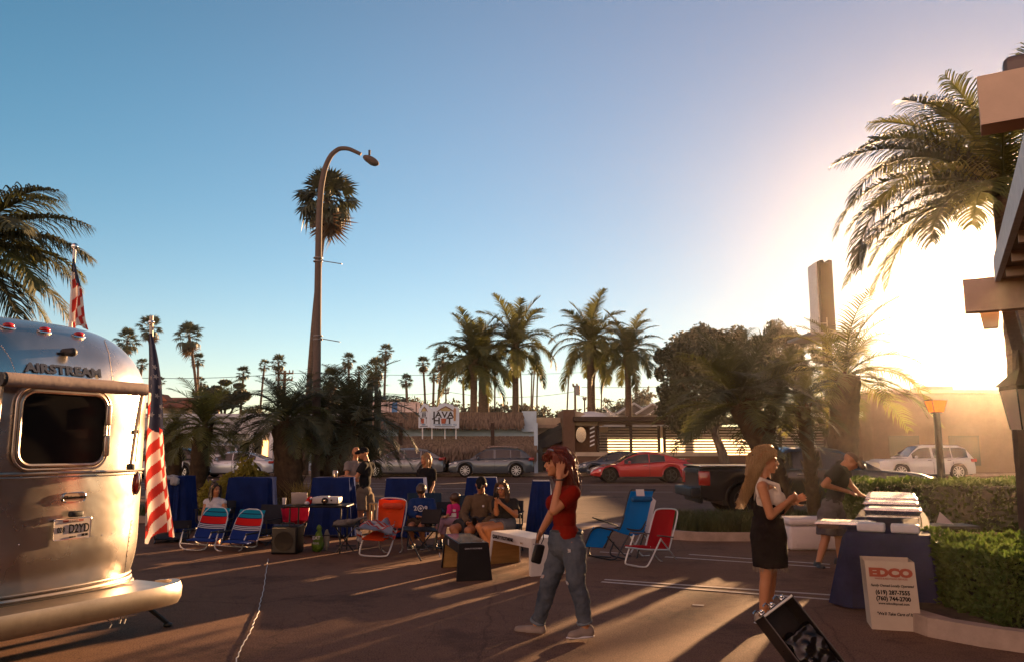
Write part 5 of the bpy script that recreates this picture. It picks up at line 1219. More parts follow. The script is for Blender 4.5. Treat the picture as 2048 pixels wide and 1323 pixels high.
# marker lamps, camera, badge, plate
for px, py in ((16, 655), (88, 663), (156, 672)):
    p, nn = tsurf(px, py); d_, s_, u_ = frame(TU, nn); rm_ = Matrix((TU, nn.cross(TU), nn)).transposed()
    g = MB(); g.ell(p+nn*.008, (.062, .033, .012), rm_, 16, 8); bz = g.build('marker_base', M_CHROME, tr, True, world=True)
    g = MB(); g.ell(p+nn*.018, (.048, .024, .026), rm_, 16, 8); g.build('marker_lamp', M_RED, bz, True, world=True)
p, nn = tsurf(128, 703); g = MB(); g.cap(p, p+TN*.085+ZZ*-.005+TU*.015, .028, .036, 12); g.box(p+TN*.01-ZZ*.02, (.13, .02, .02), Matrix((TU, TN, ZZ)).transposed()); g.build('rear_camera', M_TRIM, tr, True, world=True)
p, nn = tsurf(129, 741); up_ = (ZZ-nn*nn.z).normalized(); M_LET = mat('badge_letters', (.05, .06, .085), .4, metal=.3, var=.1)
put_text('AIRSTREAM', .098, p+nn*.004, up_.cross(nn), up_, M_LET, tr, extra=.0045, depth=.004, sx=1.20, space=1.06)
p, nn = tsurf(147, 993); g = MB(); g.prism(rr_ring(.098, .038, .037), p+TN*.006, TU, ZZ, .012); bd = g.build('badge', M_ALUB, tr, True, world=True)
g = MB(); g.tube([p+TN*.012+TU*x+ZZ*y for x, y in rr_ring(.096, .036, .035)], .004, 6, closed=True); g.build('rim', M_CHROME, bd, True, world=True)
put_text('Globetrotter', .036, p+TN*.013, TU, ZZ, M_INK, bd, extra=.0004, shear=.3)
c = TW(.0, .03, .993); rm_ = Matrix((TU, -TN, ZZ)).transposed() @ Euler((R(4), R(1.5), 0)).to_matrix()
g = MB(); g.prism(rr_ring(.155, .078, .012), c, TU, ZZ, .006); pl_ = g.build('number_plate', M_PW, tr, world=True)
g = MB(); g.tube([c+TU*x+ZZ*y for x, y in rr_ring(.155, .078, .012)], .004, 6, closed=True); g.build('plate_rim', M_CHROME, pl_, True, world=True)
put_text('D2YD', .094, c+TN*.003+TU*.052-ZZ*.002, TU, ZZ, M_INK, pl_, extra=.0012, sx=.72, depth=.001, lift=.003)
put_text('028', .058, c+TN*.003-TU*.098-ZZ*.004, TU, ZZ, M_INK, pl_, extra=.0006, sx=.72, depth=.001, lift=.003)
g = MB(); g.box(c+TN*.004+ZZ*.062, (.17, .004, .018), Matrix((TU, TN, ZZ)).transposed()); g.build('sticker', mat('sticker_red', (.35, .08, .05), .6, var=0), pl_, world=True)
put_text('INDIANA', .02, c+TN*.007+ZZ*.062, TU, ZZ, M_PW, pl_); put_text('TRAILER', .015, c+TN*.004-ZZ*.062, TU, ZZ, M_INK, pl_)
g = MB()
for du in (.09, .12): g.box(c+TN*.004+TU*du-ZZ*.052, (.022, .004, .018), Matrix((TU, TN, ZZ)).transposed())
g.build('sticker', M_INK, pl_, world=True)
g = MB(); g.rbox(TW(.015, .035, 1.105), (.105, .05, .045), .012, Matrix((TU, TN, ZZ)).transposed()); g.build('plate_lamp', M_TRIM, tr, True, world=True)
p, nn = tsurf(270, 862); g = MB(); g.rbox(p+nn*.01, (.05, .05, .03), .008, Matrix((TU, TN, ZZ)).transposed()); g.build('side_catch', M_TRIM, tr, True, world=True)
p, nn = tsurf(271, 965); g = MB(); g.ell(p+nn*.01, (.03, .02, .09)); g.build('tail_lamp', M_RED, tr, True, world=True)
g = MB(); g.ell(p+nn*.012, (.036, .014, .10)); g.build('lamp_bezel', M_CHROME, tr, True, world=True)
# bumper with a curled end
bz_ = .40; path = [(-2.2, .26), (-1.0, .27), (.2, .27), (.65, .26), (.84, .22), (.95, .12), (.98, .0), (.95, -.15)]
g = MB(); prof = [(-.035, -.085), (.03, -.092), (.05, -.05), (.052, .03), (.035, .078), (-.03, .08), (-.04, .05)]
pts = []
for i in range(len(path)-1):
    for k in range(6): a, b = path[i], path[i+1]; pts.append((a[0]+(b[0]-a[0])*k/6, a[1]+(b[1]-a[1])*k/6))
for it in range(4): pts = [pts[0]]+[((pts[i-1][0]+pts[i][0]*2+pts[i+1][0])/4, (pts[i-1][1]+pts[i][1]*2+pts[i+1][1])/4) for i in range(1, len(pts)-1)]+[pts[-1]]
vs = []; m_ = len(prof)
for i, (u_, n_) in enumerate(pts):
    a = pts[max(0, i-1)]; b = pts[min(len(pts)-1, i+1)]; du, dn = b[0]-a[0], b[1]-a[1]; l_ = math.hypot(du, dn); nu, nn_ = -dn/l_, du/l_
    sc_ = 1.0 if i < len(pts)-8 else 1.0-.035*(i-(len(pts)-8))
    for (o_1, z_) in prof: vs.append(TW(u_+nu*o_1, n_+nn_*o_1, bz_+z_*sc_))
fs = [(i*m_+k, i*m_+(k+1) % m_, (i+1)*m_+(k+1) % m_, (i+1)*m_+k) for i in range(len(pts)-1) for k in range(m_)]+[tuple(reversed(range(m_))), tuple((len(pts)-1)*m_+k for k in range(m_))]
g.add(vs, fs); g.build('bumper', M_ALUB, tr, True, world=True, auto=28)
g = MB(); g.add([TW(-2.2, -.2, .478), TW(.8, -.2, .478), TW(.8, .23, .478), TW(-2.2, .23, .478), TW(-2.2, -.2, .45), TW(.8, -.2, .45), TW(.8, .23, .45), TW(-2.2, .23, .45)], [(0, 3, 2, 1), (4, 5, 6, 7), (0, 1, 5, 4), (1, 2, 6, 5), (2, 3, 7, 6), (3, 0, 4, 7)]); g.build('bumper_cover', M_ALUB, tr, world=True)
g = MB(); g.box(TW(-.4, -2.6, .40), (2.0, 5.2, .16), Matrix((TU, TN, ZZ)).transposed()); g.build('chassis', M_TRIM, tr, world=True)
a = G(335, 1252); b = at(276, 1197, a.y-.25); g = MB(); g.tube([b+ZZ*.08, b, a+ZZ*.03], [.022, .022, .020], 8); g.ell(a+ZZ*.02, (.045, .045, .02)); g.build('stabiliser_leg', M_TRIM, tr, True, world=True)
a = at(70, 1258, TW(-.25, .18, 0).y); b = at(240, 1222, TW(.42, .18, 0).y); g = MB(); g.tube([a, b], .018, 6); g.build('support_tube', M_GREYM, tr, True, world=True)
for px in (241, 250): p = at(px, 1215, 6.75); g = MB(); g.tube([p+ZZ*.05, p, p+ZZ*-.09+TU*.01, p+ZZ*-.12], .006, 6); g.build('hanging_cable', mat('cord_white', (.5, .5, .5), .5), tr, True, world=True)
p = at(215, 1240, 6.6); g = MB(); g.tube([p-TU*.04+ZZ*.02, p+ZZ*.01, p+TU*.04-ZZ*.03, p+TU*.02-ZZ*.06], .005, 6); g.build('hanging_cable', mat('cord_white', (.5, .5, .5), .5), tr, True, world=True)
for n_ in (-3.0, -3.9):
    for s_ in (A0-.18,):
        g = MB(); g.lathe([(.2, -.1), (.34, -.1), (.36, 0), (.34, .1), (.2, .1)], 20, TW(U0+s_, n_, .36), Matrix((TN, ZZ, TU)).transposed()); g.build('wheel', M_TYRE, tr, True, world=True)
# ---------------------------------------------------------------- flags
M_FR = mat('flag_red', (.48, .045, .035), .8, var=.08, trans=.40); M_FW = mat('flag_white', (.70, .62, .55), .8, var=.05, trans=.45); M_FB = mat('flag_blue', (.035, .04, .07), .8, var=.1, trans=.25)
def flag(label, top, bot, Y, x_off, wtop, wbot, canton, stars, ang, stripe, nf, pole_top, pole_bot, ball=False, seed=0, tail=.16, pole_m=None, pr=.018):
    """limp striped flag hanging along its pole; sizes in metres, positions in photo pixels"""
    a = at(*top, Y); b = at(*bot, Y); pa = at(*pole_top, Y+.03); pb = at(*pole_bot, Y+.03)
    t = thing('flag', label, 'flag', (pb.x, pb.y, pb.z)); g = MB(); g.tube([pb, pa], [pr, pr*.85], 10); g.build('pole', pole_m or mat('pole_pale', (.55, .47, .36), .5, var=.08), t, True, world=True)
    if ball: g = MB(); g.ell(pa+ZZ*.04, (.038, .038, .038)); g.tube([pa-ZZ*.02, pa+ZZ*.02], .012, 8); g.build('finial', M_CHROME, t, True, world=True)
    else: g = MB(); g.ell(pa-ZZ*.05, (pr*1.3, pr*1.3, .02)); g.tube([pa-ZZ*.12+Vector((.02, 0, 0)), pa-ZZ*.05+Vector((.03, -.01, 0)), pa-ZZ*.08+Vector((0, -.02, 0))], .004, 5); g.build('pole_ring', M_CHROME, t, True, world=True)
    H = a.z-b.z; NU, NV = 56, int(H/.0085); r_ = random.Random(seed); ph = r_.uniform(0, 6)
    def P(u, v):
        wd = wtop+(wbot-wtop)*(v**.75); x = a.x+(b.x-a.x)*v+x_off+wd*(u-.12)+.01*math.sin(v*9+ph)
        amp = .012+.045*v; y = Y-.03+amp*math.sin(u*nf*math.pi+1.2*math.sin(v*3+ph)+.6)-.03*u
        z = a.z-H*v-(.02*math.sin(u*nf*math.pi*.9+1)*v if v > 0 else 0)
        if v > 1-tail: z += (v-(1-tail))*H*.9*max(0, (u-.15))*.55*(1 if u < .72 else .55)
        return Vector((x, y, z))
    g = MB(); vs = [P(i/NU, j/NV) for j in range(NV+1) for i in range(NU+1)]; g.v = [tuple(p) for p in vs]; ca, sa = math.cos(R(ang)), math.sin(R(ang))
    for j in range(NV):
        for i in range(NU):
            u, v = (i+.5)/NU, (j+.5)/NV; p = P(u, v); x = p.x-a.x; y = p.z-a.z
            if u > .70: x -= .07*(1 if u < .86 else .3)
            V = x*sa-y*ca
            edge = canton+.10*(x/wbot)-(.16 if u < .25 else 0)
            if -y < edge*H: mi = 2
            else: mi = int(V/stripe) % 2
            g.f.append((j*(NU+1)+i, j*(NU+1)+i+1, (j+1)*(NU+1)+i+1, (j+1)*(NU+1)+i)); g.mi.append(mi)
    cl = g.build('cloth', [M_FR, M_FW, M_FB], t, True, world=True, auto=None)
    g = MB(); row = 0; v = .12
    while v < canton-.03:
        wd = wtop+(wbot-wtop)*v**.75; cnt = max(1, int(wd/.050))
        for i in range(cnt):
            u = (i+.5+(.25 if row % 2 else -.1))/(cnt+.2)
            if not .06 < u < .96: continue
            c_ = P(u, v); e1_ = (P(min(1, u+.04), v)-P(u-.04, v)).normalized(); e2_ = (P(u, v-.012)-P(u, v+.012)).normalized(); nn = e1_.cross(e2_)
            if nn.y > 0: nn = -nn
            s_ = stars; pts = [c_+nn*.004+(e1_*math.sin(R(36*k+20))+e2_*math.cos(R(36*k+20)))*s_*(1 if k % 2 == 0 else .42) for k in range(10)]
            g.add(pts+[c_+nn*.004], [(k, (k+1) % 10, 10) for k in range(10)])
        v += .047; row += 1
    tag(g.build('stars', M_FW, cl, world=True), kind='stuff')
    return t
flag('limp striped flag on a pole standing at the right rear corner of the silver trailer', (303, 668), (293, 1082), 6.55, .0, .035, .275, .44, .025, 52, .062, 2.6, (303, 632), (298, 1060), seed=2)
flag('small limp striped flag on a silver topped pole rising above the trailer roof', (150, 520), (150, 662), 8.6, .0, .03, .17, .34, .026, 62, .06, 2.3, (149, 500), (139, 690), True, seed=5, pole_m=mat('pole_white', (.6, .58, .55), .5), pr=.02)
# ---------------------------------------------------------------- helpers for things given by photo corners and distances
def PT(q): return at(q[0], q[1], q[2])
def ptube(t, nm, pts, r, m, n=8, round_=2, closed=False):
    P_ = [PT(p) for p in pts]
    for it in range(round_):
        Q = [P_[0]]
        for a, b in zip(P_, P_[1:]): Q += [a.lerp(b, .22), a.lerp(b, .78)]
        Q.append(P_[-1]); P_ = Q
    g = MB(); g.tube(P_, r, n); return g.build(nm, m, t, True, world=True)
def panel(t, nm, c, m, th=.012, sag=0.0, nu=10, nv=14, bands=None, wr=0.0, seed=0, drop=(0, 0, 0)):
    """cloth panel between four corners (tl, tr, br, bl); bands = [(v_end, material index)]"""
    tl, tr_, br, bl = [PT(p)+Vector(drop) for p in c]; nn = (tr_-tl).cross(bl-tl).normalized()
    if nn.y > 0: nn = -nn
    def P(u, v, s):
        p = tl.lerp(tr_, u).lerp(bl.lerp(br, u), v); w_ = wr*noise.noise(Vector((u*4+seed, v*4, seed))) if wr else 0
        return p-nn*(sag*math.sin(math.pi*v)*math.sin(math.pi*u)**.5)+nn*(w_+s*th/2)
    g = MB(); W_ = nu+1
    for s in (1, -1):
        o = len(g.v); g.v += [tuple(P(i/nu, j/nv, s)) for j in range(nv+1) for i in range(nu+1)]
        for j in range(nv):
            mi = 0
            if bands:
                for ve, k in bands:
                    if (j+.5)/nv < ve: mi = k; break
            for i in range(nu): q = (o+j*W_+i, o+j*W_+i+1, o+(j+1)*W_+i+1, o+(j+1)*W_+i); g.f.append(q if s > 0 else q[::-1]); g.mi.append(mi)
    o2 = (nu+1)*(nv+1)
    for (a, b) in [((0, j), (0, j+1)) for j in range(nv)]+[((nu, j+1), (nu, j)) for j in range(nv)]+[((i+1, 0), (i, 0)) for i in range(nu)]+[((i, nv), (i+1, nv)) for i in range(nu)]:
        ia = a[1]*W_+a[0]; ib = b[1]*W_+b[0]; g.f.append((ia, ib, ib+o2, ia+o2)); g.mi.append(0)
    return g.build(nm, m, t, True, world=True, auto=45)
M_STEEL = mat('white_tube', (.62, .60, .57), .35, metal=.3, var=.04); M_BTUBE = mat('black_tube', (.02, .02, .022), .4, metal=.3, var=0)
M_CBLUE = mat('cloth_blue', (.010, .022, .095), .95, var=.25, scale=3, trans=.04, spec=.03); M_CBLUE2 = mat('stripe_blue', (.01, .03, .16), .8, var=.06); M_TEAL = mat('stripe_teal', (.005, .20, .28), .8, var=.06)
M_NAVY = mat('stripe_navy', (.008, .012, .05), .8, var=.06); M_SRED = mat('stripe_red', (.55, .010, .008), .8, var=.06); M_SWH = mat('stripe_white', (.55, .52, .52), .8, var=.04)
M_ORANGE = mat('orange_canvas', (.80, .085, .015), .8, var=.08, scale=5, trans=.35); M_CYAN = mat('lounger_blue', (.004, .20, .55), .75, var=.06, scale=5, trans=.25)
M_WOODY = mat('birch_ply', (.42, .24, .075), .6, col2=(.30, .17, .05), scale=3, stretch=(1, 1, 8)); M_BLKP = mat('bench_black', (.012, .010, .010), .42, var=.2, scale=4, spec=.16); M_WHTP = mat('bench_white', (.60, .54, .47), .5, var=.06)
M_DCLOTH = mat('dark_canvas2', (.018, .02, .028), .85, var=.2, scale=6)
# striped low beach chairs
for k, (ox, oy, oD, lb) in enumerate(((0, 0, 0, 'left one of the two striped low beach chairs with white tube frames'), (70, 4, -.1, 'right one of the two striped low beach chairs, nearer the black speaker box'))):
    D0 = 13.15+oD; t = thing('beach_chair', lb, 'chair', tuple(G(388+ox, 1098+oy)), 0, 'striped beach chairs'); X = lambda p: [(a+ox, b+oy, D0+c) for a, b, c in p]
    panel(t, 'backrest', X([(411, 1014, .62), (461, 1016, .62), (444, 1076, .12), (388, 1073, .12)]), [M_CBLUE2, M_TEAL, M_NAVY, M_SRED, M_SWH], .014, .03, 8, 36,
          [(.10, 1), (.15, 2), (.25, 1), (.29, 2), (.50, 3), (.53, 2), (.56, 4), (.585, 2), (.615, 4), (.64, 2), (.67, 4), (.70, 2), (1, 0)])
    panel(t, 'seat', X([(388, 1075, .1), (440, 1078, .1), (424, 1082, -.32), (372, 1079, -.32)]), [M_CBLUE2], .014, .02)
    ptube(t, 'front_leg', X([(368, 1058, .05), (364, 1068, -.0), (357, 1097, -.08), (411, 1101, -.08), (418, 1076, .0), (424, 1062, .05)]), .011, M_STEEL)
    ptube(t, 'rear_leg', X([(388, 1072, .0), (392, 1087, .42), (444, 1090, .42), (444, 1076, .0)]), .011, M_STEEL)
    ptube(t, 'cross_bar', X([(362, 1085, -.04), (414, 1089, -.04)]), .008, M_STEEL)
    ptube(t, 'back_frame', X([(386, 1080, .08), (411, 1012, .64), (461, 1014, .64), (443, 1082, .08)]), .011, M_STEEL)
    for sx in ((366, 1060, 395, 1055), (422, 1064, 452, 1058)): ptube(t, 'armrest', X([(sx[0], sx[1], -.1), (sx[2], sx[3], .35)]), .016, M_TRIM, round_=0)
    g = MB(); g.box(PT(X([(449, 1019.5, .58)])[0]), (.05, .006, .03)); g.build('label_patch', M_SWH, t)
# orange chair with towel
D0 = 12.3; t = thing('beach_chair', 'orange folding beach chair with pillow and a striped towel over its seat', 'chair', tuple(G(750, 1110)))
bk = [(758, 998, D0+.42), (812, 1000, D0+.62), (803, 1054, D0+.22), (756, 1052, D0+.05)]
panel(t, 'backrest', bk, [M_ORANGE], .02, .03, wr=.02, seed=3)
panel(t, 'seat', [(757, 1056, D0+.1), (802, 1060, D0+.28), (766, 1080, D0-.3), (722, 1077, D0-.45)], [M_ORANGE], .02, .02)
g = MB(); a = PT((770, 1010, D0+.34)); b = PT((800, 1011, D0+.46)); g.cap(a, b, .045, .045); g.build('pillow', mat('orange_pillow', (.75, .11, .05), .8, trans=.3), t, True, world=True)
g = MB(); g.box(PT((790, 1022, D0+.36)), (.07, .006, .035)); g.build('label_patch', M_SWH, t)
ptube(t, 'back_frame', [(754, 1062, D0), (755, 1015, D0+.36), (760, 995, D0+.45), (786, 994, D0+.54), (813, 998, D0+.62), (813, 1020, D0+.55), (803, 1068, D0+.15)], .011, M_STEEL)
ptube(t, 'front_leg', [(728, 1070, D0-.25), (718, 1104, D0-.3), (722, 1110, D0-.3), (772, 1112, D0-.2), (778, 1105, D0-.2), (792, 1062, D0+.1)], .012, M_STEEL)
ptube(t, 'rear_leg', [(757, 1078, D0+.1), (762, 1104, D0+.45), (806, 1107, D0+.55), (803, 1070, D0+.2)], .011, M_STEEL)
for a, b in (((722, 1056, D0-.35), (752, 1052, D0+.2)), ((778, 1056, D0-.15), (812, 1058, D0+.4))): ptube(t, 'armrest', [a, b], .018, M_TRIM, round_=0)
tw = thing('beach_towel', 'crumpled red white and grey striped towel lying on the orange chair', 'towel', tuple(PT((750, 1062, D0))))
M_TW = [mat('towel_grey', (.20, .22, .27), .9, trans=.1), mat('towel_red', (.42, .06, .05), .9, trans=.1), mat('towel_white', (.48, .44, .42), .9, trans=.1)]
panel(tw, 'towel', [(743, 1044, D0+.05), (790, 1046, D0+.25), (784, 1068, D0-.2), (712, 1058, D0-.52)], M_TW, .02, -.02, 16, 30, [(.08, 0), (.14, 1), (.18, 2), (.24, 1), (.30, 2), (.5, 0), (.56, 1), (.6, 2), (.66, 1), (.72, 2), (.8, 1), (1, 0)], .09, 7, (0, 0, .03))
panel(tw, 'towel_fold', [(712, 1058, D0-.54), (724, 1062, D0-.5), (722, 1086, D0-.5), (714, 1080, D0-.54)], M_TW, .02, 0, 6, 12, [(.3, 2), (.5, 1), (1, 2)], .05, 4)
panel(tw, 'towel_fold', [(765, 1052, D0-.05), (795, 1056, D0+.1), (790, 1076, D0-.1), (770, 1072, D0-.25)], M_TW, .02, 0, 8, 14, [(.2, 1), (.4, 2), (.5, 1), (.8, 0), (1, 1)], .07, 9)
# blue zero gravity lounger
D0 = 11.9; t = thing('recliner_chair', 'bright blue reclining lounger with black curved frame beside the red chair', 'chair', tuple(G(1230, 1118)))
panel(t, 'backrest', [(1262, 981, D0+.35), (1306, 981, D0+.55), (1288, 1064, D0+.35), (1240, 1058, D0+.1)], [M_CYAN], .014, .03)
panel(t, 'seat', [(1241, 1058, D0+.1), (1288, 1064, D0+.35), (1262, 1070, D0+.1), (1226, 1058, D0-.1)], [M_CYAN], .014, .03)
panel(t, 'leg_rest', [(1186, 1053, D0-.1), (1228, 1056, D0+.12), (1205, 1094, D0-.1), (1170, 1092, D0-.35)], [M_CYAN], .014, .02)
g = MB(); g.cap(PT((1266, 997, D0+.33)), PT((1300, 997, D0+.5)), .04, .04); g.build('head_pillow', mat('pillow_blue', (.008, .10, .26), .8), t, True, world=True)
g = MB(); g.prism([(-.06, -.05), (.06, -.05), (.05, .05), (-.07, .05)], PT((1281, 984, D0+.38)), (1, 0, 0), (0, 0, 1), .02); g.build('white_tag', M_SWH, t, world=True)
for dx, dD in ((0, 0), (46, .25)):
    ptube(t, 'side_frame', [(1168+dx*.9, 1094, D0-.36+dD), (1186+dx*.92, 1050, D0-.1+dD), (1228+dx*.9, 1060, D0-.05+dD), (1242+dx, 1058, D0+.1+dD), (1258+dx, 985, D0+.36+dD), (1264+dx, 978, D0+.38+dD)], .013, M_BTUBE)
    ptube(t, 'curved_leg', [(1182+dx, 1082, D0-.2+dD), (1176+dx*.9, 1108, D0-.25+dD), (1196+dx*.9, 1114, D0-.2+dD), (1232+dx*.9, 1120, D0+.0+dD), (1240+dx*.8, 1100, D0+dD), (1262+dx*.6, 1062, D0+.1+dD)], .012, M_BTUBE)
    ptube(t, 'curved_leg', [(1215+dx, 1072, D0+dD), (1250+dx*.7, 1112, D0+.25+dD), (1262+dx*.8, 1110, D0+.3+dD)], .011, M_BTUBE if dx == 0 else M_STEEL)
    g = MB(); a = PT((1186+dx*1.3, 1034, D0-.05+dD)); b = PT((1234+dx*1.25, 1050, D0+.3+dD)); g.tube([a, a.lerp(b, .3), b], [.022, .032, .018], 8, flat=.45); g.build('armrest', M_TRIM, t, True, world=True)
ptube(t, 'cross_bar', [(1176, 1110, D0-.25), (1222, 1113, D0)], .011, M_BTUBE, round_=0); ptube(t, 'cross_bar', [(1232, 1120, D0), (1276, 1117, D0+.25)], .011, M_BTUBE, round_=0); ptube(t, 'top_bar', [(1264, 978, D0+.38), (1310, 978, D0+.6)], .012, M_BTUBE, round_=0)
c2 = thing('white_folding_chair', 'white backed folding chair standing edge on behind the blue recliner', 'chair', tuple(G(1300, 1108)))
panel(c2, 'backrest', [(1300, 990, D0+1.0), (1312, 1000, D0+1.0), (1296, 1066, D0+.9), (1284, 1060, D0+.9)], [M_SWH], .014, .01); ptube(c2, 'leg', [(1300, 1000, D0+1), (1286, 1060, D0+.9), (1262, 1104, D0+.7)], .011, M_STEEL); ptube(c2, 'leg', [(1250, 1050, D0+.6), (1290, 1068, D0+.8), (1312, 1104, D0+1.1)], .011, M_STEEL); panel(c2, 'seat', [(1255, 1052, D0+.6), (1290, 1056, D0+.9), (1284, 1066, D0+.7), (1250, 1060, D0+.5)], [M_SWH])
g = MB(); g.ell(PT((1265, 1062, D0+.55)), (.09, .08, .06)); tag(g.build('red_bag', M_SRED, None, True), 'small red bundle tucked under the blue recliner seat', 'bag')
# red folding chair
D0 = 11.3; t = thing('folding_chair', 'bright red folding beach chair with a white tube frame, rightmost of the chairs', 'chair', tuple(G(1290, 1130)))
M_REDC = mat('red_canvas', (.55, .012, .02), .8, var=.06, scale=4, trans=.25)
panel(t, 'backrest', [(1312, 1017, D0+.45), (1350, 1018, D0+.7), (1337, 1094, D0+.45), (1292, 1092, D0+.1)], [M_REDC], .014, .035)
panel(t, 'seat', [(1292, 1092, D0+.1), (1337, 1095, D0+.45), (1292, 1097, D0+.0), (1250, 1090, D0-.35)], [M_REDC], .014, .02)
ptube(t, 'back_frame', [(1290, 1096, D0+.08), (1308, 1025, D0+.42), (1314, 1016, D0+.45), (1350, 1016, D0+.7), (1357, 1024, D0+.72), (1338, 1098, D0+.45)], .011, M_STEEL)
ptube(t, 'front_leg', [(1268, 1068, D0-.15), (1249, 1124, D0-.2), (1254, 1128, D0-.2), (1290, 1134, D0-.08), (1298, 1128, D0-.08), (1322, 1076, D0+.15)], .012, M_STEEL)
ptube(t, 'rear_leg', [(1322, 1078, D0+.2), (1353, 1118, D0+.75), (1353, 1127, D0+.75), (1318, 1122, D0+.5), (1300, 1092, D0+.1)], .010, M_STEEL)
ptube(t, 'seat_frame', [(1252, 1093, D0-.35), (1292, 1098, D0), (1338, 1098, D0+.45)], .010, M_STEEL)
for a, b in (((1316, 1070, D0+.0), (1346, 1073, D0+.5)), ((1262, 1064, D0-.25), (1298, 1066, D0+.15))): g = MB(); g.tube([PT(a), PT(b)], .02, 8, flat=.5); g.build('armrest', mat('arm_brown', (.10, .05, .03), .6), t, True, world=True)
# benches: waterfall shape with flared end panels
def bench(label, nearA, nearB, far, h, m_out, m_in, lettering=None, name='bench'):
    A_, B_, F_ = G(*nearA), G(*nearB), G(*far); wv = (B_-A_); Wd = wv.length; wv.normalize(); lv = (F_-A_); Ln = lv.length; lv = (lv-wv*lv.dot(wv)).normalized()
    t = thing(name, label, 'bench', tuple(A_)); fl = .05
    def Q(u, v, z): return A_+wv*u+lv*v+ZZ*z
    def slab(nm, pts, m, inner=None):   # 8 pts
        g = MB(); g.add(pts, [(0, 3, 2, 1), (4, 5, 6, 7), (0, 1, 5, 4), (1, 2, 6, 5), (2, 3, 7, 6), (3, 0, 4, 7)]); return g.build(nm, m, t, world=True)
    th = .025
    slab('top', [Q(fl, fl, h-.03), Q(Wd-fl, fl, h-.03), Q(Wd-fl, Ln-fl, h-.03), Q(fl, Ln-fl, h-.03), Q(fl, fl, h), Q(Wd-fl, fl, h), Q(Wd-fl, Ln-fl, h), Q(fl, Ln-fl, h)], mat('bench_top', (.035, .035, .035), .16, col2=(.22, .21, .20), scale=5, coat=.5) if m_out is M_BLKP else m_out)
    for v0, v1, s in ((0, fl, 1), (Ln, Ln-fl, -1)):
        slab('end_panel', [Q(0, v0, 0), Q(Wd, v0, 0), Q(Wd, v0+s*th, 0), Q(0, v0+s*th, 0), Q(fl, v1, h+.001), Q(Wd-fl, v1, h+.001), Q(Wd-fl, v1+s*th, h+.001), Q(fl, v1+s*th, h+.001)], m_out)
        slab('inner_face', [Q(.012, v0+s*(th+.002), .004), Q(Wd-.012, v0+s*(th+.002), .004), Q(Wd-.012, v0+s*(th+.012), .004), Q(.012, v0+s*(th+.012), .004), Q(fl*.8+.012, v1+s*(th+.002), h-.09), Q(Wd-fl*.8-.012, v1+s*(th+.002), h-.09), Q(Wd-fl*.8-.012, v1+s*(th+.012), h-.09), Q(fl*.8+.012, v1+s*(th+.012), h-.09)], m_in)
    for u0, s in ((fl-.012, 1), (Wd-fl+.012, -1)):
        g = MB(); hh = h-.006
        pts = [(0.004, .003), (.055, .003), (.105, h-.12), (Ln-.105, h-.12), (Ln-.055, .003), (Ln-.004, .003), (Ln-fl-.004, hh), (fl+.004, hh)]
        # side skirt leans in like the ends
        vs = []
        for off in (0, .014):
            for v, z in pts: vs.append(Q(u0-s*(fl-.012)*(1-z/h)*.9+s*off, v, z))
        n = len(pts); fs = []
        quads = [(0, 1, 2, 7), (2, 3, 6, 7), (3, 4, 5, 6)]
        for q in quads: fs.append(q); fs.append(tuple(x+n for x in reversed(q)))
        for i in range(n): fs.append((i, (i+1) % n, n+(i+1) % n, n+i))
        g.add(vs, fs); g.build('side_skirt', m_out, t, world=True)
    return t, Q, Wd, Ln, wv, lv
bt, Q, Wd, Ln, wv, lv = bench('glossy black waterfall bench with birch inner faces, left of the two benches', (913, 1162), (985, 1159), (838, 1136), .45, M_BLKP, M_WOODY)
put_text('QUALITY FOOTWEAR', .022, Q(Wd*.45, -.0, .39), wv, ZZ, M_SWH, bt, lift=.03)
for v, z, s_ in ((Ln-.02, .17, .05), (Ln*.63, .385, .07)): g = MB(); g.box(Q(-.02 if z < .3 else .025, v, z), (.008, .03, s_), Matrix((wv, lv, ZZ)).transposed()); g.build('sticker', M_SWH, bt, world=True)
bt, Q, Wd, Ln, wv, lv = bench('white bench lettered QUALITY FOOTWEAR behind the walking woman', (1062, 1152), (1130, 1146), (993, 1126), .46, M_WHTP, M_WOODY)
put_text('QUALITY FOOTWEAR', .062, Q(.01, Ln*.60, .405), -lv, ZZ, M_INK, bt, extra=.003, sx=.95, lift=.03); put_text('SINCE', .03, Q(.01, Ln*.17, .39), -lv, ZZ, mat('ink_grey', (.3, .2, .12), .6), bt, lift=.03)
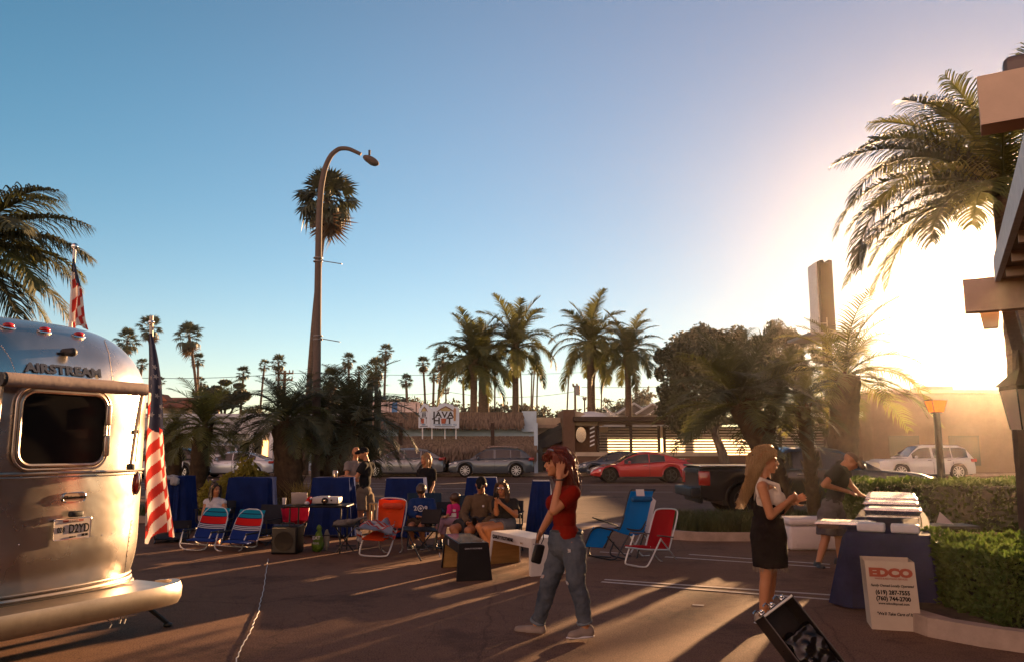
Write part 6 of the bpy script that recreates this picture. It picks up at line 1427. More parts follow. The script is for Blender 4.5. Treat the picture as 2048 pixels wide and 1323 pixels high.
# cocktail tables under blue cloths
def cover(label, px0, px1, topy, D, h=1.07, flare=.10, m=M_CBLUE, seed=0, dep=.55, name='covered_table'):
    a = at(px0, topy, D); b = at(px1, topy, D); r_ = random.Random(seed); cx_, hw = (a.x+b.x)/2, (b.x-a.x)/2; t = thing(name, label, 'table', (cx_, D+dep/2, 0)); hd = dep/2; g = MB()
    N2 = 64; lev = 14
    def per(k, grow, fold):
        s = k/N2*4; e = int(s); f = s-e; cs = [(-1, -1), (1, -1), (1, 1), (-1, 1), (-1, -1)]; x = cs[e][0]+(cs[e+1][0]-cs[e][0])*f; y = cs[e][1]+(cs[e+1][1]-cs[e][1])*f
        rr = math.hypot(x, y); w_ = fold*math.sin(k*1.9+seed)*.5+fold*math.sin(k*.83+seed*2)*.6
        return Vector((x*(hw+grow)+x/rr*w_, y*(hd+grow)+y/rr*w_, 0))
    vs = []
    for j in range(lev+1):
        v = j/lev; z = h-v*(h-.03)
        for k in range(N2): p = per(k, flare*v+.004, .055*v**.7); vs.append(Vector((cx_, D+hd, z))+p)
    fs = [(j*N2+k, j*N2+(k+1) % N2, (j+1)*N2+(k+1) % N2, (j+1)*N2+k) for j in range(lev) for k in range(N2)]; fs = [f[::-1] for f in fs]; fs.append(tuple(range(N2)))
    g.add(vs, fs); g.build('cloth', m, t, True, world=True, auto=40)
    g = MB(); g.box((cx_, D+hd, h-.015), (hw*2-.02, dep-.02, .02)); g.build('tabletop', M_TRIM, t, world=True)
    for sx in (-1, 1):
        for sy in (-1, 1): g = MB(); g.tube([(cx_+sx*hw*.8, D+hd+sy*hd*.8, 0), (cx_+sx*hw*.8, D+hd+sy*hd*.8, h-.03)], .015, 6); g.build('leg', M_GREYM, t, world=True)
    return t
cover('tall table under a blue cloth behind the two striped chairs', 458, 535, 956, 14.9, seed=1, flare=.04)
cover('tall blue cloth table between the black projector table and the man in black', 626, 698, 954, 14.9, seed=2, flare=.10)
cover('tall blue cloth table behind the boy in the blue hoodie', 773, 846, 955, 14.7, seed=3, flare=.05)
cover('tall blue cloth table behind the man in the cap', 934, 992, 954, 15.0, seed=4, flare=.09)
cover('narrow tall blue cloth table beside the walking woman with a bright sunlit top edge', 1067, 1100, 959, 13.4, seed=5, flare=.10, dep=.6)
cover('dark blue cloth table half hidden behind the trailer flag', 338, 368, 956, 15.6, seed=6, flare=.08)
g = MB(); g.ell(at(342, 954, 15.7), (.16, .13, .045)); g.ell(at(350, 960, 15.5), (.10, .05, .09)); tag(blob('cloth_bundle', g, mat('grey_cloth', (.3, .29, .28), .9, var=.1), None, .014, 1, .035, 11), 'pale crumpled cloth bundle on the dark blue table by the flag', 'cloth')
# black table with laptop, projector
D0 = 12.6; t = thing('folding_table', 'black folding table carrying the projector and the laptop', 'table', tuple(G(628, 1090)))
a = at(566, 1010, D0); b = at(694, 1012, D0); zt = .735; x0, x1 = a.x, b.x
g = MB(); g.rbox(((x0+x1)/2, D0+.3, zt-.02), (x1-x0, .62, .035), .02); g.build('tabletop', M_BLKP, t, True, world=True)
for x in (x0+.1, x1-.1):
    for dy in (.04, .56): g = MB(); g.tube([(x, D0+dy, 0), (x, D0+dy, zt-.03)], .013, 6); g.build('leg', M_BTUBE, t, world=True)
g = MB(); g.tube([(x0+.1, D0+.3, .25), (x1-.1, D0+.3, .25)], .010, 6); g.build('brace', M_BTUBE, t, world=True)
pr = thing('projector', 'white projector with a dark round lens on the black table', 'projector', (at(650, 1003, D0+.1).x, D0+.15, zt)); M_PROJ = mat('projector_white', (.45, .42, .40), .45, var=.04)
g = MB(); g.rbox((0, .1, .065), (.42, .30, .10), .02); g.rbox((-.05, .1, .118), (.16, .12, .016), .005); g.build('body', M_PROJ, pr, True)
g = MB(); g.lathe([(.001, 0), (.05, 0), (.05, .03), (.04, .035), (.038, .01), (.001, .01)], 20, (.0, -.05, .065), Euler((R(90), 0, 0)).to_matrix()); g.build('lens_ring', M_TRIM, pr, True)
g = MB(); g.ell((0, -.062, .065), (.032, .012, .032)); g.build('lens', mat('lens_glass', (.08, .02, .01), .05, var=0, coat=1), pr, True)
g = MB(); g.lathe([(.001, 0), (.014, 0), (.014, .01), (.001, .01)], 10, (.10, -.051, .07), Euler((R(90), 0, 0)).to_matrix()); g.build('sensor', M_TRIM, pr)
lp = thing('laptop', 'open laptop seen from behind its pale lid on the black table', 'laptop', (at(596, 1006, D0+.1).x, D0+.2, zt))
g = MB(); g.rbox((0, .10, .008), (.27, .2, .014), .006); g.build('base', M_GREYM, lp, True); g = MB(); g.rbox((0, -.03, .1), (.25, .01, .18), .004, (R(14), 0, 0)); g.build('lid', mat('lid_silver', (.42, .38, .38), .4, metal=.3, var=.03), lp, True)
q = at(617, 1004, D0+.1); g = MB(); g.ell((q.x, D0+.12, zt+.05), (.05, .045, .055)); g.ell((q.x+.02, D0+.1, zt+.095), (.04, .035, .03)); hb = g.build('soft_toy', mat('toy_red', (.5, .02, .02), .9), None, True); tag(hb, 'small red and white hat shaped toy between the laptop and the projector', 'toy')
g = MB(); g.ell((q.x-.02, D0+.08, zt+.03), (.04, .035, .03)); g.ell((q.x+.04, D0+.08, zt+.10), (.018, .018, .018)); g.build('white_trim', M_SWH, hb, True)
q = at(566, 1000, D0+.2); g = MB(); g.lathe([(.001, 0), (.025, 0), (.032, .1), (.001, .1)], 12, (q.x+.02, D0+.2, zt)); tag(g.build('paper_cup', M_SWH, None, True), 'small pale cup at the left end of the black table', 'cup')
# red sling chair behind the table
D1 = 13.5; t = thing('sling_chair', 'low red sling camp chair showing under the black table', 'chair', tuple(G(592, 1078)))
panel(t, 'sling', [(562, 1016, D1+.3), (618, 1014, D1+.3), (616, 1040, D1-.1), (566, 1042, D1-.1)], [mat('sling_red', (.40, .005, .025), .8, trans=.15)], .02, .16, wr=.03, seed=2)
for pts in ([(562, 1016, D1+.3), (572, 1060, D1+.05), (612, 1085, D1-.1)], [(618, 1014, D1+.3), (610, 1060, D1+.05), (575, 1085, D1-.1)], [(566, 1042, D1-.1), (600, 1082, D1+.3)], [(616, 1040, D1-.1), (580, 1082, D1+.3)]): ptube(t, 'leg', pts, .010, M_BTUBE, round_=1)
# black speaker box
a = G(541, 1108); b = G(593, 1108); t = thing('speaker_box', 'squat black loudspeaker cabinet on the asphalt before the projector table', 'speaker', tuple((a+b)/2)); w_ = (b-a).length
g = MB(); g.rbox((0, .22, .21), (w_, .42, .42), .02); g.build('cabinet', M_BLKP, t, True); g = MB(); g.rbox((0, .0, .21), (w_*.88, .012, .36), .004); g.build('grille', M_TRIM, t)
g = MB(); g.lathe([(.001, 0), (.13, 0), (.145, .012), (.001, .006)], 20, (0, -.008, .2), Euler((R(90), 0, 0)).to_matrix()); g.build('cone', M_BLKP, t, True); g = MB(); g.tube([(-.1, .2, .42), (-.09, .2, .45), (.09, .2, .45), (.1, .2, .42)], .012, 6); g.build('handle', M_BTUBE, t, True)
# green bag, white bag
a = G(635, 1102); t = thing('snack_bag', 'tall green printed bag leaning beside the tripod stool', 'bag', tuple(a)); g = MB(); g.cap((0, 0, .09), (0.01, .02, .26), .10, .06, 14); g.ell((.01, .03, .36), (.045, .03, .06)); b_ = blob('bag', g, mat('bag_green', (.10, .19, .01), .5, var=.15, scale=9, trans=.2), t, .014, 2, .012, 20, world=False)
put_text('EAT', .07, Vector(a)+Vector((0.0, -.105, .22)), (1, 0, 0), (0, 0, 1), M_SWH, t, extra=.002); put_text('REAL', .045, Vector(a)+Vector((0.0, -.105, .14)), (1, 0, 0), (0, 0, 1), M_SWH, t)
a = G(651, 1100); g = MB(); g.ell(tuple(a+Vector((0, .05, .16))), (.045, .05, .17)); tag(blob('paper_bag', g, mat('bag_pale', (.30, .27, .22), .8, var=.2), None, .014, 2, .01, 20), 'crumpled pale paper bag right beside the green bag', 'bag')
# folding stool with clutter, black camp tray
t = thing('camp_stool', 'black folding stool with crossed legs and gear piled on its seat', 'stool', tuple(G(692, 1098))); D1 = 12.6
panel(t, 'seat', [(668, 1040, D1+.25), (722, 1036, D1+.25), (716, 1052, D1-.1), (664, 1052, D1-.1)], [M_DCLOTH], .02, .02)
for pts in ([(668, 1050, D1-.1), (706, 1100, D1+.2)], [(712, 1050, D1-.1), (672, 1104, D1-.1)], [(672, 1046, D1+.25), (684, 1098, D1-.1)], [(720, 1044, D1+.25), (716, 1098, D1+.1)], [(672, 1090, D1), (712, 1090, D1+.1)]): ptube(t, 'leg', pts, .010, M_BTUBE, round_=0)
g = MB(); g.cap(PT((672, 1046, D1)), PT((706, 1042, D1+.05)), .05, .045); g.cap(PT((700, 1042, D1)), PT((730, 1033, D1+.1)), .035, .02); tag(blob('jacket', g, mat('jacket_grey', (.16, .14, .12), .9, var=.3, scale=10), None, .014, 2, .02, 16), 'bundled grey patterned jacket lying on the black folding stool', 'jacket')
t = thing('wood_stool', 'small light wooden slatted stool behind the orange chair', 'stool', tuple(G(752, 1060))); D1 = 14.6
g = MB(); q = at(752, 1006, D1); g.box((q.x, D1, q.z), (.22, .2, .025)); g.build('seat', M_WOODY, t, world=True)
for dx in (-.09, -.03, .03, .09): g = MB(); g.box((q.x+dx, D1-.08, q.z/2), (.028, .025, q.z-.02)); g.build('slat', M_WOODY, t, world=True)
def camp_chair(label, px, base_y, D, wpx, back_y, seat_y, m, rz=0.0, arms=True, dy=.55):
    a = at(px, back_y, D+dy*.6); b = at(px, seat_y, D); hw = wpx/2/1600*D; t = thing('camp_chair', label, 'chair', (b.x, D, 0), rz, 'folding camp chairs of the seated people')
    zs_, zb_ = b.z, a.z
    def loc(nm, vs, fs, m_): g = MB(); g.add(vs, fs); return g.build(nm, m_, t)
    g = MB(); g.box((0, dy*.45, (zs_+zb_)/2+.06), (hw*2, .02, zb_-zs_-.10), (R(-12), 0, 0)); g.build('backrest', m, t); g = MB(); g.box((0, .0, zs_), (hw*2, dy*.8, .02), (R(5), 0, 0)); g.build('seat', m, t)
    for s in (-1, 1):
        for p0, p1 in (((s*hw, -dy*.4, 0), (s*hw*.95, dy*.4, zs_+.02)), ((s*hw, dy*.5, 0), (s*hw*.95, -dy*.4, zs_+.02)), ((s*hw, dy*.36, zs_), (s*hw, dy*.55, zb_)), ((s*hw, -dy*.4, zs_), (s*hw, -dy*.42, zs_+.2))):
            g = MB(); g.tube([p0, p1], .011, 6); g.build('leg' if p0[2] == 0 else 'frame_tube', M_BTUBE, t)
        if arms: g = MB(); g.tube([(s*hw*1.03, -dy*.5, zs_+.21), (s*hw*1.03, dy*.46, zs_+.22)], .022, 6, flat=.5); g.build('armrest', m, t)
    g = MB(); g.tube([(-hw, -dy*.4, .02), (hw, dy*.5, .02)], .009, 6); g.build('cross_brace', M_BTUBE, t); g = MB(); g.tube([(hw, -dy*.4, .02), (-hw, dy*.5, .02)], .009, 6); g.build('cross_brace', M_BTUBE, t)
    return t
camp_chair('dark navy camp chair of the boy in the hoodie', 850, 0, 13.35, 66, 985, 1046, mat('chair_navy', (.012, .03, .055), .85), .15)
camp_chair('dark camp chair of the little girl in pink', 900, 0, 13.35, 52, 1003, 1046, M_DCLOTH, .1, False)
camp_chair('black camp chair of the man in the cap', 958, 0, 12.9, 72, 990, 1052, mat('chair_navy', (.012, .03, .055), .85), .1)
camp_chair('black camp chair of the woman in sunglasses with lit edges', 1013, 0, 12.75, 58, 1000, 1052, M_DCLOTH, -.1)
camp_chair('dark chair under the seated woman in white', 430, 0, 14.5, 56, 1000, 1040, M_DCLOTH, 0)
camp_chair('empty dark camp chair behind the right striped beach chair', 525, 0, 13.9, 52, 1008, 1062, M_DCLOTH, -.3)
camp_chair('low dark folded camp chair at the foot of the trailer flag', 345, 0, 14.2, 60, 1040, 1072, M_DCLOTH, .3, False)
t = thing('folding_side_table', 'black folding side table with a raised panel in front of the boy', 'table', tuple(G(850, 1095))); D1 = 12.35
panel(t, 'panel', [(846, 1018, D1+.3), (884, 1018, D1+.2), (878, 1046, D1+.1), (842, 1046, D1+.15)], [M_BLKP], .02)
panel(t, 'top', [(806, 1052, D1+.25), (868, 1054, D1+.25), (876, 1062, D1-.1), (808, 1060, D1-.1)], [M_BLKP], .02)
for pts in ([(812, 1058, D1), (842, 1120, D1-.7)], [(868, 1060, D1), (836, 1098, D1+.2)], [(878, 1046, D1), (866, 1098, D1)], [(824, 1058, D1+.2), (858, 1100, D1+.1)]): ptube(t, 'leg', pts, .011, M_BTUBE, round_=0)
# coolers
def cooler(label, px, by, D, wpx, hpx, rz=0):
    b = at(px, by, D); hw = wpx/1600*D; hh = hpx/1600*D; t = thing('cooler', label, 'cooler', (b.x, D+.28, 0.0), rz); m_ = mat('cooler_white', (.58, .50, .46), .5, var=.05)
    g = MB(); g.rbox((0, 0, hh*.38), (hw, .55, hh*.74), .05); g.build('tub', m_, t, True); g = MB(); g.rbox((0, 0, hh*.88), (hw*1.02, .57, hh*.23), .05); g.build('lid', m_, t, True)
    for s in (-1, 1): g = MB(); g.rbox((s*hw*.51, 0, hh*.6), (.03, .22, .05), .012); g.build('handle', mat('cooler_grey', (.35, .33, .32), .5), t, True)
    g = MB(); g.rbox((hw*.1, -.285, hh*.86), (.12, .02, .06), .008); g.build('latch', m_, t, True)
    for k in range(3): g = MB(); g.box((0, -.279, hh*(.12+.055*k)), (hw*.8, .012, .012)); g.build('rib', m_, t)
    return t
cooler('large white cooler box by the kerb behind the blonde woman', 1640, 1088, 13.0, 116, 62)
cooler('second white cooler box behind the man at the buffet', 1712, 1076, 14.0, 90, 50) if False else None
q = G(1705, 1098); cooler('second white cooler box partly hidden by the legs of the man at the buffet', 1722, 1086, 13.2, 60, 46)
# ---------------------------------------------------------------- buffet table running away from the camera
bO = Vector((3.47, 8.50, 0)); bd_ = Vector((math.sin(R(26)), math.cos(R(26)), 0)); bp_ = Vector((math.cos(R(26)), -math.sin(R(26)), 0)); brm = Matrix((bp_, bd_, ZZ)).transposed()
def BQ(u, v, z): return bO+bp_*u+bd_*v+ZZ*z
M_BCL = mat('buffet_cloth', (.030, .036, .085), .9, var=.2, scale=3, trans=.25, spec=.04)
t = thing('buffet_table', 'long buffet table draped in a dusty blue cloth, foil trays on top', 'table', tuple(bO)); g = MB(); BW, BL, BH = .78, 3.4, .75
N2 = 120; lev = 12; vs = []
per = []; tot = 2*(BW+BL)
for k in range(N2):
    s = tot*k/N2
    if s < BW: per.append((s, 0, 0, -1))
    elif s < BW+BL: per.append((BW, s-BW, 1, 0))
    elif s < 2*BW+BL: per.append((BW-(s-BW-BL), BL, 0, 1))
    else: per.append((0, BL-(s-2*BW-BL), -1, 0))
for j in range(lev+1):
    v = j/lev
    for k, (x, y, nx, ny) in enumerate(per):
        w_ = (.03+.10*v)*(v > 0)+.035*v*math.sin(k*1.7)+.02*v*math.sin(k*.71); cx2 = (x-BW/2)/(BW/2)*.04*v; vs.append(BQ(x+nx*w_+cx2, y+ny*w_, BH-v*(BH-.02)))
fs = [((j+1)*N2+k, (j+1)*N2+(k+1) % N2, j*N2+(k+1) % N2, j*N2+k) for j in range(lev) for k in range(N2)]; fs.append(tuple(range(N2))); g.add(vs, fs); g.build('tablecloth', M_BCL, t, True, world=True, auto=40)
for v in (.15, 1.6, 1.8, 3.25):
    for u_ in (.1, .68): g = MB(); g.tube([BQ(u_, v, 0), BQ(u_, v, BH-.02)], .015, 6); g.build('leg', M_GREYM, t, world=True)
g = MB(); g.box(BQ(BW/2, BL/2, BH-.012), (BW-.03, BL-.03, .02), brm); g.build('tabletop', M_GREYM, t, world=True)
M_FOIL = mat('foil', (.80, .76, .70), .22, metal=1, var=.1, scale=12, bump=.5, bscale=40)
def tray(label, u, v, z, w_, l_, h, lid=True, stand=0.0, rz=0.0):
    c = BQ(u, v, z); t = thing('foil_tray', label, 'tray', tuple(c), -R(26)+rz, 'foil trays on the buffet')
    zz_ = stand
    if stand:
        for sx in (-1, 1):
            for sy in (-1, 1): g = MB(); g.tube([(sx*w_*.47, sy*l_*.47, 0), (sx*w_*.47, sy*l_*.47, stand)], .006, 5); g.build('stand_leg', M_CHROME, t)
        g = MB(); g.tube([(w_*.48, l_*.48, stand), (-w_*.48, l_*.48, stand), (-w_*.48, -l_*.48, stand), (w_*.48, -l_*.48, stand)], .006, 5, closed=True); g.build('stand_rim', M_CHROME, t)
    g = MB(); g.box((0, 0, zz_+h/2), (w_*.86, l_*.86, h), taper=1.12); g.build('pan', M_FOIL, t)
    g = MB(); g.tube([(w_*.49, l_*.49, zz_+h), (-w_*.49, l_*.49, zz_+h), (-w_*.49, -l_*.49, zz_+h), (w_*.49, -l_*.49, zz_+h)], .009, 6, closed=True); g.build('rolled_rim', M_FOIL, t, True)
    if lid:
        g = MB(); g.rbox((0, 0, zz_+h+.012), (w_*.96, l_*.96, .02), .02); g.build('lid', M_FOIL, t, True)
        for k in range(8): g = MB(); g.box((0, l_*(-.4+.8*k/7), zz_+h+.026), (w_*.8, .012, .008)); g.build('rib', M_FOIL, t)
    return t
tray('wide foil tray overhanging the near left corner of the buffet', -.02, .42, BH+.004, .62, .34, .05, True)
for i, (u, v, st) in enumerate(((.44, 1.0, .10), (.42, 1.5, .14), (.42, 2.05, .16), (.40, 2.55, .16), (.40, 3.05, .16))):
    tray(['nearest raised foil tray on a wire stand', 'second raised foil tray from the near end of the buffet', 'third raised foil tray, middle of the buffet', 'fourth raised foil tray from the near end', 'farthest raised foil tray by the hedge'][i], u, v, BH+.004, .60, .36, .07, True, st)
for i, (u, v) in enumerate(((.24, .16), (.56, .14))):
    c = BQ(u, v, BH+.004); g = MB(); g.rbox((0, 0, .045), (.27, .2, .085), .02); o = g.build('takeout_box', mat('box_pale', (.46, .46, .46), .6, var=.05), None, True); o.location = c; o.rotation_euler = (0, 0, -R(26)); tag(o, ['pale lidded food box at the near left end of the buffet', 'pale lidded food box at the near right end of the buffet'][i], 'box')
c = BQ(.74, .85, BH); g = MB(); g.add([c+Vector((-.05, 0, 0)), c+Vector((.12, -.04, 0)), c+Vector((.1, .12, 0)), c+Vector((0.02, .03, .16))], [(0, 1, 2), (0, 3, 1), (1, 3, 2), (2, 3, 0)]); 
c = at(1884, 1036, 12.2); t = thing('napkin_tent', 'pale folded napkin standing on a side shelf by the hedge', 'napkin', tuple(c)); g = MB(); g.add([c+Vector((-.09, 0, -.06)), c+Vector((.16, -.02, -.08)), c+Vector((.05, .12, -.06)), c+Vector((-.01, .03, .10))], [(0, 1, 2), (0, 3, 1), (1, 3, 2), (2, 3, 0)]); g.build('cloth', M_SWH, t, world=True)
g = MB(); g.box(c+Vector((.0, .05, -.11)), (.9, .5, .04)); g.build('shelf', M_TRIM, t, world=True)
for dx in (-.4, .4): g = MB(); g.tube([c+Vector((dx, .05, -.12)), Vector((c.x+dx, c.y+.05, .02))], .02, 6); g.build('leg', M_TRIM, t, world=True)
# waste box with printed front
A_ = G(1744, 1257); B_ = G(1845, 1263); ax = (B_-A_).normalized(); wB = (B_-A_).length; hB = .60; nb_ = Vector((ax.y, -ax.x, 0)); 
if nb_.y > 0: nb_ = -nb_
t = thing('waste_box', 'cardboard waste box printed EDCO in front of the buffet table', 'box', tuple((A_+B_)/2)); M_CARD = mat('printed_card', (.46, .37, .28), .8, var=.06, scale=3); M_EDR = mat('print_red', (.30, .05, .02), .7, var=0)
lean = Vector((-.03, 0, 0)); bk = -nb_*.34
v8 = [A_, B_, B_+bk, A_+bk, A_+lean+ZZ*hB, B_+lean+ZZ*(hB+.0), B_+lean+bk+ZZ*hB, A_+lean+bk+ZZ*hB]
g = MB(); g.add(v8, [(0, 3, 2, 1), (0, 1, 5, 4), (1, 2, 6, 5), (2, 3, 7, 6), (3, 0, 4, 7)]); k_ = .012; g.add([v8[4]+bk*.05, v8[5]+bk*.05, v8[6]-bk*.05, v8[7]-bk*.05]+[v8[0]+ZZ*.3+lean*.5+bk*.05, v8[1]+ZZ*.3+lean*.5+bk*.05, v8[2]+ZZ*.3+lean*.5-bk*.05, v8[3]+ZZ*.3+lean*.5-bk*.05], [(4, 5, 1, 0), (5, 6, 2, 1), (6, 7, 3, 2), (7, 4, 0, 3), (7, 6, 5, 4)]); g.build('carton', M_CARD, t, world=True)
upv = (lean+ZZ*hB).normalized(); ctr = lambda f, dx=0.0: (A_+B_)/2+(lean+ZZ*hB)*f+ax*dx
for txt, s_, f, mm, ex, sh, sx in (('EDCO', .105, .83, M_EDR, .007, 0, 1.42), ('WASTE & RECYCLING SERVICES', .022, .745, M_EDR, .0004, 0, 1.0), ('Family Owned Locally Operated', .034, .645, M_INK, .0006, .3, .92), ('(619) 287-7555', .054, .545, M_INK, .002, 0, .98), ('(760) 744-2700', .054, .455, M_INK, .002, 0, .98), ('www.edcodisposal.com', .031, .385, M_INK, .0008, 0, 1.0), ('"We\'ll Take Care of It"', .040, .235, M_INK, .0008, .3, .95)):
    put_text(txt, s_*.93, ctr(f), ax, upv, mm, t, extra=ex, shear=sh, sx=sx*.93, lift=.002, depth=.0008)
# tipped black case
t = thing('road_case', 'tipped black hard case with chrome latches and glossy black bags in it', 'case', tuple(G(1600, 1400)))
c0 = at(1548, 1216, 5.35); la = Vector((.50, -.28, -.72)).normalized(); wa = Vector((.60, .25, .72)); wa = (wa-la*wa.dot(la)).normalized(); ca = la.cross(wa).normalized()
if ca.y > 0: ca = -ca
crm = Matrix((wa, ca, la)).transposed(); Lc, Wc, Dc = .74, .235, .20
def CQ(w, c, l): return c0+wa*w+ca*c+la*l
for nm, ctr_, sz in (('side_panel', CQ(-Wc/2, 0, Lc/2), (.012, Dc, Lc)), ('side_panel', CQ(Wc/2, 0, Lc/2), (.012, Dc, Lc)), ('back_panel', CQ(0, -Dc/2, Lc/2), (Wc, .01, Lc)), ('end_panel', CQ(0, 0, 0), (Wc+.012, Dc+.01, .012)), ('end_panel', CQ(0, 0, Lc), (Wc+.012, Dc+.01, .012))):
    g = MB(); g.box(ctr_, sz, crm); g.build(nm, M_BLKP, t, world=True)
for s in (-1, 1): g = MB(); g.tube([CQ(s*Wc/2, Dc/2, 0), CQ(s*Wc/2, Dc/2, Lc)], .004, 6); g.build('edge_trim', mat('dull_trim', (.12, .10, .09), .4, metal=.8), t, True, world=True)
g = MB(); g.tube([CQ(-Wc/2, Dc/2, 0), CQ(Wc/2, Dc/2, 0)], .008, 6); g.build('edge_trim', mat('lit_edge', (.65, .6, .5), .4), t, True, world=True)  # end edge paler: the sunlight on it is put into the colour
for k in range(3):
    w_ = -.085+.085*k; g = MB(); g.rbox(CQ(w_, -.01, -.018), (.035, .05, .02), .006, crm); g.tube([CQ(w_-.01, .0, -.03), CQ(w_-.03, .02, -.055), CQ(w_-.06, .03, -.05)], .005, 6); g.ell(CQ(w_, .02, -.03), (.012, .012, .012)); g.build('latch', M_CHROME, t, True, world=True)
g = MB(); r_ = random.Random(3)
for k in range(9): g.ell(CQ(r_.uniform(-.07, .07), r_.uniform(.0, .07), .2+.058*k), (r_.uniform(.03, .055),)*3)
g.box(CQ(0, 0, Lc*.6), (Wc*.92, Dc*.9, Lc*.72), crm); blob('black_bag', g, mat('glossy_vinyl', (.004, .0035, .0035), .22, var=0, spec=.5), t, .008, 2, .024, 11)
for k in range(2): g = MB(); g.lathe([(.001, -.015), (.035, -.015), (.035, .015), (.001, .015)], 14, tuple(CQ((-.5+k)*Wc*.8, -Dc/2, Lc)), crm); g.build('wheel', M_TYRE, t, True, world=True)
# ---------------------------------------------------------------- people
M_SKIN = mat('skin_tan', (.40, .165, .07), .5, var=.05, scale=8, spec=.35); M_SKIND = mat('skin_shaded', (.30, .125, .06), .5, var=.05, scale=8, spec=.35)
M_EYE = mat('eye_dark', (.02, .012, .01), .2, var=0); M_LIP = mat('lips', (.32, .07, .05), .45, var=0)
def hairm(n, a, b): return mat(n, a, .42, col2=b, scale=14, stretch=(6, 6, .6), trans=.25)
H_RED = hairm('hair_auburn', (.075, .013, .006), (.26, .04, .01)); H_BLOND = hairm('hair_blonde', (.30, .165, .06), (.56, .36, .16)); H_BROWN = hairm('hair_brown', (.055, .028, .014), (.11, .055, .025)); H_DARK = hairm('hair_dark', (.025, .014, .009), (.05, .028, .016))
def clothm(n, c, tr=.08, **k): return mat(n, c, .95, spec=.12, var=.12, scale=9, trans=tr, bump=.25, bscale=180, **k)
def V(*a): return Vector(a)
def head_prims(g, c, f, u, s=1.0, female=True):
    f = f.normalized(); u = (u-f*u.dot(f)).normalized(); r = f.cross(u); m3 = Matrix((r, f, u)).transposed()
    def q(a, b, c_): return c+(r*a+f*b+u*c_)*s
    def e(p, rad): g.ell(p, tuple(x*s for x in rad), m3, 18, 12)
    e(q(0, -.012, .028), (.074, .094, .086)); e(q(0, .030, -.020), (.058, .062, .085)); e(q(0, .052, -.078), (.036, .034, .030)); e(q(0, .070, -.092), (.019, .018, .017))
    e(q(0, .015, -.055), (.052, .055, .045)); e(q(0, .078, .028), (.045, .014, .014))
    g.cap(q(0, .090, .018), q(0, .110, -.018), .0085*s, .0125*s, 10)
    for x in (-1, 1): e(q(x*.010, .102, -.024), (.010, .010, .008)); e(q(x*.034, .066, -.022), (.020, .018, .020)); e(q(x*.076, -.012, -.008), (.009, .022, .032))
    e(q(0, .091, -.049), (.023, .011, .0075)); e(q(0, .089, -.061), (.020, .011, .008))
    return q, m3
def head_details(t, q, m3, s, lips=True):
    for x in (-1, 1):
        g = MB(); g.ell(q(x*.031, .081, .004), (.012*s, .006*s, .006*s), m3, 10, 8); g.build('eye', M_EYE, t, True, world=True)
        g = MB(); g.tube([q(x*.018, .090, .020), q(x*.034, .088, .025), q(x*.048, .078, .019)], [.003*s, .004*s, .002*s], 6); g.build('eyebrow', H_DARK, t, True, world=True)
    if lips: g = MB(); g.ell(q(0, .0955, -.050), (.021*s, .008*s, .0055*s), m3, 12, 8); g.ell(q(0, .0935, -.060), (.018*s, .008*s, .006*s), m3, 12, 8); g.build('lips', M_LIP, t, True, world=True)
def hand_prims(g, w, d, n, s=1.0, curl=.5, side=1, spread=.06):
    """w wrist, d pointing direction, n palm normal (towards which the fingers curl), side = thumb side sign"""
    d = d.normalized(); n = (n-d*n.dot(d)).normalized(); b = d.cross(n)*side
    m3 = Matrix((b, d, n)).transposed(); g.ell(w+d*.046*s, (.040*s, .052*s, .017*s), m3, 14, 10); g.cap(w-d*.01*s, w+d*.03*s, .026*s, .024*s, 10)
    for i in range(4):
        l = (.068, .078, .073, .056)[i]*s; base = w+d*.084*s+b*(.030-.020*i)*s; dd = (d+b*spread*(1.5-i)).normalized(); p = base; r = (.0092, .0092, .0088, .0078)[i]*s
        for k in range(3):
            dd2 = (dd*math.cos(curl*(k*.8+.25))+n*math.sin(curl*(k*.8+.25))).normalized(); p2 = p+dd2*l*(.42, .32, .26)[k]; g.cap(p, p2, r, r*.9, 8, 3); p = p2; r *= .9
    p = w+d*.022*s+b*.034*s; d1 = (d*.65+b*.75+n*.2).normalized(); p2 = p+d1*.042*s; g.cap(p, p2, .0125*s, .0105*s, 8, 3); d2 = (d*.9+b*.25+n*.35*curl).normalized(); g.cap(p2, p2+d2*.034*s, .0105*s, .0085*s, 8, 3)
def foot_prims(g, ank, toe, s=1.0, inf=0.0):
    d = (toe-ank); d.z = 0; d.normalize(); zf = toe.z; r = V(-d.y, d.x, 0); heel = V(ank.x, ank.y, zf+.005*s)-d*.035*s
    m3 = Matrix((r, d, ZZ)).transposed()
    g.ell(heel+ZZ*.028*s, ((.034+inf)*s, (.042+inf)*s, .036*s), m3); g.cap(heel+ZZ*.03*s, toe+ZZ*.022*s, (.036+inf)*s, (.034+inf)*s*.72, 12); g.ell(toe-d*.035*s+ZZ*.022*s, ((.045+inf)*s, (.055+inf)*s, .026*s), m3)
    g.cap(V(ank.x, ank.y, ank.z), heel+ZZ*.045*s+d*.03*s, (.036+inf)*s, (.040+inf)*s, 10)
def taper(g, a, b, r0, r1, flat0=False, flat1=False, n=16):
    """limb segment; flat ends make clean hems"""
    d = (b-a); L = d.length; d = d/L; pts = []; rs = []
    if flat0: pts.append(a); rs.append(r0)
    else:
        for i in range(5): an = R(-90+90*i/4); pts.append(a+d*r0*math.sin(an)); rs.append(max(.001, r0*math.cos(an)))
    if flat1: pts.append(b); rs.append(r1)
    else:
        for i in range(5): an = R(90*i/4); pts.append(b+d*r1*math.sin(an)); rs.append(max(.001, r1*math.cos(an)))
    g.tube(pts, rs, n)
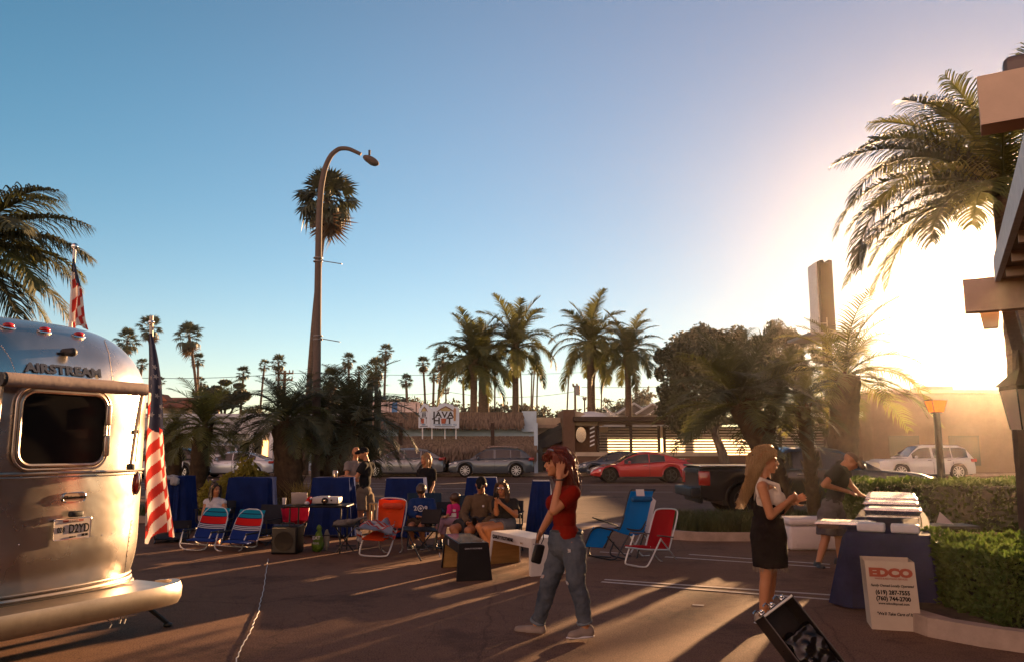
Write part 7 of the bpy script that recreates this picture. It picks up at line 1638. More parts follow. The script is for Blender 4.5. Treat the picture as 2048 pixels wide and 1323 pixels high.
def hair(t, guides, m, n, thick, seed, core=True, ck=.86, jit=1.0, name='hair', vox=.012, strand_r=.0028):
    """guides: list of (points, radii); soft core + loose strands"""
    r_ = random.Random(seed)
    if core:
        g = MB()
        for P_, rs in guides:
            for i in range(len(P_)-1): g.cap(P_[i], P_[i+1], rs[i]*(ck if i > 3 else .86), rs[i+1]*(ck if i > 2 else .86), 12)
        h = blob(name, g, m, t, vox, 2, .012, 26, stretchz=.25)
    g = MB()
    for k in range(n):
        P_, rs = guides[r_.randrange(len(guides))]; v = V(r_.gauss(0, 1), r_.gauss(0, 1), r_.gauss(0, 1)).normalized(); ph = r_.uniform(0, 6); k0 = r_.uniform(.86, 1.14)
        pts = []; m_ = len(P_); L = (m_-1)*3; stop = L-int(r_.random()**2*L*.25)
        for i in range(stop+1):
            f = i/3; j = min(m_-2, int(f)); p = P_[j].lerp(P_[j+1], f-j); rr = rs[j]+(rs[j+1]-rs[j])*(f-j)
            w_ = v*rr*k0+V(math.sin(ph+i*.9), math.cos(ph+i*.7), 0)*.006*jit*(1+i*.06); pts.append(p+w_)
        g.tube(pts, [strand_r*(1-.7*i/len(pts)) for i in range(len(pts))], 3, cap=False)
    o = g.build('hair_strands', m, h if core else t, True, world=True); tag(o, kind='stuff'); return h if core else o
def person(label, Y0, J, s=1.0, face=(-1, 0, 0), up=(0, 0, 1), top=None, bottom=None, shoes=None, skin=None, vox=.012, hands=None, base=None, lips=True, bust=0.0, sleeve=.55, leg=.45, loose=1.0, dress=None, female=True, sock=False, group=None, torso_d=1.0):
    skin = skin or M_SKIN
    W_ = {k: at(v[0], v[1], Y0+(v[2] if len(v) > 2 else 0)) for k, v in J.items()}
    b = W_.get('la', W_['hip']); t = thing('person', label, 'person', (W_['hip'].x, Y0, max(0, base if base is not None else 0)), 0, group)
    g = MB(); f = V(*face); q, m3 = head_prims(g, W_['hd'], f, V(*up), s, female)
    nk, hp = W_['nk'], W_['hip']; spine = (nk-hp); L = spine.length; us = spine/L
    rs_ = (W_['rs']-W_['ls']); shw = rs_.length; rx = (rs_-us*rs_.dot(us)).normalized(); fx = us.cross(rx)
    if fx.dot(f) < 0: fx = -fx
    tm = Matrix((rx, fx, us)).transposed()
    def torso(g, inf, hem=None, top_=True):
        td = torso_d
        g.ell(hp.lerp(nk, .70), (.150*s*td+inf, .100*s*td+inf, .165*s), tm, 20, 12); g.ell(hp.lerp(nk, .40), (.122*s*td+inf, .090*s*td+inf, .17*s), tm, 20, 12); g.ell(hp.lerp(nk, .10), (.152*s*td+inf, .108*s*td+inf, .12*s), tm, 20, 12)
        g.cap(hp.lerp(nk, .93), hp.lerp(nk, .80), .06*s+inf, .085*s+inf, 14)
        for k in ('ls', 'rs'): g.cap(nk-us*.05*s, W_[k], .05*s+inf*.7, .052*s+inf, 12)
        if bust:
            for x in (-1, 1): g.ell(hp.lerp(nk, .66)+fx*(.072*s)+rx*x*.065*s, (.062*bust*s+inf*.6,)*3)
    torso(g, 0); g.cap(q(0, -.02, -.06), nk+us*.01, .050*s, .055*s, 14)
    for a, e_, w_ in (('ls', 'le', 'lw'), ('rs', 're', 'rw')):
        if a in W_ and e_ in W_: g.cap(W_[a], W_[e_], .050*s, .040*s, 14); g.cap(W_[e_], W_[w_], .041*s, .026*s, 14)
    if hands:
        for k, (dr, nn, cu, sd) in hands.items():
            if k in W_: hand_prims(g, W_[k], V(*dr), V(*nn), s, cu, sd)
    for h_, k_, a_, to in (('lh', 'lk', 'la', 'lt'), ('rh', 'rk', 'ra', 'rt')):
        if h_ in W_ and k_ in W_:
            g.cap(W_[h_], W_[k_], .088*s, .058*s, 16)
            if a_ in W_:
                cm = W_[k_].lerp(W_[a_], .28); g.cap(W_[k_], cm, .054*s, .056*s, 14); g.cap(cm, W_[a_], .056*s, .034*s, 14)
                if to in W_: foot_prims(g, W_[a_], W_[to], s)
    blob('body', g, skin, t, vox, 3)
    head_details(t, q, m3, s, lips)
    if top:
        g = MB(); inf = .013*s*loose; torso(g, inf)
        for a, e_, w_ in (('ls', 'le', 'lw'), ('rs', 're', 'rw')):
            if a in W_ and e_ in W_ and sleeve > 0:
                if sleeve <= 1: taper(g, W_[a], W_[a].lerp(W_[e_], sleeve), .052*s+inf*1.3, .050*s+inf*1.5, False, True)
                else: taper(g, W_[a], W_[e_], .052*s+inf, .046*s+inf); taper(g, W_[e_], W_[e_].lerp(W_[w_], sleeve-1), .046*s+inf, .036*s+inf, False, True)
        tp = blob('top', g, top, t, vox*.9, 3, .0045*loose, 16, stretchz=.8)
    if bottom:
        g = MB(); inf = .016*s*loose; g.ell(hp.lerp(nk, .08), (.158*s*torso_d+inf, .112*s*torso_d+inf, .125*s), tm, 20, 12)
        for h_, k_, a_ in (('lh', 'lk', 'la'), ('rh', 'rk', 'ra')):
            if h_ not in W_ or k_ not in W_: continue
            if leg <= 1: taper(g, W_[h_], W_[h_].lerp(W_[k_], leg), .094*s+inf, .080*s+inf*1.6, False, True)
            else: taper(g, W_[h_], W_[k_], .094*s+inf, .064*s+inf); taper(g, W_[k_], W_[k_].lerp(W_[a_], leg-1), .064*s+inf, .050*s+inf*1.2, False, True)
        blob('trousers' if leg > 1 else 'shorts', g, bottom, t, vox*.9, 2, .0055*loose, 14)
    if shoes:
        for a_, to in (('la', 'lt'), ('ra', 'rt')):
            if a_ in W_ and to in W_:
                g = MB(); A2 = W_[a_]; T2 = W_[to]; d = (T2-A2); d.z = 0; d.normalize(); heel = V(A2.x, A2.y, T2.z)-d*.04*s; r = V(-d.y, d.x, 0); m4 = Matrix((r, d, ZZ)).transposed()
                g.cap(heel+ZZ*.045*s, T2+ZZ*.025*s, .046*s, .036*s, 14); g.ell(T2-d*.04*s+ZZ*.03*s, (.052*s, .075*s, .034*s), m4); g.cap(heel+ZZ*.065*s, heel+d*.05*s+ZZ*.055*s, .041*s, .043*s, 12)
                sh = blob('shoe', g, shoes, t, .008, 2); g = MB(); g.ell(heel.lerp(T2, .5)+ZZ*.010*s, (.052*s, (T2-heel).length*.5+.05*s, .016*s), m4, 20, 8); g.build('sole', M_SWH, sh, True, world=True)
    return t, W_, q, m3, tm
# --- the walking woman in red
Y0 = 7.15
t, W_, q, m3, tm = person('woman in a red top and ripped rolled jeans walking left, one hand at her face', Y0,
    dict(hd=(1114, 926, .03), nk=(1128, 968, .03), hip=(1130, 1078, .03), ls=(1146, 985, -.14), rs=(1122, 983, .19), le=(1108, 1020, -.22), lw=(1119, 957, -.15), re=(1100, 1032, .26), rw=(1082, 1062, .18),
         lh=(1146, 1092, -.07), rh=(1120, 1092, .10), lk=(1153, 1166, -.10), rk=(1096, 1170, .12), la=(1170, 1248, -.06), ra=(1074, 1246, .22), lt=(1143, 1276, -.10), rt=(1036, 1264, .30)),
    1.0, (-1, -.22, -.02), top=clothm('top_red', (.19, .009, .003), .12), bottom=None, shoes=mat('shoe_grey', (.22, .17, .14), .8, var=.1), vox=.0068,
    hands=dict(lw=((.10, .22, 1), (-.15, 1, 0), .15, -1), rw=((-.35, -.1, -.9), (.8, -.3, 0), .9, 1)), bust=1.15, sleeve=.62)
M_JEAN = mat('denim', (.040, .050, .066), .95, spec=.1, col2=(.115, .125, .14), scale=3.2, bump=.4, bscale=220, detail=6)
g = MB(); s = 1.0; hp, nk = W_['hip'], W_['nk']
g.ell(hp+V(.015, 0, -.01), (.165, .150, .125), tm.copy(), 22, 14); g.ell(hp+V(.06, 0, -.06), (.10, .15, .12)); taper(g, hp-V(0, 0, .02), hp+V(-.0, 0, .075), .155, .142, False, True, 20)
for h_, k_, a_ in (('lh', 'lk', 'la'), ('rh', 'rk', 'ra')):
    taper(g, W_[h_]+V(.01, 0, -.02), W_[k_], .108, .078); k2 = W_[k_].lerp(W_[a_], .45)+V(.012, 0, 0); taper(g, W_[k_], k2, .076, .072); taper(g, k2, W_[k_].lerp(W_[a_], .93), .072, .062, False, True)
jn = blob('jeans', g, M_JEAN, t, .0085, 2, .011, 13)
for h_, k_, a_ in (('lh', 'lk', 'la'), ('rh', 'rk', 'ra')):
    a = W_[k_].lerp(W_[a_], .90); b = W_[k_].lerp(W_[a_], .965); g = MB(); g.tube([a, a.lerp(b, .15), b.lerp(a, .15), b], [.064, .071, .071, .066], 20); c = blob('cuff', g, mat('denim_pale', (.13, .15, .17), .9, var=.15, scale=20), jn, .007, 1, .003, 30)
for (px, py, w_, h_) in ((1139, 1100, .022, .02), (1086, 1152, .035, .024), (1136, 1164, .036, .022)):
    p = at(px, py, Y0-.12 if px > 1100 else Y0+.02); g = MB()
    d0 = ray(px, py).normalized(); p = CAM+d0*5.5
    hit = None; dg = bpy.context.evaluated_depsgraph_get(); ji = wm(t).inverted(); ok, loc, nrm, idx = jn.ray_cast(ji @ CAM, (ji.to_3x3() @ d0))
    if ok:
        P0 = wm(t) @ loc; nn = (wm(t).to_3x3() @ nrm).normalized(); r = nn.cross(ZZ).normalized(); u2 = r.cross(nn); r_ = random.Random(px); ring = []
        for k in range(14): a = 2*math.pi*k/14; rr = 1+r_.uniform(-.3, .3); ring.append(P0+nn*.004+r*math.cos(a)*w_*rr*.6+u2*math.sin(a)*h_*rr*.6)
        g.add(ring+[P0+nn*.007], [(k, (k+1) % 14, 14) for k in range(14)]); g.build('rip', M_SKIN, jn, True, world=True)
        g = MB()
        for k in range(9): a = P0+nn*.008+u2*h_*(-.6+1.2*k/8); g.tube([a-r*w_*.6, a+nn*.003, a+r*w_*.6+u2*r_.uniform(-.01, .01)], .0012, 4)
        g.build('frayed_threads', mat('thread_white', (.5, .48, .46), .9), jn, world=True)
g = MB(); 
bc = hp+V(.012, 0, .066); g.tube([bc+V(math.cos(a)*.132, math.sin(a)*.128, .008*math.sin(a*2)) for a in [2*math.pi*k/32 for k in range(32)]], .016, 6, closed=True, flat=1.3); g.build('belt', M_TRIM, t, True, world=True)
hd = W_['hd']; qq = lambda a, b, c: q(a, b, c)
gu = [([q(0, .075, .075), q(0, .02, .105), q(0, -.06, .09), q(0, -.11, .02), q(.0, -.13, -.08), q(.01, -.155, -.18), q(.01, -.17, -.27)], [.030, .052, .066, .068, .072, .070, .035]),
      ([q(.05, .03, .075), q(.07, -.02, .05), q(.075, -.065, -.01), q(.075, -.09, -.09), q(.07, -.12, -.18), q(.06, -.15, -.25)], [.035, .040, .046, .052, .055, .030]),
      ([q(-.05, .03, .075), q(-.07, -.02, .05), q(-.078, -.06, -.01), q(-.078, -.08, -.09), q(-.07, -.10, -.18), q(-.06, -.13, -.24)], [.035, .040, .046, .052, .05, .028]),
      ([q(-.03, .09, .068), q(-.045, .102, .045), q(-.055, .098, .030)], [.022, .020, .010]), ([q(.03, .09, .068), q(.045, .10, .045), q(.055, .098, .030)], [.022, .020, .010]),
      ([q(.045, .04, .06), q(.072, .02, .02), q(.078, -.01, -.05), q(.08, -.02, -.12), q(.075, -.04, -.19)], [.026, .022, .028, .034, .018]),
      ([q(-.045, .04, .06), q(-.072, .02, .02), q(-.078, -.01, -.05), q(-.08, -.02, -.12), q(-.075, -.04, -.19)], [.026, .022, .028, .034, .018])]
hair(t, gu, H_RED, 560, .1, 3, vox=.009, jit=1.6, ck=.78)
g = MB()
for x in (-1, 1): g.ell(q(x*.035, .055, .118), (.030, .022, .010), m3 @ Euler((R(25), 0, 0)).to_matrix(), 14, 8)
g.build('sunglasses', mat('sunglass_pale', (.45, .45, .46), .12, metal=.6, var=0), t, True, world=True)
w_ = W_['lw']; g = MB(); g.tube([w_+V(.034*math.cos(a), .034*math.sin(a), -.005) for a in [2*math.pi*k/20 for k in range(20)]], .006, 6, closed=True); g.build('bracelet', M_TRIM, t, True, world=True)
hb = W_['rw']+V(-.03, -.03, -.10); g = MB(); g.rbox(hb+V(.0, -.02, -.085), (.095, .045, .17), .018, (0, R(16), R(20))); pu = thing('clutch_purse', 'small black wrist purse hanging from the hand of the walking woman', 'purse', tuple(hb)); g.build('pouch', M_BLKP, pu, True, world=True)
g = MB(); g.tube([hb+V(.03, -.02, .0), hb+V(.05, -.01, .04), W_['rw']+V(.02, 0, 0), W_['rw']+V(-.03, -.02, .01), hb+V(-.02, -.02, .0)], .005, 6); g.build('wrist_strap', M_BLKP, pu, True, world=True)
g = MB(); g.tube([hb+V(-.045, -.045, .0), hb+V(.05, -.045, -.0)], .003, 5); g.build('zip', M_CHROME, pu, True, world=True)

# --- blonde woman in dungaree dress
Y0 = 7.75
t, W_, q, m3, tm = person('blonde woman in a white top and black denim dungaree dress facing the buffet', Y0,
    dict(hd=(1533, 921, 0), nk=(1530, 958, 0), hip=(1537, 1066, 0), rs=(1524, 972, -.16), ls=(1538, 970, .16), re=(1541, 1030, -.19), rw=(1576, 1001, -.10), le=(1562, 1022, .16), lw=(1584, 1000, .03),
         rh=(1537, 1085, -.055), lh=(1540, 1085, .055), rk=(1532, 1152, -.05), lk=(1541, 1150, .06), ra=(1526, 1226, -.05), la=(1536, 1218, .16), rt=(1546, 1246, -.05), lt=(1556, 1234, .2)),
    1.0, (1, -.12, -.10), top=None, bottom=None, shoes=mat('shoe_checked', (.28, .22, .17), .8, var=.3, scale=30), vox=.0068,
    hands=dict(rw=((.9, .35, .45), (0, .9, .2), .75, -1), lw=((.9, -.35, .35), (0, -.9, .2), .75, 1)), bust=.55)
hp, nk = W_['hip'], W_['nk']; us = (nk-hp).normalized()
g = MB(); g.ell(hp.lerp(nk, .66), (.162, .112, .12), tm, 20, 12); g.ell(hp.lerp(nk, .45), (.136, .104, .13), tm, 20, 12)
for x in (-1, 1): g.ell(hp.lerp(nk, .66)+V(.082, x*.062, 0), (.080, .080, .085))
g.ell(hp.lerp(nk, .74), (.150, .108, .10), tm, 20, 12)
for k in ('ls', 'rs'):
    o_s = V(0, .045*(1 if k == 'rs' else -1), .018); fr_ = hp.lerp(nk, .70)+V(.095, W_[k].y-nk.y+o_s.y, 0)*1.0; bk_ = hp.lerp(nk, .68)+V(-.10, W_[k].y-nk.y+o_s.y, 0); g.tube([fr_, fr_+V(-.015, 0, .10), W_[k]+o_s+V(0, 0, .048), bk_+V(-.015, 0, .09), bk_], .021, 8, flat=1.2)
blob('vest_top', g, clothm('top_white', (.62, .52, .42), .1), t, .0085, 2, .002)
M_DBLK = clothm('denim_black', (.006, .005, .006), .05); hem = at(1540, 1132, Y0)
g = MB(); g.ell(hp.lerp(nk, .40), (.150, .128, .15), tm, 22, 14); g.ell(hp.lerp(nk, .12), (.172, .150, .13), tm, 22, 14)
pts = [hp.lerp(nk, .30), hp+V(0, 0, -.03), V(hem.x+.005, Y0, hem.z)]; g.tube(pts, [.145, .170, .158], 24)
g.box(hp.lerp(nk, .56)+V(.135, 0, 0), (.022, .20, .19), (0, R(6), 0))
dr = blob('dungaree_dress', g, M_DBLK, t, .0095, 2, .006, 12)
for x in (-1, 1):
    fr_ = hp.lerp(nk, .66)+V(.14, x*.085, 0); bk_ = hp.lerp(nk, .45)+V(-.125, x*.03, 0)
    g = MB(); g.tube([fr_, fr_+V(-.03, 0, .09), nk+V(.0, x*.095, .012), nk+V(-.09, x*.085, -.10), bk_], .017, 6, flat=1.2); g.build('shoulder_strap', M_DBLK, dr, True, world=True)
    g = MB(); g.lathe([(.001, -.004), (.016, -.004), (.016, .004), (.001, .006)], 12, fr_+V(.012, 0, -.01), Euler((0, R(90), 0)).to_matrix()); g.build('buckle', M_CHROME, dr, True, world=True)
g = MB(); r_ = random.Random(8)
for k in range(110): a = r_.uniform(0, 6.28); p = V(hem.x+.156*math.cos(a), Y0+.156*math.sin(a), hem.z+.004); l = r_.uniform(.01, .055); g.tube([p, p+V(r_.uniform(-.01, .01), r_.uniform(-.01, .01), -l)], .0016, 4)
tag(g.build('frayed_hem', mat('thread_tan', (.22, .17, .12), .9), dr, world=True), kind='stuff')
gu = [([q(0, .06, .085), q(0, .0, .112), q(0, -.07, .085), q(0, -.105, .02), q(0, -.12, -.07), q(.0, -.14, -.17), q(.01, -.17, -.28), q(.01, -.20, -.38), q(.02, -.225, -.47)], [.026, .048, .054, .050, .036, .026, .024, .022, .008]),
      ([q(.05, .045, .07), q(.072, -.01, .05), q(.074, -.05, -.01), q(.07, -.08, -.09), q(.06, -.11, -.19), q(.06, -.15, -.30), q(.05, -.19, -.40)], [.028, .034, .030, .024, .020, .016, .006]),
      ([q(-.05, .045, .07), q(-.072, -.01, .05), q(-.074, -.05, -.01), q(-.07, -.08, -.09), q(-.06, -.11, -.19), q(-.05, -.16, -.30), q(-.04, -.23, -.42)], [.028, .034, .030, .024, .020, .016, .006]),
      ([q(.0, -.12, .06), q(0, -.15, .02), q(0, -.15, -.05), q(0, -.17, -.15)], [.02, .035, .03, .012])]
hair(t, gu, H_BLOND, 620, .1, 5, vox=.009, jit=2.2, ck=.55)
g = MB(); g.ell(q(0, -.135, .03), (.035, .020, .045), m3); g.build('hair_clip', M_TRIM, t, True, world=True)
p = at(1590, 990, Y0-.02); g = MB(); g.rbox(p, (.035, .06, .035), .01); cu = tag(g.build('small_cup', mat('cup_grey', (.4, .36, .33), .5), None, True), 'tiny pale cup held in the hands of the blonde woman', 'cup')

# --- man bending over the buffet
t, W_, q, m3, tm = person('man in a dark shirt, grey shorts and cap bending over the buffet', 11.45,
    dict(hd=(1701, 921, .0), nk=(1686, 934, 0), hip=(1662, 1018, 0), rs=(1676, 938, -.18), ls=(1682, 930, .18), re=(1648, 968, -.24), rw=(1696, 982, -.12), le=(1700, 968, .2), lw=(1720, 988, .05),
         rh=(1654, 1028, -.09), lh=(1672, 1028, .09), rk=(1651, 1076, -.10), lk=(1678, 1074, .12), ra=(1636, 1126, -.14), la=(1681, 1122, .10), rt=(1645, 1140, -.3), lt=(1694, 1132, .05)),
    1.08, (.62, -.25, -.62), (.7, 0, .72), top=clothm('shirt_dark', (.035, .03, .025)), bottom=clothm('shorts_grey', (.10, .085, .085)), shoes=M_TRIM, vox=.011,
    hands=dict(rw=((.9, 0, -.25), (0, .3, -1), .7, -1), lw=((.9, -.1, -.3), (0, 0, -1), .7, 1)), sleeve=.65, leg=.85, loose=1.6, lips=False)
g = MB(); g.ell(q(0, -.01, .045), (.082, .105, .075), m3); g.cap(q(0, .08, .06), q(0, .15, .045), .045, .03); blob('cap', g, clothm('cap_tan', (.16, .11, .07)), t, .009, 2)
p = at(1738, 962, 11.6)
# --- standing men left
t, W_, q, m3, tm = person('man in a black t-shirt, khaki shorts and cap leaning on the blue cloth table', 16.0,
    dict(hd=(727, 905, 0), nk=(733, 922, 0), hip=(728, 986, 0), ls=(727, 930, -.16), rs=(742, 930, .16), le=(712, 955, -.2), lw=(688, 951, -.2), re=(736, 962, .2), rw=(706, 958, .2),
         lh=(722, 992, -.08), rh=(736, 992, .1), lk=(722, 1020, -.1), rk=(738, 1020, .12), la=(722, 1046, -.08), ra=(740, 1046, .1), lt=(710, 1052, -.1), rt=(730, 1052, .1)),
    1.02, (-.85, -.5, -.2), (0, 0, 1), top=clothm('shirt_black', (.014, .014, .015)), bottom=clothm('shorts_khaki', (.19, .14, .09)), shoes=M_TRIM, vox=.014, hands=dict(lw=((-1, -.1, -.1), (0, 0, -1), .6, 1)), sleeve=.6, leg=1.0, loose=1.5, lips=False)
g = MB(); g.ell(q(0, -.01, .04), (.084, .106, .078), m3); g.cap(q(0, .08, .04), q(0, .15, .03), .045, .028); blob('cap', g, clothm('cap_black', (.012, .011, .012)), t, .011, 2)
person('man in a grey t-shirt standing behind the man in black', 16.9,
    dict(hd=(712, 904, 0), nk=(710, 921, 0), hip=(708, 980, 0), ls=(696, 928, -.1), rs=(722, 930, .1), le=(693, 950, -.2), lw=(688, 958, -.4), re=(722, 955, .2), rw=(710, 965, 0),
         lh=(702, 986, -.05), rh=(714, 986, .08), lk=(702, 1012, 0), rk=(714, 1012, 0.1), la=(702, 1038, 0), ra=(714, 1038, .1), lt=(698, 1044, -.15), rt=(712, 1044, -.1)),
    1.02, (.3, -1, -.1), (0, 0, 1), top=clothm('shirt_grey', (.20, .17, .15)), bottom=clothm('shorts_dark', (.03, .028, .028)), shoes=M_TRIM, vox=.014, sleeve=.6, leg=.95, loose=1.5, lips=False)
t, W_, q, m3, tm = person('blonde woman in a black t-shirt standing at the road edge looking left', 17.0,
    dict(hd=(851, 918, 0), nk=(853, 935, 0), hip=(853, 988, 0), ls=(840, 942, -.05), rs=(866, 942, .05), le=(838, 966, -.05), lw=(842, 984, -.15), re=(866, 968, .05), rw=(860, 986, -.12),
         lh=(848, 994, 0), rh=(858, 994, 0), lk=(848, 1018, 0), rk=(858, 1018, 0), la=(848, 1040, 0), ra=(858, 1040, 0), lt=(846, 1045, -.1), rt=(857, 1045, -.1)),
    .97, (-.8, -.6, 0), (0, 0, 1), top=clothm('tee_black', (.014, .013, .014)), bottom=clothm('trousers_black', (.014, .013, .014)), shoes=M_TRIM, vox=.014, sleeve=.7, leg=1.9, loose=1.3)
hair(t, [([q(0, .05, .085), q(0, -.05, .10), q(0, -.11, .02), q(0, -.11, -.08), q(0, -.11, -.17)], [.03, .055, .055, .05, .02]), ([q(.05, .05, .06), q(.078, .01, .0), q(.075, .0, -.09), q(.07, .01, -.17)], [.03, .032, .034, .016]), ([q(-.05, .05, .06), q(-.078, .01, .0), q(-.075, .0, -.09), q(-.07, .01, -.17)], [.03, .032, .034, .016])], H_BLOND, 120, .1, 2, vox=.013)
# --- seated group
t, W_, q, m3, tm = person('boy in a royal blue hoodie looking down, seated behind the black side table', 13.1,
    dict(hd=(842, 980, -.08), nk=(844, 996, .02), hip=(842, 1044, .0), ls=(826, 1003, .0), rs=(863, 1003, .0), le=(820, 1024, -.1), lw=(836, 1032, -.28), re=(866, 1024, -.08), rw=(852, 1034, -.28),
         lh=(834, 1046, -.02), rh=(852, 1046, -.02), lk=(822, 1050, -.42), rk=(842, 1052, -.42), la=(824, 1092, -.36), ra=(848, 1092, -.34), lt=(818, 1098, -.5), rt=(844, 1098, -.5)),
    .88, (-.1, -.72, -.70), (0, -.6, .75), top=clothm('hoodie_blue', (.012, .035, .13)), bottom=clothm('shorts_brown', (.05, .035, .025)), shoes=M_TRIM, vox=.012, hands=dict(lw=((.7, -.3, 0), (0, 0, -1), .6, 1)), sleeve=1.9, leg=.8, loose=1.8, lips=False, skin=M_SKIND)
g = MB(); g.ell(q(0, -.02, .03), (.083, .10, .085), m3); g.ell(q(0, .05, .07), (.06, .04, .03), m3); blob('hair', g, H_BROWN, t, .010, 2, .005, 30)
gp = W_['hip'].lerp(W_['nk'], .62); fy = V(0, -.135, 0); put_text('2', .10, gp+fy+V(-.085, -.01, .0), (1, 0, 0), (0, -.15, 1), M_SWH, t, extra=.004); put_text('9', .10, gp+fy+V(.085, -.01, .0), (1, 0, 0), (0, -.15, 1), M_SWH, t, extra=.004)
g = MB(); g.tube([gp+fy+V(.045*math.cos(a), -.016, .045*math.sin(a)) for a in [2*math.pi*k/20 for k in range(20)]], .008, 5, closed=True); g.ell(gp+fy+V(0, -.014, 0), (.02, .006, .02)); g.build('ring_print', M_SWH, t, True, world=True)
t, W_, q, m3, tm = person('little girl in a bright pink top and lilac leggings sitting sideways', 13.15,
    dict(hd=(909, 996, -.02), nk=(911, 1008, 0), hip=(913, 1042, 0), ls=(900, 1013, -.08), rs=(921, 1013, .08), le=(898, 1026, -.12), lw=(892, 1033, -.22), re=(916, 1028, .05), rw=(900, 1034, -.1),
         lh=(908, 1042, -.05), rh=(914, 1042, .05), lk=(882, 1042, -.2), rk=(888, 1046, -.05), la=(874, 1066, -.2), ra=(884, 1072, -.1), lt=(864, 1058, -.3), rt=(876, 1078, -.2)),
    .72, (-.75, -.65, -.1), (0, 0, 1), top=clothm('top_pink', (.60, .03, .16)), bottom=clothm('leggings_lilac', (.42, .26, .33)), vox=.010, hands=dict(lw=((-1, -.3, 0), (0, 0, -1), .5, 1)), sleeve=1.2, leg=1.85, loose=1.2)
g = MB(); g.ell(q(0, -.02, .03), (.082, .10, .085), m3); g.ell(q(0, .055, .06), (.06, .035, .035), m3); g.cap(q(.03, -.10, .0), q(.04, -.12, -.13), .04, .02); g.cap(q(-.05, -.05, .0), q(-.05, -.07, -.12), .035, .02); blob('hair', g, H_BROWN, t, .009, 2, .004, 30)
gp = W_['hip'].lerp(W_['nk'], .5); g = MB(); g.box(gp+V(-.035, -.105, .05), (.08, .01, .035), (0, 0, R(-20))); g.box(gp+V(-.035, -.112, -.02), (.10, .01, .06), (0, 0, R(-20))); g.build('print', M_SWH, t, world=True)
t, W_, q, m3, tm = person('man in a brown long sleeved shirt, black cap and dark shorts seated with a phone', 12.75,
    dict(hd=(962, 969, -.06), nk=(962, 990, .02), hip=(958, 1046, .02), ls=(938, 999, .0), rs=(986, 1001, .0), le=(926, 1030, -.1), lw=(936, 1046, -.34), re=(990, 1032, -.1), rw=(966, 1048, -.32),
         lh=(946, 1048, .0), rh=(968, 1048, .0), lk=(906, 1056, -.40), rk=(936, 1060, -.46), la=(926, 1102, -.38), ra=(944, 1106, -.34), lt=(918, 1108, -.55), rt=(940, 1112, -.52)),
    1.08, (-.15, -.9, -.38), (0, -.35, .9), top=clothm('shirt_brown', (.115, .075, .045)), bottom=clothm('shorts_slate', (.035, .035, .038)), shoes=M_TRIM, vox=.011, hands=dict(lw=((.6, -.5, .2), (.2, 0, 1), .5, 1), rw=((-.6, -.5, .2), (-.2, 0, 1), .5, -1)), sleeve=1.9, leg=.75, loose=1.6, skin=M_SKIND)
g = MB(); g.ell(q(0, -.015, .045), (.084, .104, .082), m3); g.cap(q(0, .07, .055), q(0, .14, .035), .05, .032); blob('cap', g, clothm('cap_black', (.012, .011, .012)), t, .009, 2)
g = MB(); g.box(W_['hip'].lerp(W_['nk'], .65)+V(.05, -.135, 0), (.03, .006, .03)); g.build('chest_logo', M_SWH, t, world=True)
p = at(949, 1040, 12.3); g = MB(); g.rbox(p, (.07, .02, .13), .008, (R(35), 0, 0)); tag(g.build('phone', M_BLKP, None, True), 'dark phone held over his lap by the man in the cap', 'phone')
t, W_, q, m3, tm = person('woman in sunglasses and a dark t-shirt seated with crossed bare legs, holding a phone', 12.55,
    dict(hd=(1004, 976, -.02), nk=(1007, 997, .02), hip=(1010, 1048, .04), ls=(992, 1003, -.02), rs=(1028, 1004, .02), le=(993, 1026, -.14), lw=(992, 1002, -.24), re=(1032, 1030, -.06), rw=(1002, 1006, -.24),
         lh=(1002, 1050, .0), rh=(1018, 1050, .0), lk=(958, 1052, -.36), rk=(972, 1056, -.42), la=(984, 1102, -.32), ra=(992, 1100, -.22), lt=(980, 1114, -.5), rt=(990, 1108, -.4)),
    1.0, (-.2, -1, .05), (0, 0, 1), top=clothm('tee_charcoal', (.03, .028, .027)), bottom=clothm('shorts_denim', (.12, .12, .13)), shoes=mat('sandal_tan', (.2, .12, .06), .7), vox=.011, hands=dict(lw=((.3, -.1, 1), (.8, -.3, 0), .7, -1), rw=((-.5, -.1, .7), (-.6, .3, 0), .6, 1)), sleeve=.6, leg=.4, loose=1.2, bust=1.05)
hair(t, [([q(0, .06, .085), q(0, -.04, .108), q(0, -.11, .02), q(0, -.11, -.08), q(0, -.10, -.17)], [.03, .055, .06, .055, .02]), ([q(.05, .05, .065), q(.082, .02, .01), q(.088, .01, -.08), q(.092, .02, -.16), q(.085, .03, -.20)], [.034, .036, .040, .036, .016]), ([q(-.05, .05, .065), q(-.082, .02, .01), q(-.088, .01, -.08), q(-.092, .02, -.16), q(-.085, .03, -.20)], [.034, .036, .040, .036, .016])], H_BROWN, 200, .1, 4, vox=.011)
g = MB()
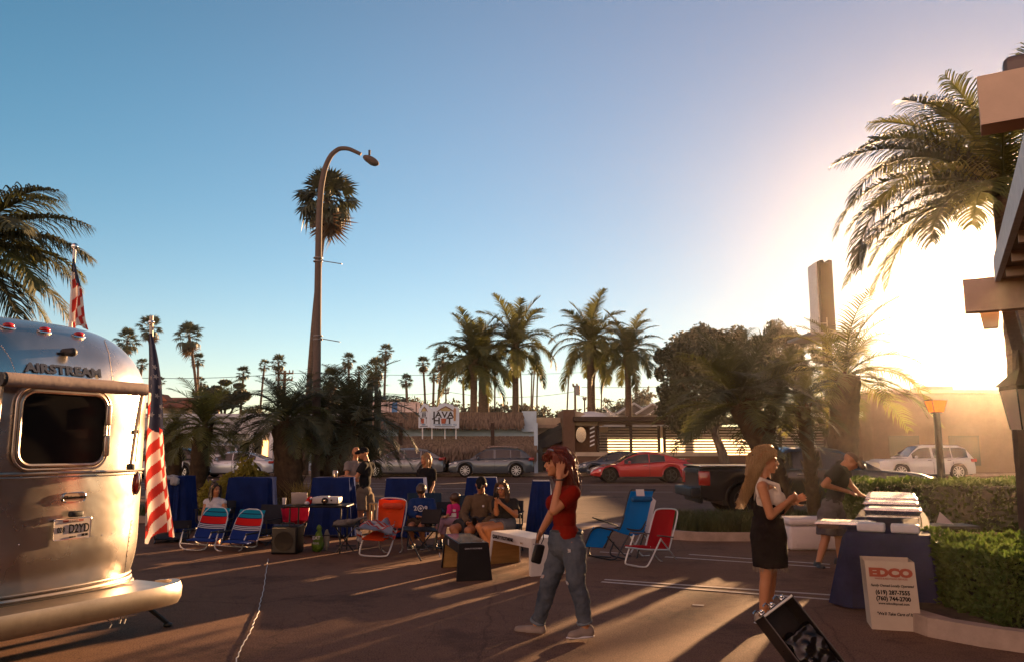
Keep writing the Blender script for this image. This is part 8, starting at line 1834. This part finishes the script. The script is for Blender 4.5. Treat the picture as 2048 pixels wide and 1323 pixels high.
for x in (-1, 1): g.ell(q(x*.034, .098, .006), (.027, .008, .021), m3, 14, 8)
g.tube([q(-.06, .09, .012), q(0, .105, .014), q(.06, .09, .012)], .003, 5); g.build('sunglasses', mat('sunglass_mirror', (.25, .22, .22), .08, metal=.8, var=0), t, True, world=True)
p = at(992, 992, 12.28); g = MB(); g.rbox(p, (.075, .02, .12), .008, (R(20), R(20), 0)); tag(g.build('phone', M_BLKP, None, True), 'dark phone held up by the woman in sunglasses', 'phone')
t, W_, q, m3, tm = person('seated woman in a white top with long brown hair behind the striped chairs', 14.3,
    dict(hd=(431, 979, 0), nk=(430, 996, 0), hip=(430, 1044, 0), ls=(414, 1003, .0), rs=(446, 1003, .0), le=(408, 1024, -.05), lw=(404, 1038, -.2), re=(452, 1024, -.05), rw=(448, 1038, -.2),
         lh=(422, 1046, 0), rh=(438, 1046, 0), lk=(418, 1052, -.4), rk=(436, 1054, -.4), la=(420, 1084, -.4), ra=(436, 1084, -.4), lt=(418, 1088, -.55), rt=(434, 1088, -.55)),
    1.0, (.75, -.65, .05), (0, 0, 1), top=clothm('blouse_white', (.55, .52, .52)), bottom=clothm('shorts_denim', (.12, .12, .13)), vox=.013, sleeve=0, leg=.5, bust=1.0)
hair(t, [([q(0, .05, .085), q(0, -.05, .105), q(0, -.11, .02), q(0, -.12, -.08), q(0, -.11, -.18)], [.03, .055, .06, .055, .02]), ([q(.05, .05, .06), q(.08, .0, .0), q(.082, -.01, -.09), q(.085, .02, -.2)], [.034, .034, .04, .018]), ([q(-.05, .05, .06), q(-.08, .0, .0), q(-.082, -.01, -.09), q(-.085, .02, -.2)], [.034, .034, .04, .018])], H_DARK, 120, .1, 6, vox=.013)

q_ = at(668, 946, 14.95); g = MB(); g.lathe([(.001, 0), (.045, 0), (.05, .10), (.035, .13), (.001, .13)], 14, (q_.x, 15.05, 1.075)); tag(g.build('glass_jar', mat('jar_glass', (.25, .16, .10), .1, var=0, coat=1), None, True), 'small amber jar standing on the blue cloth table by the two men', 'jar')
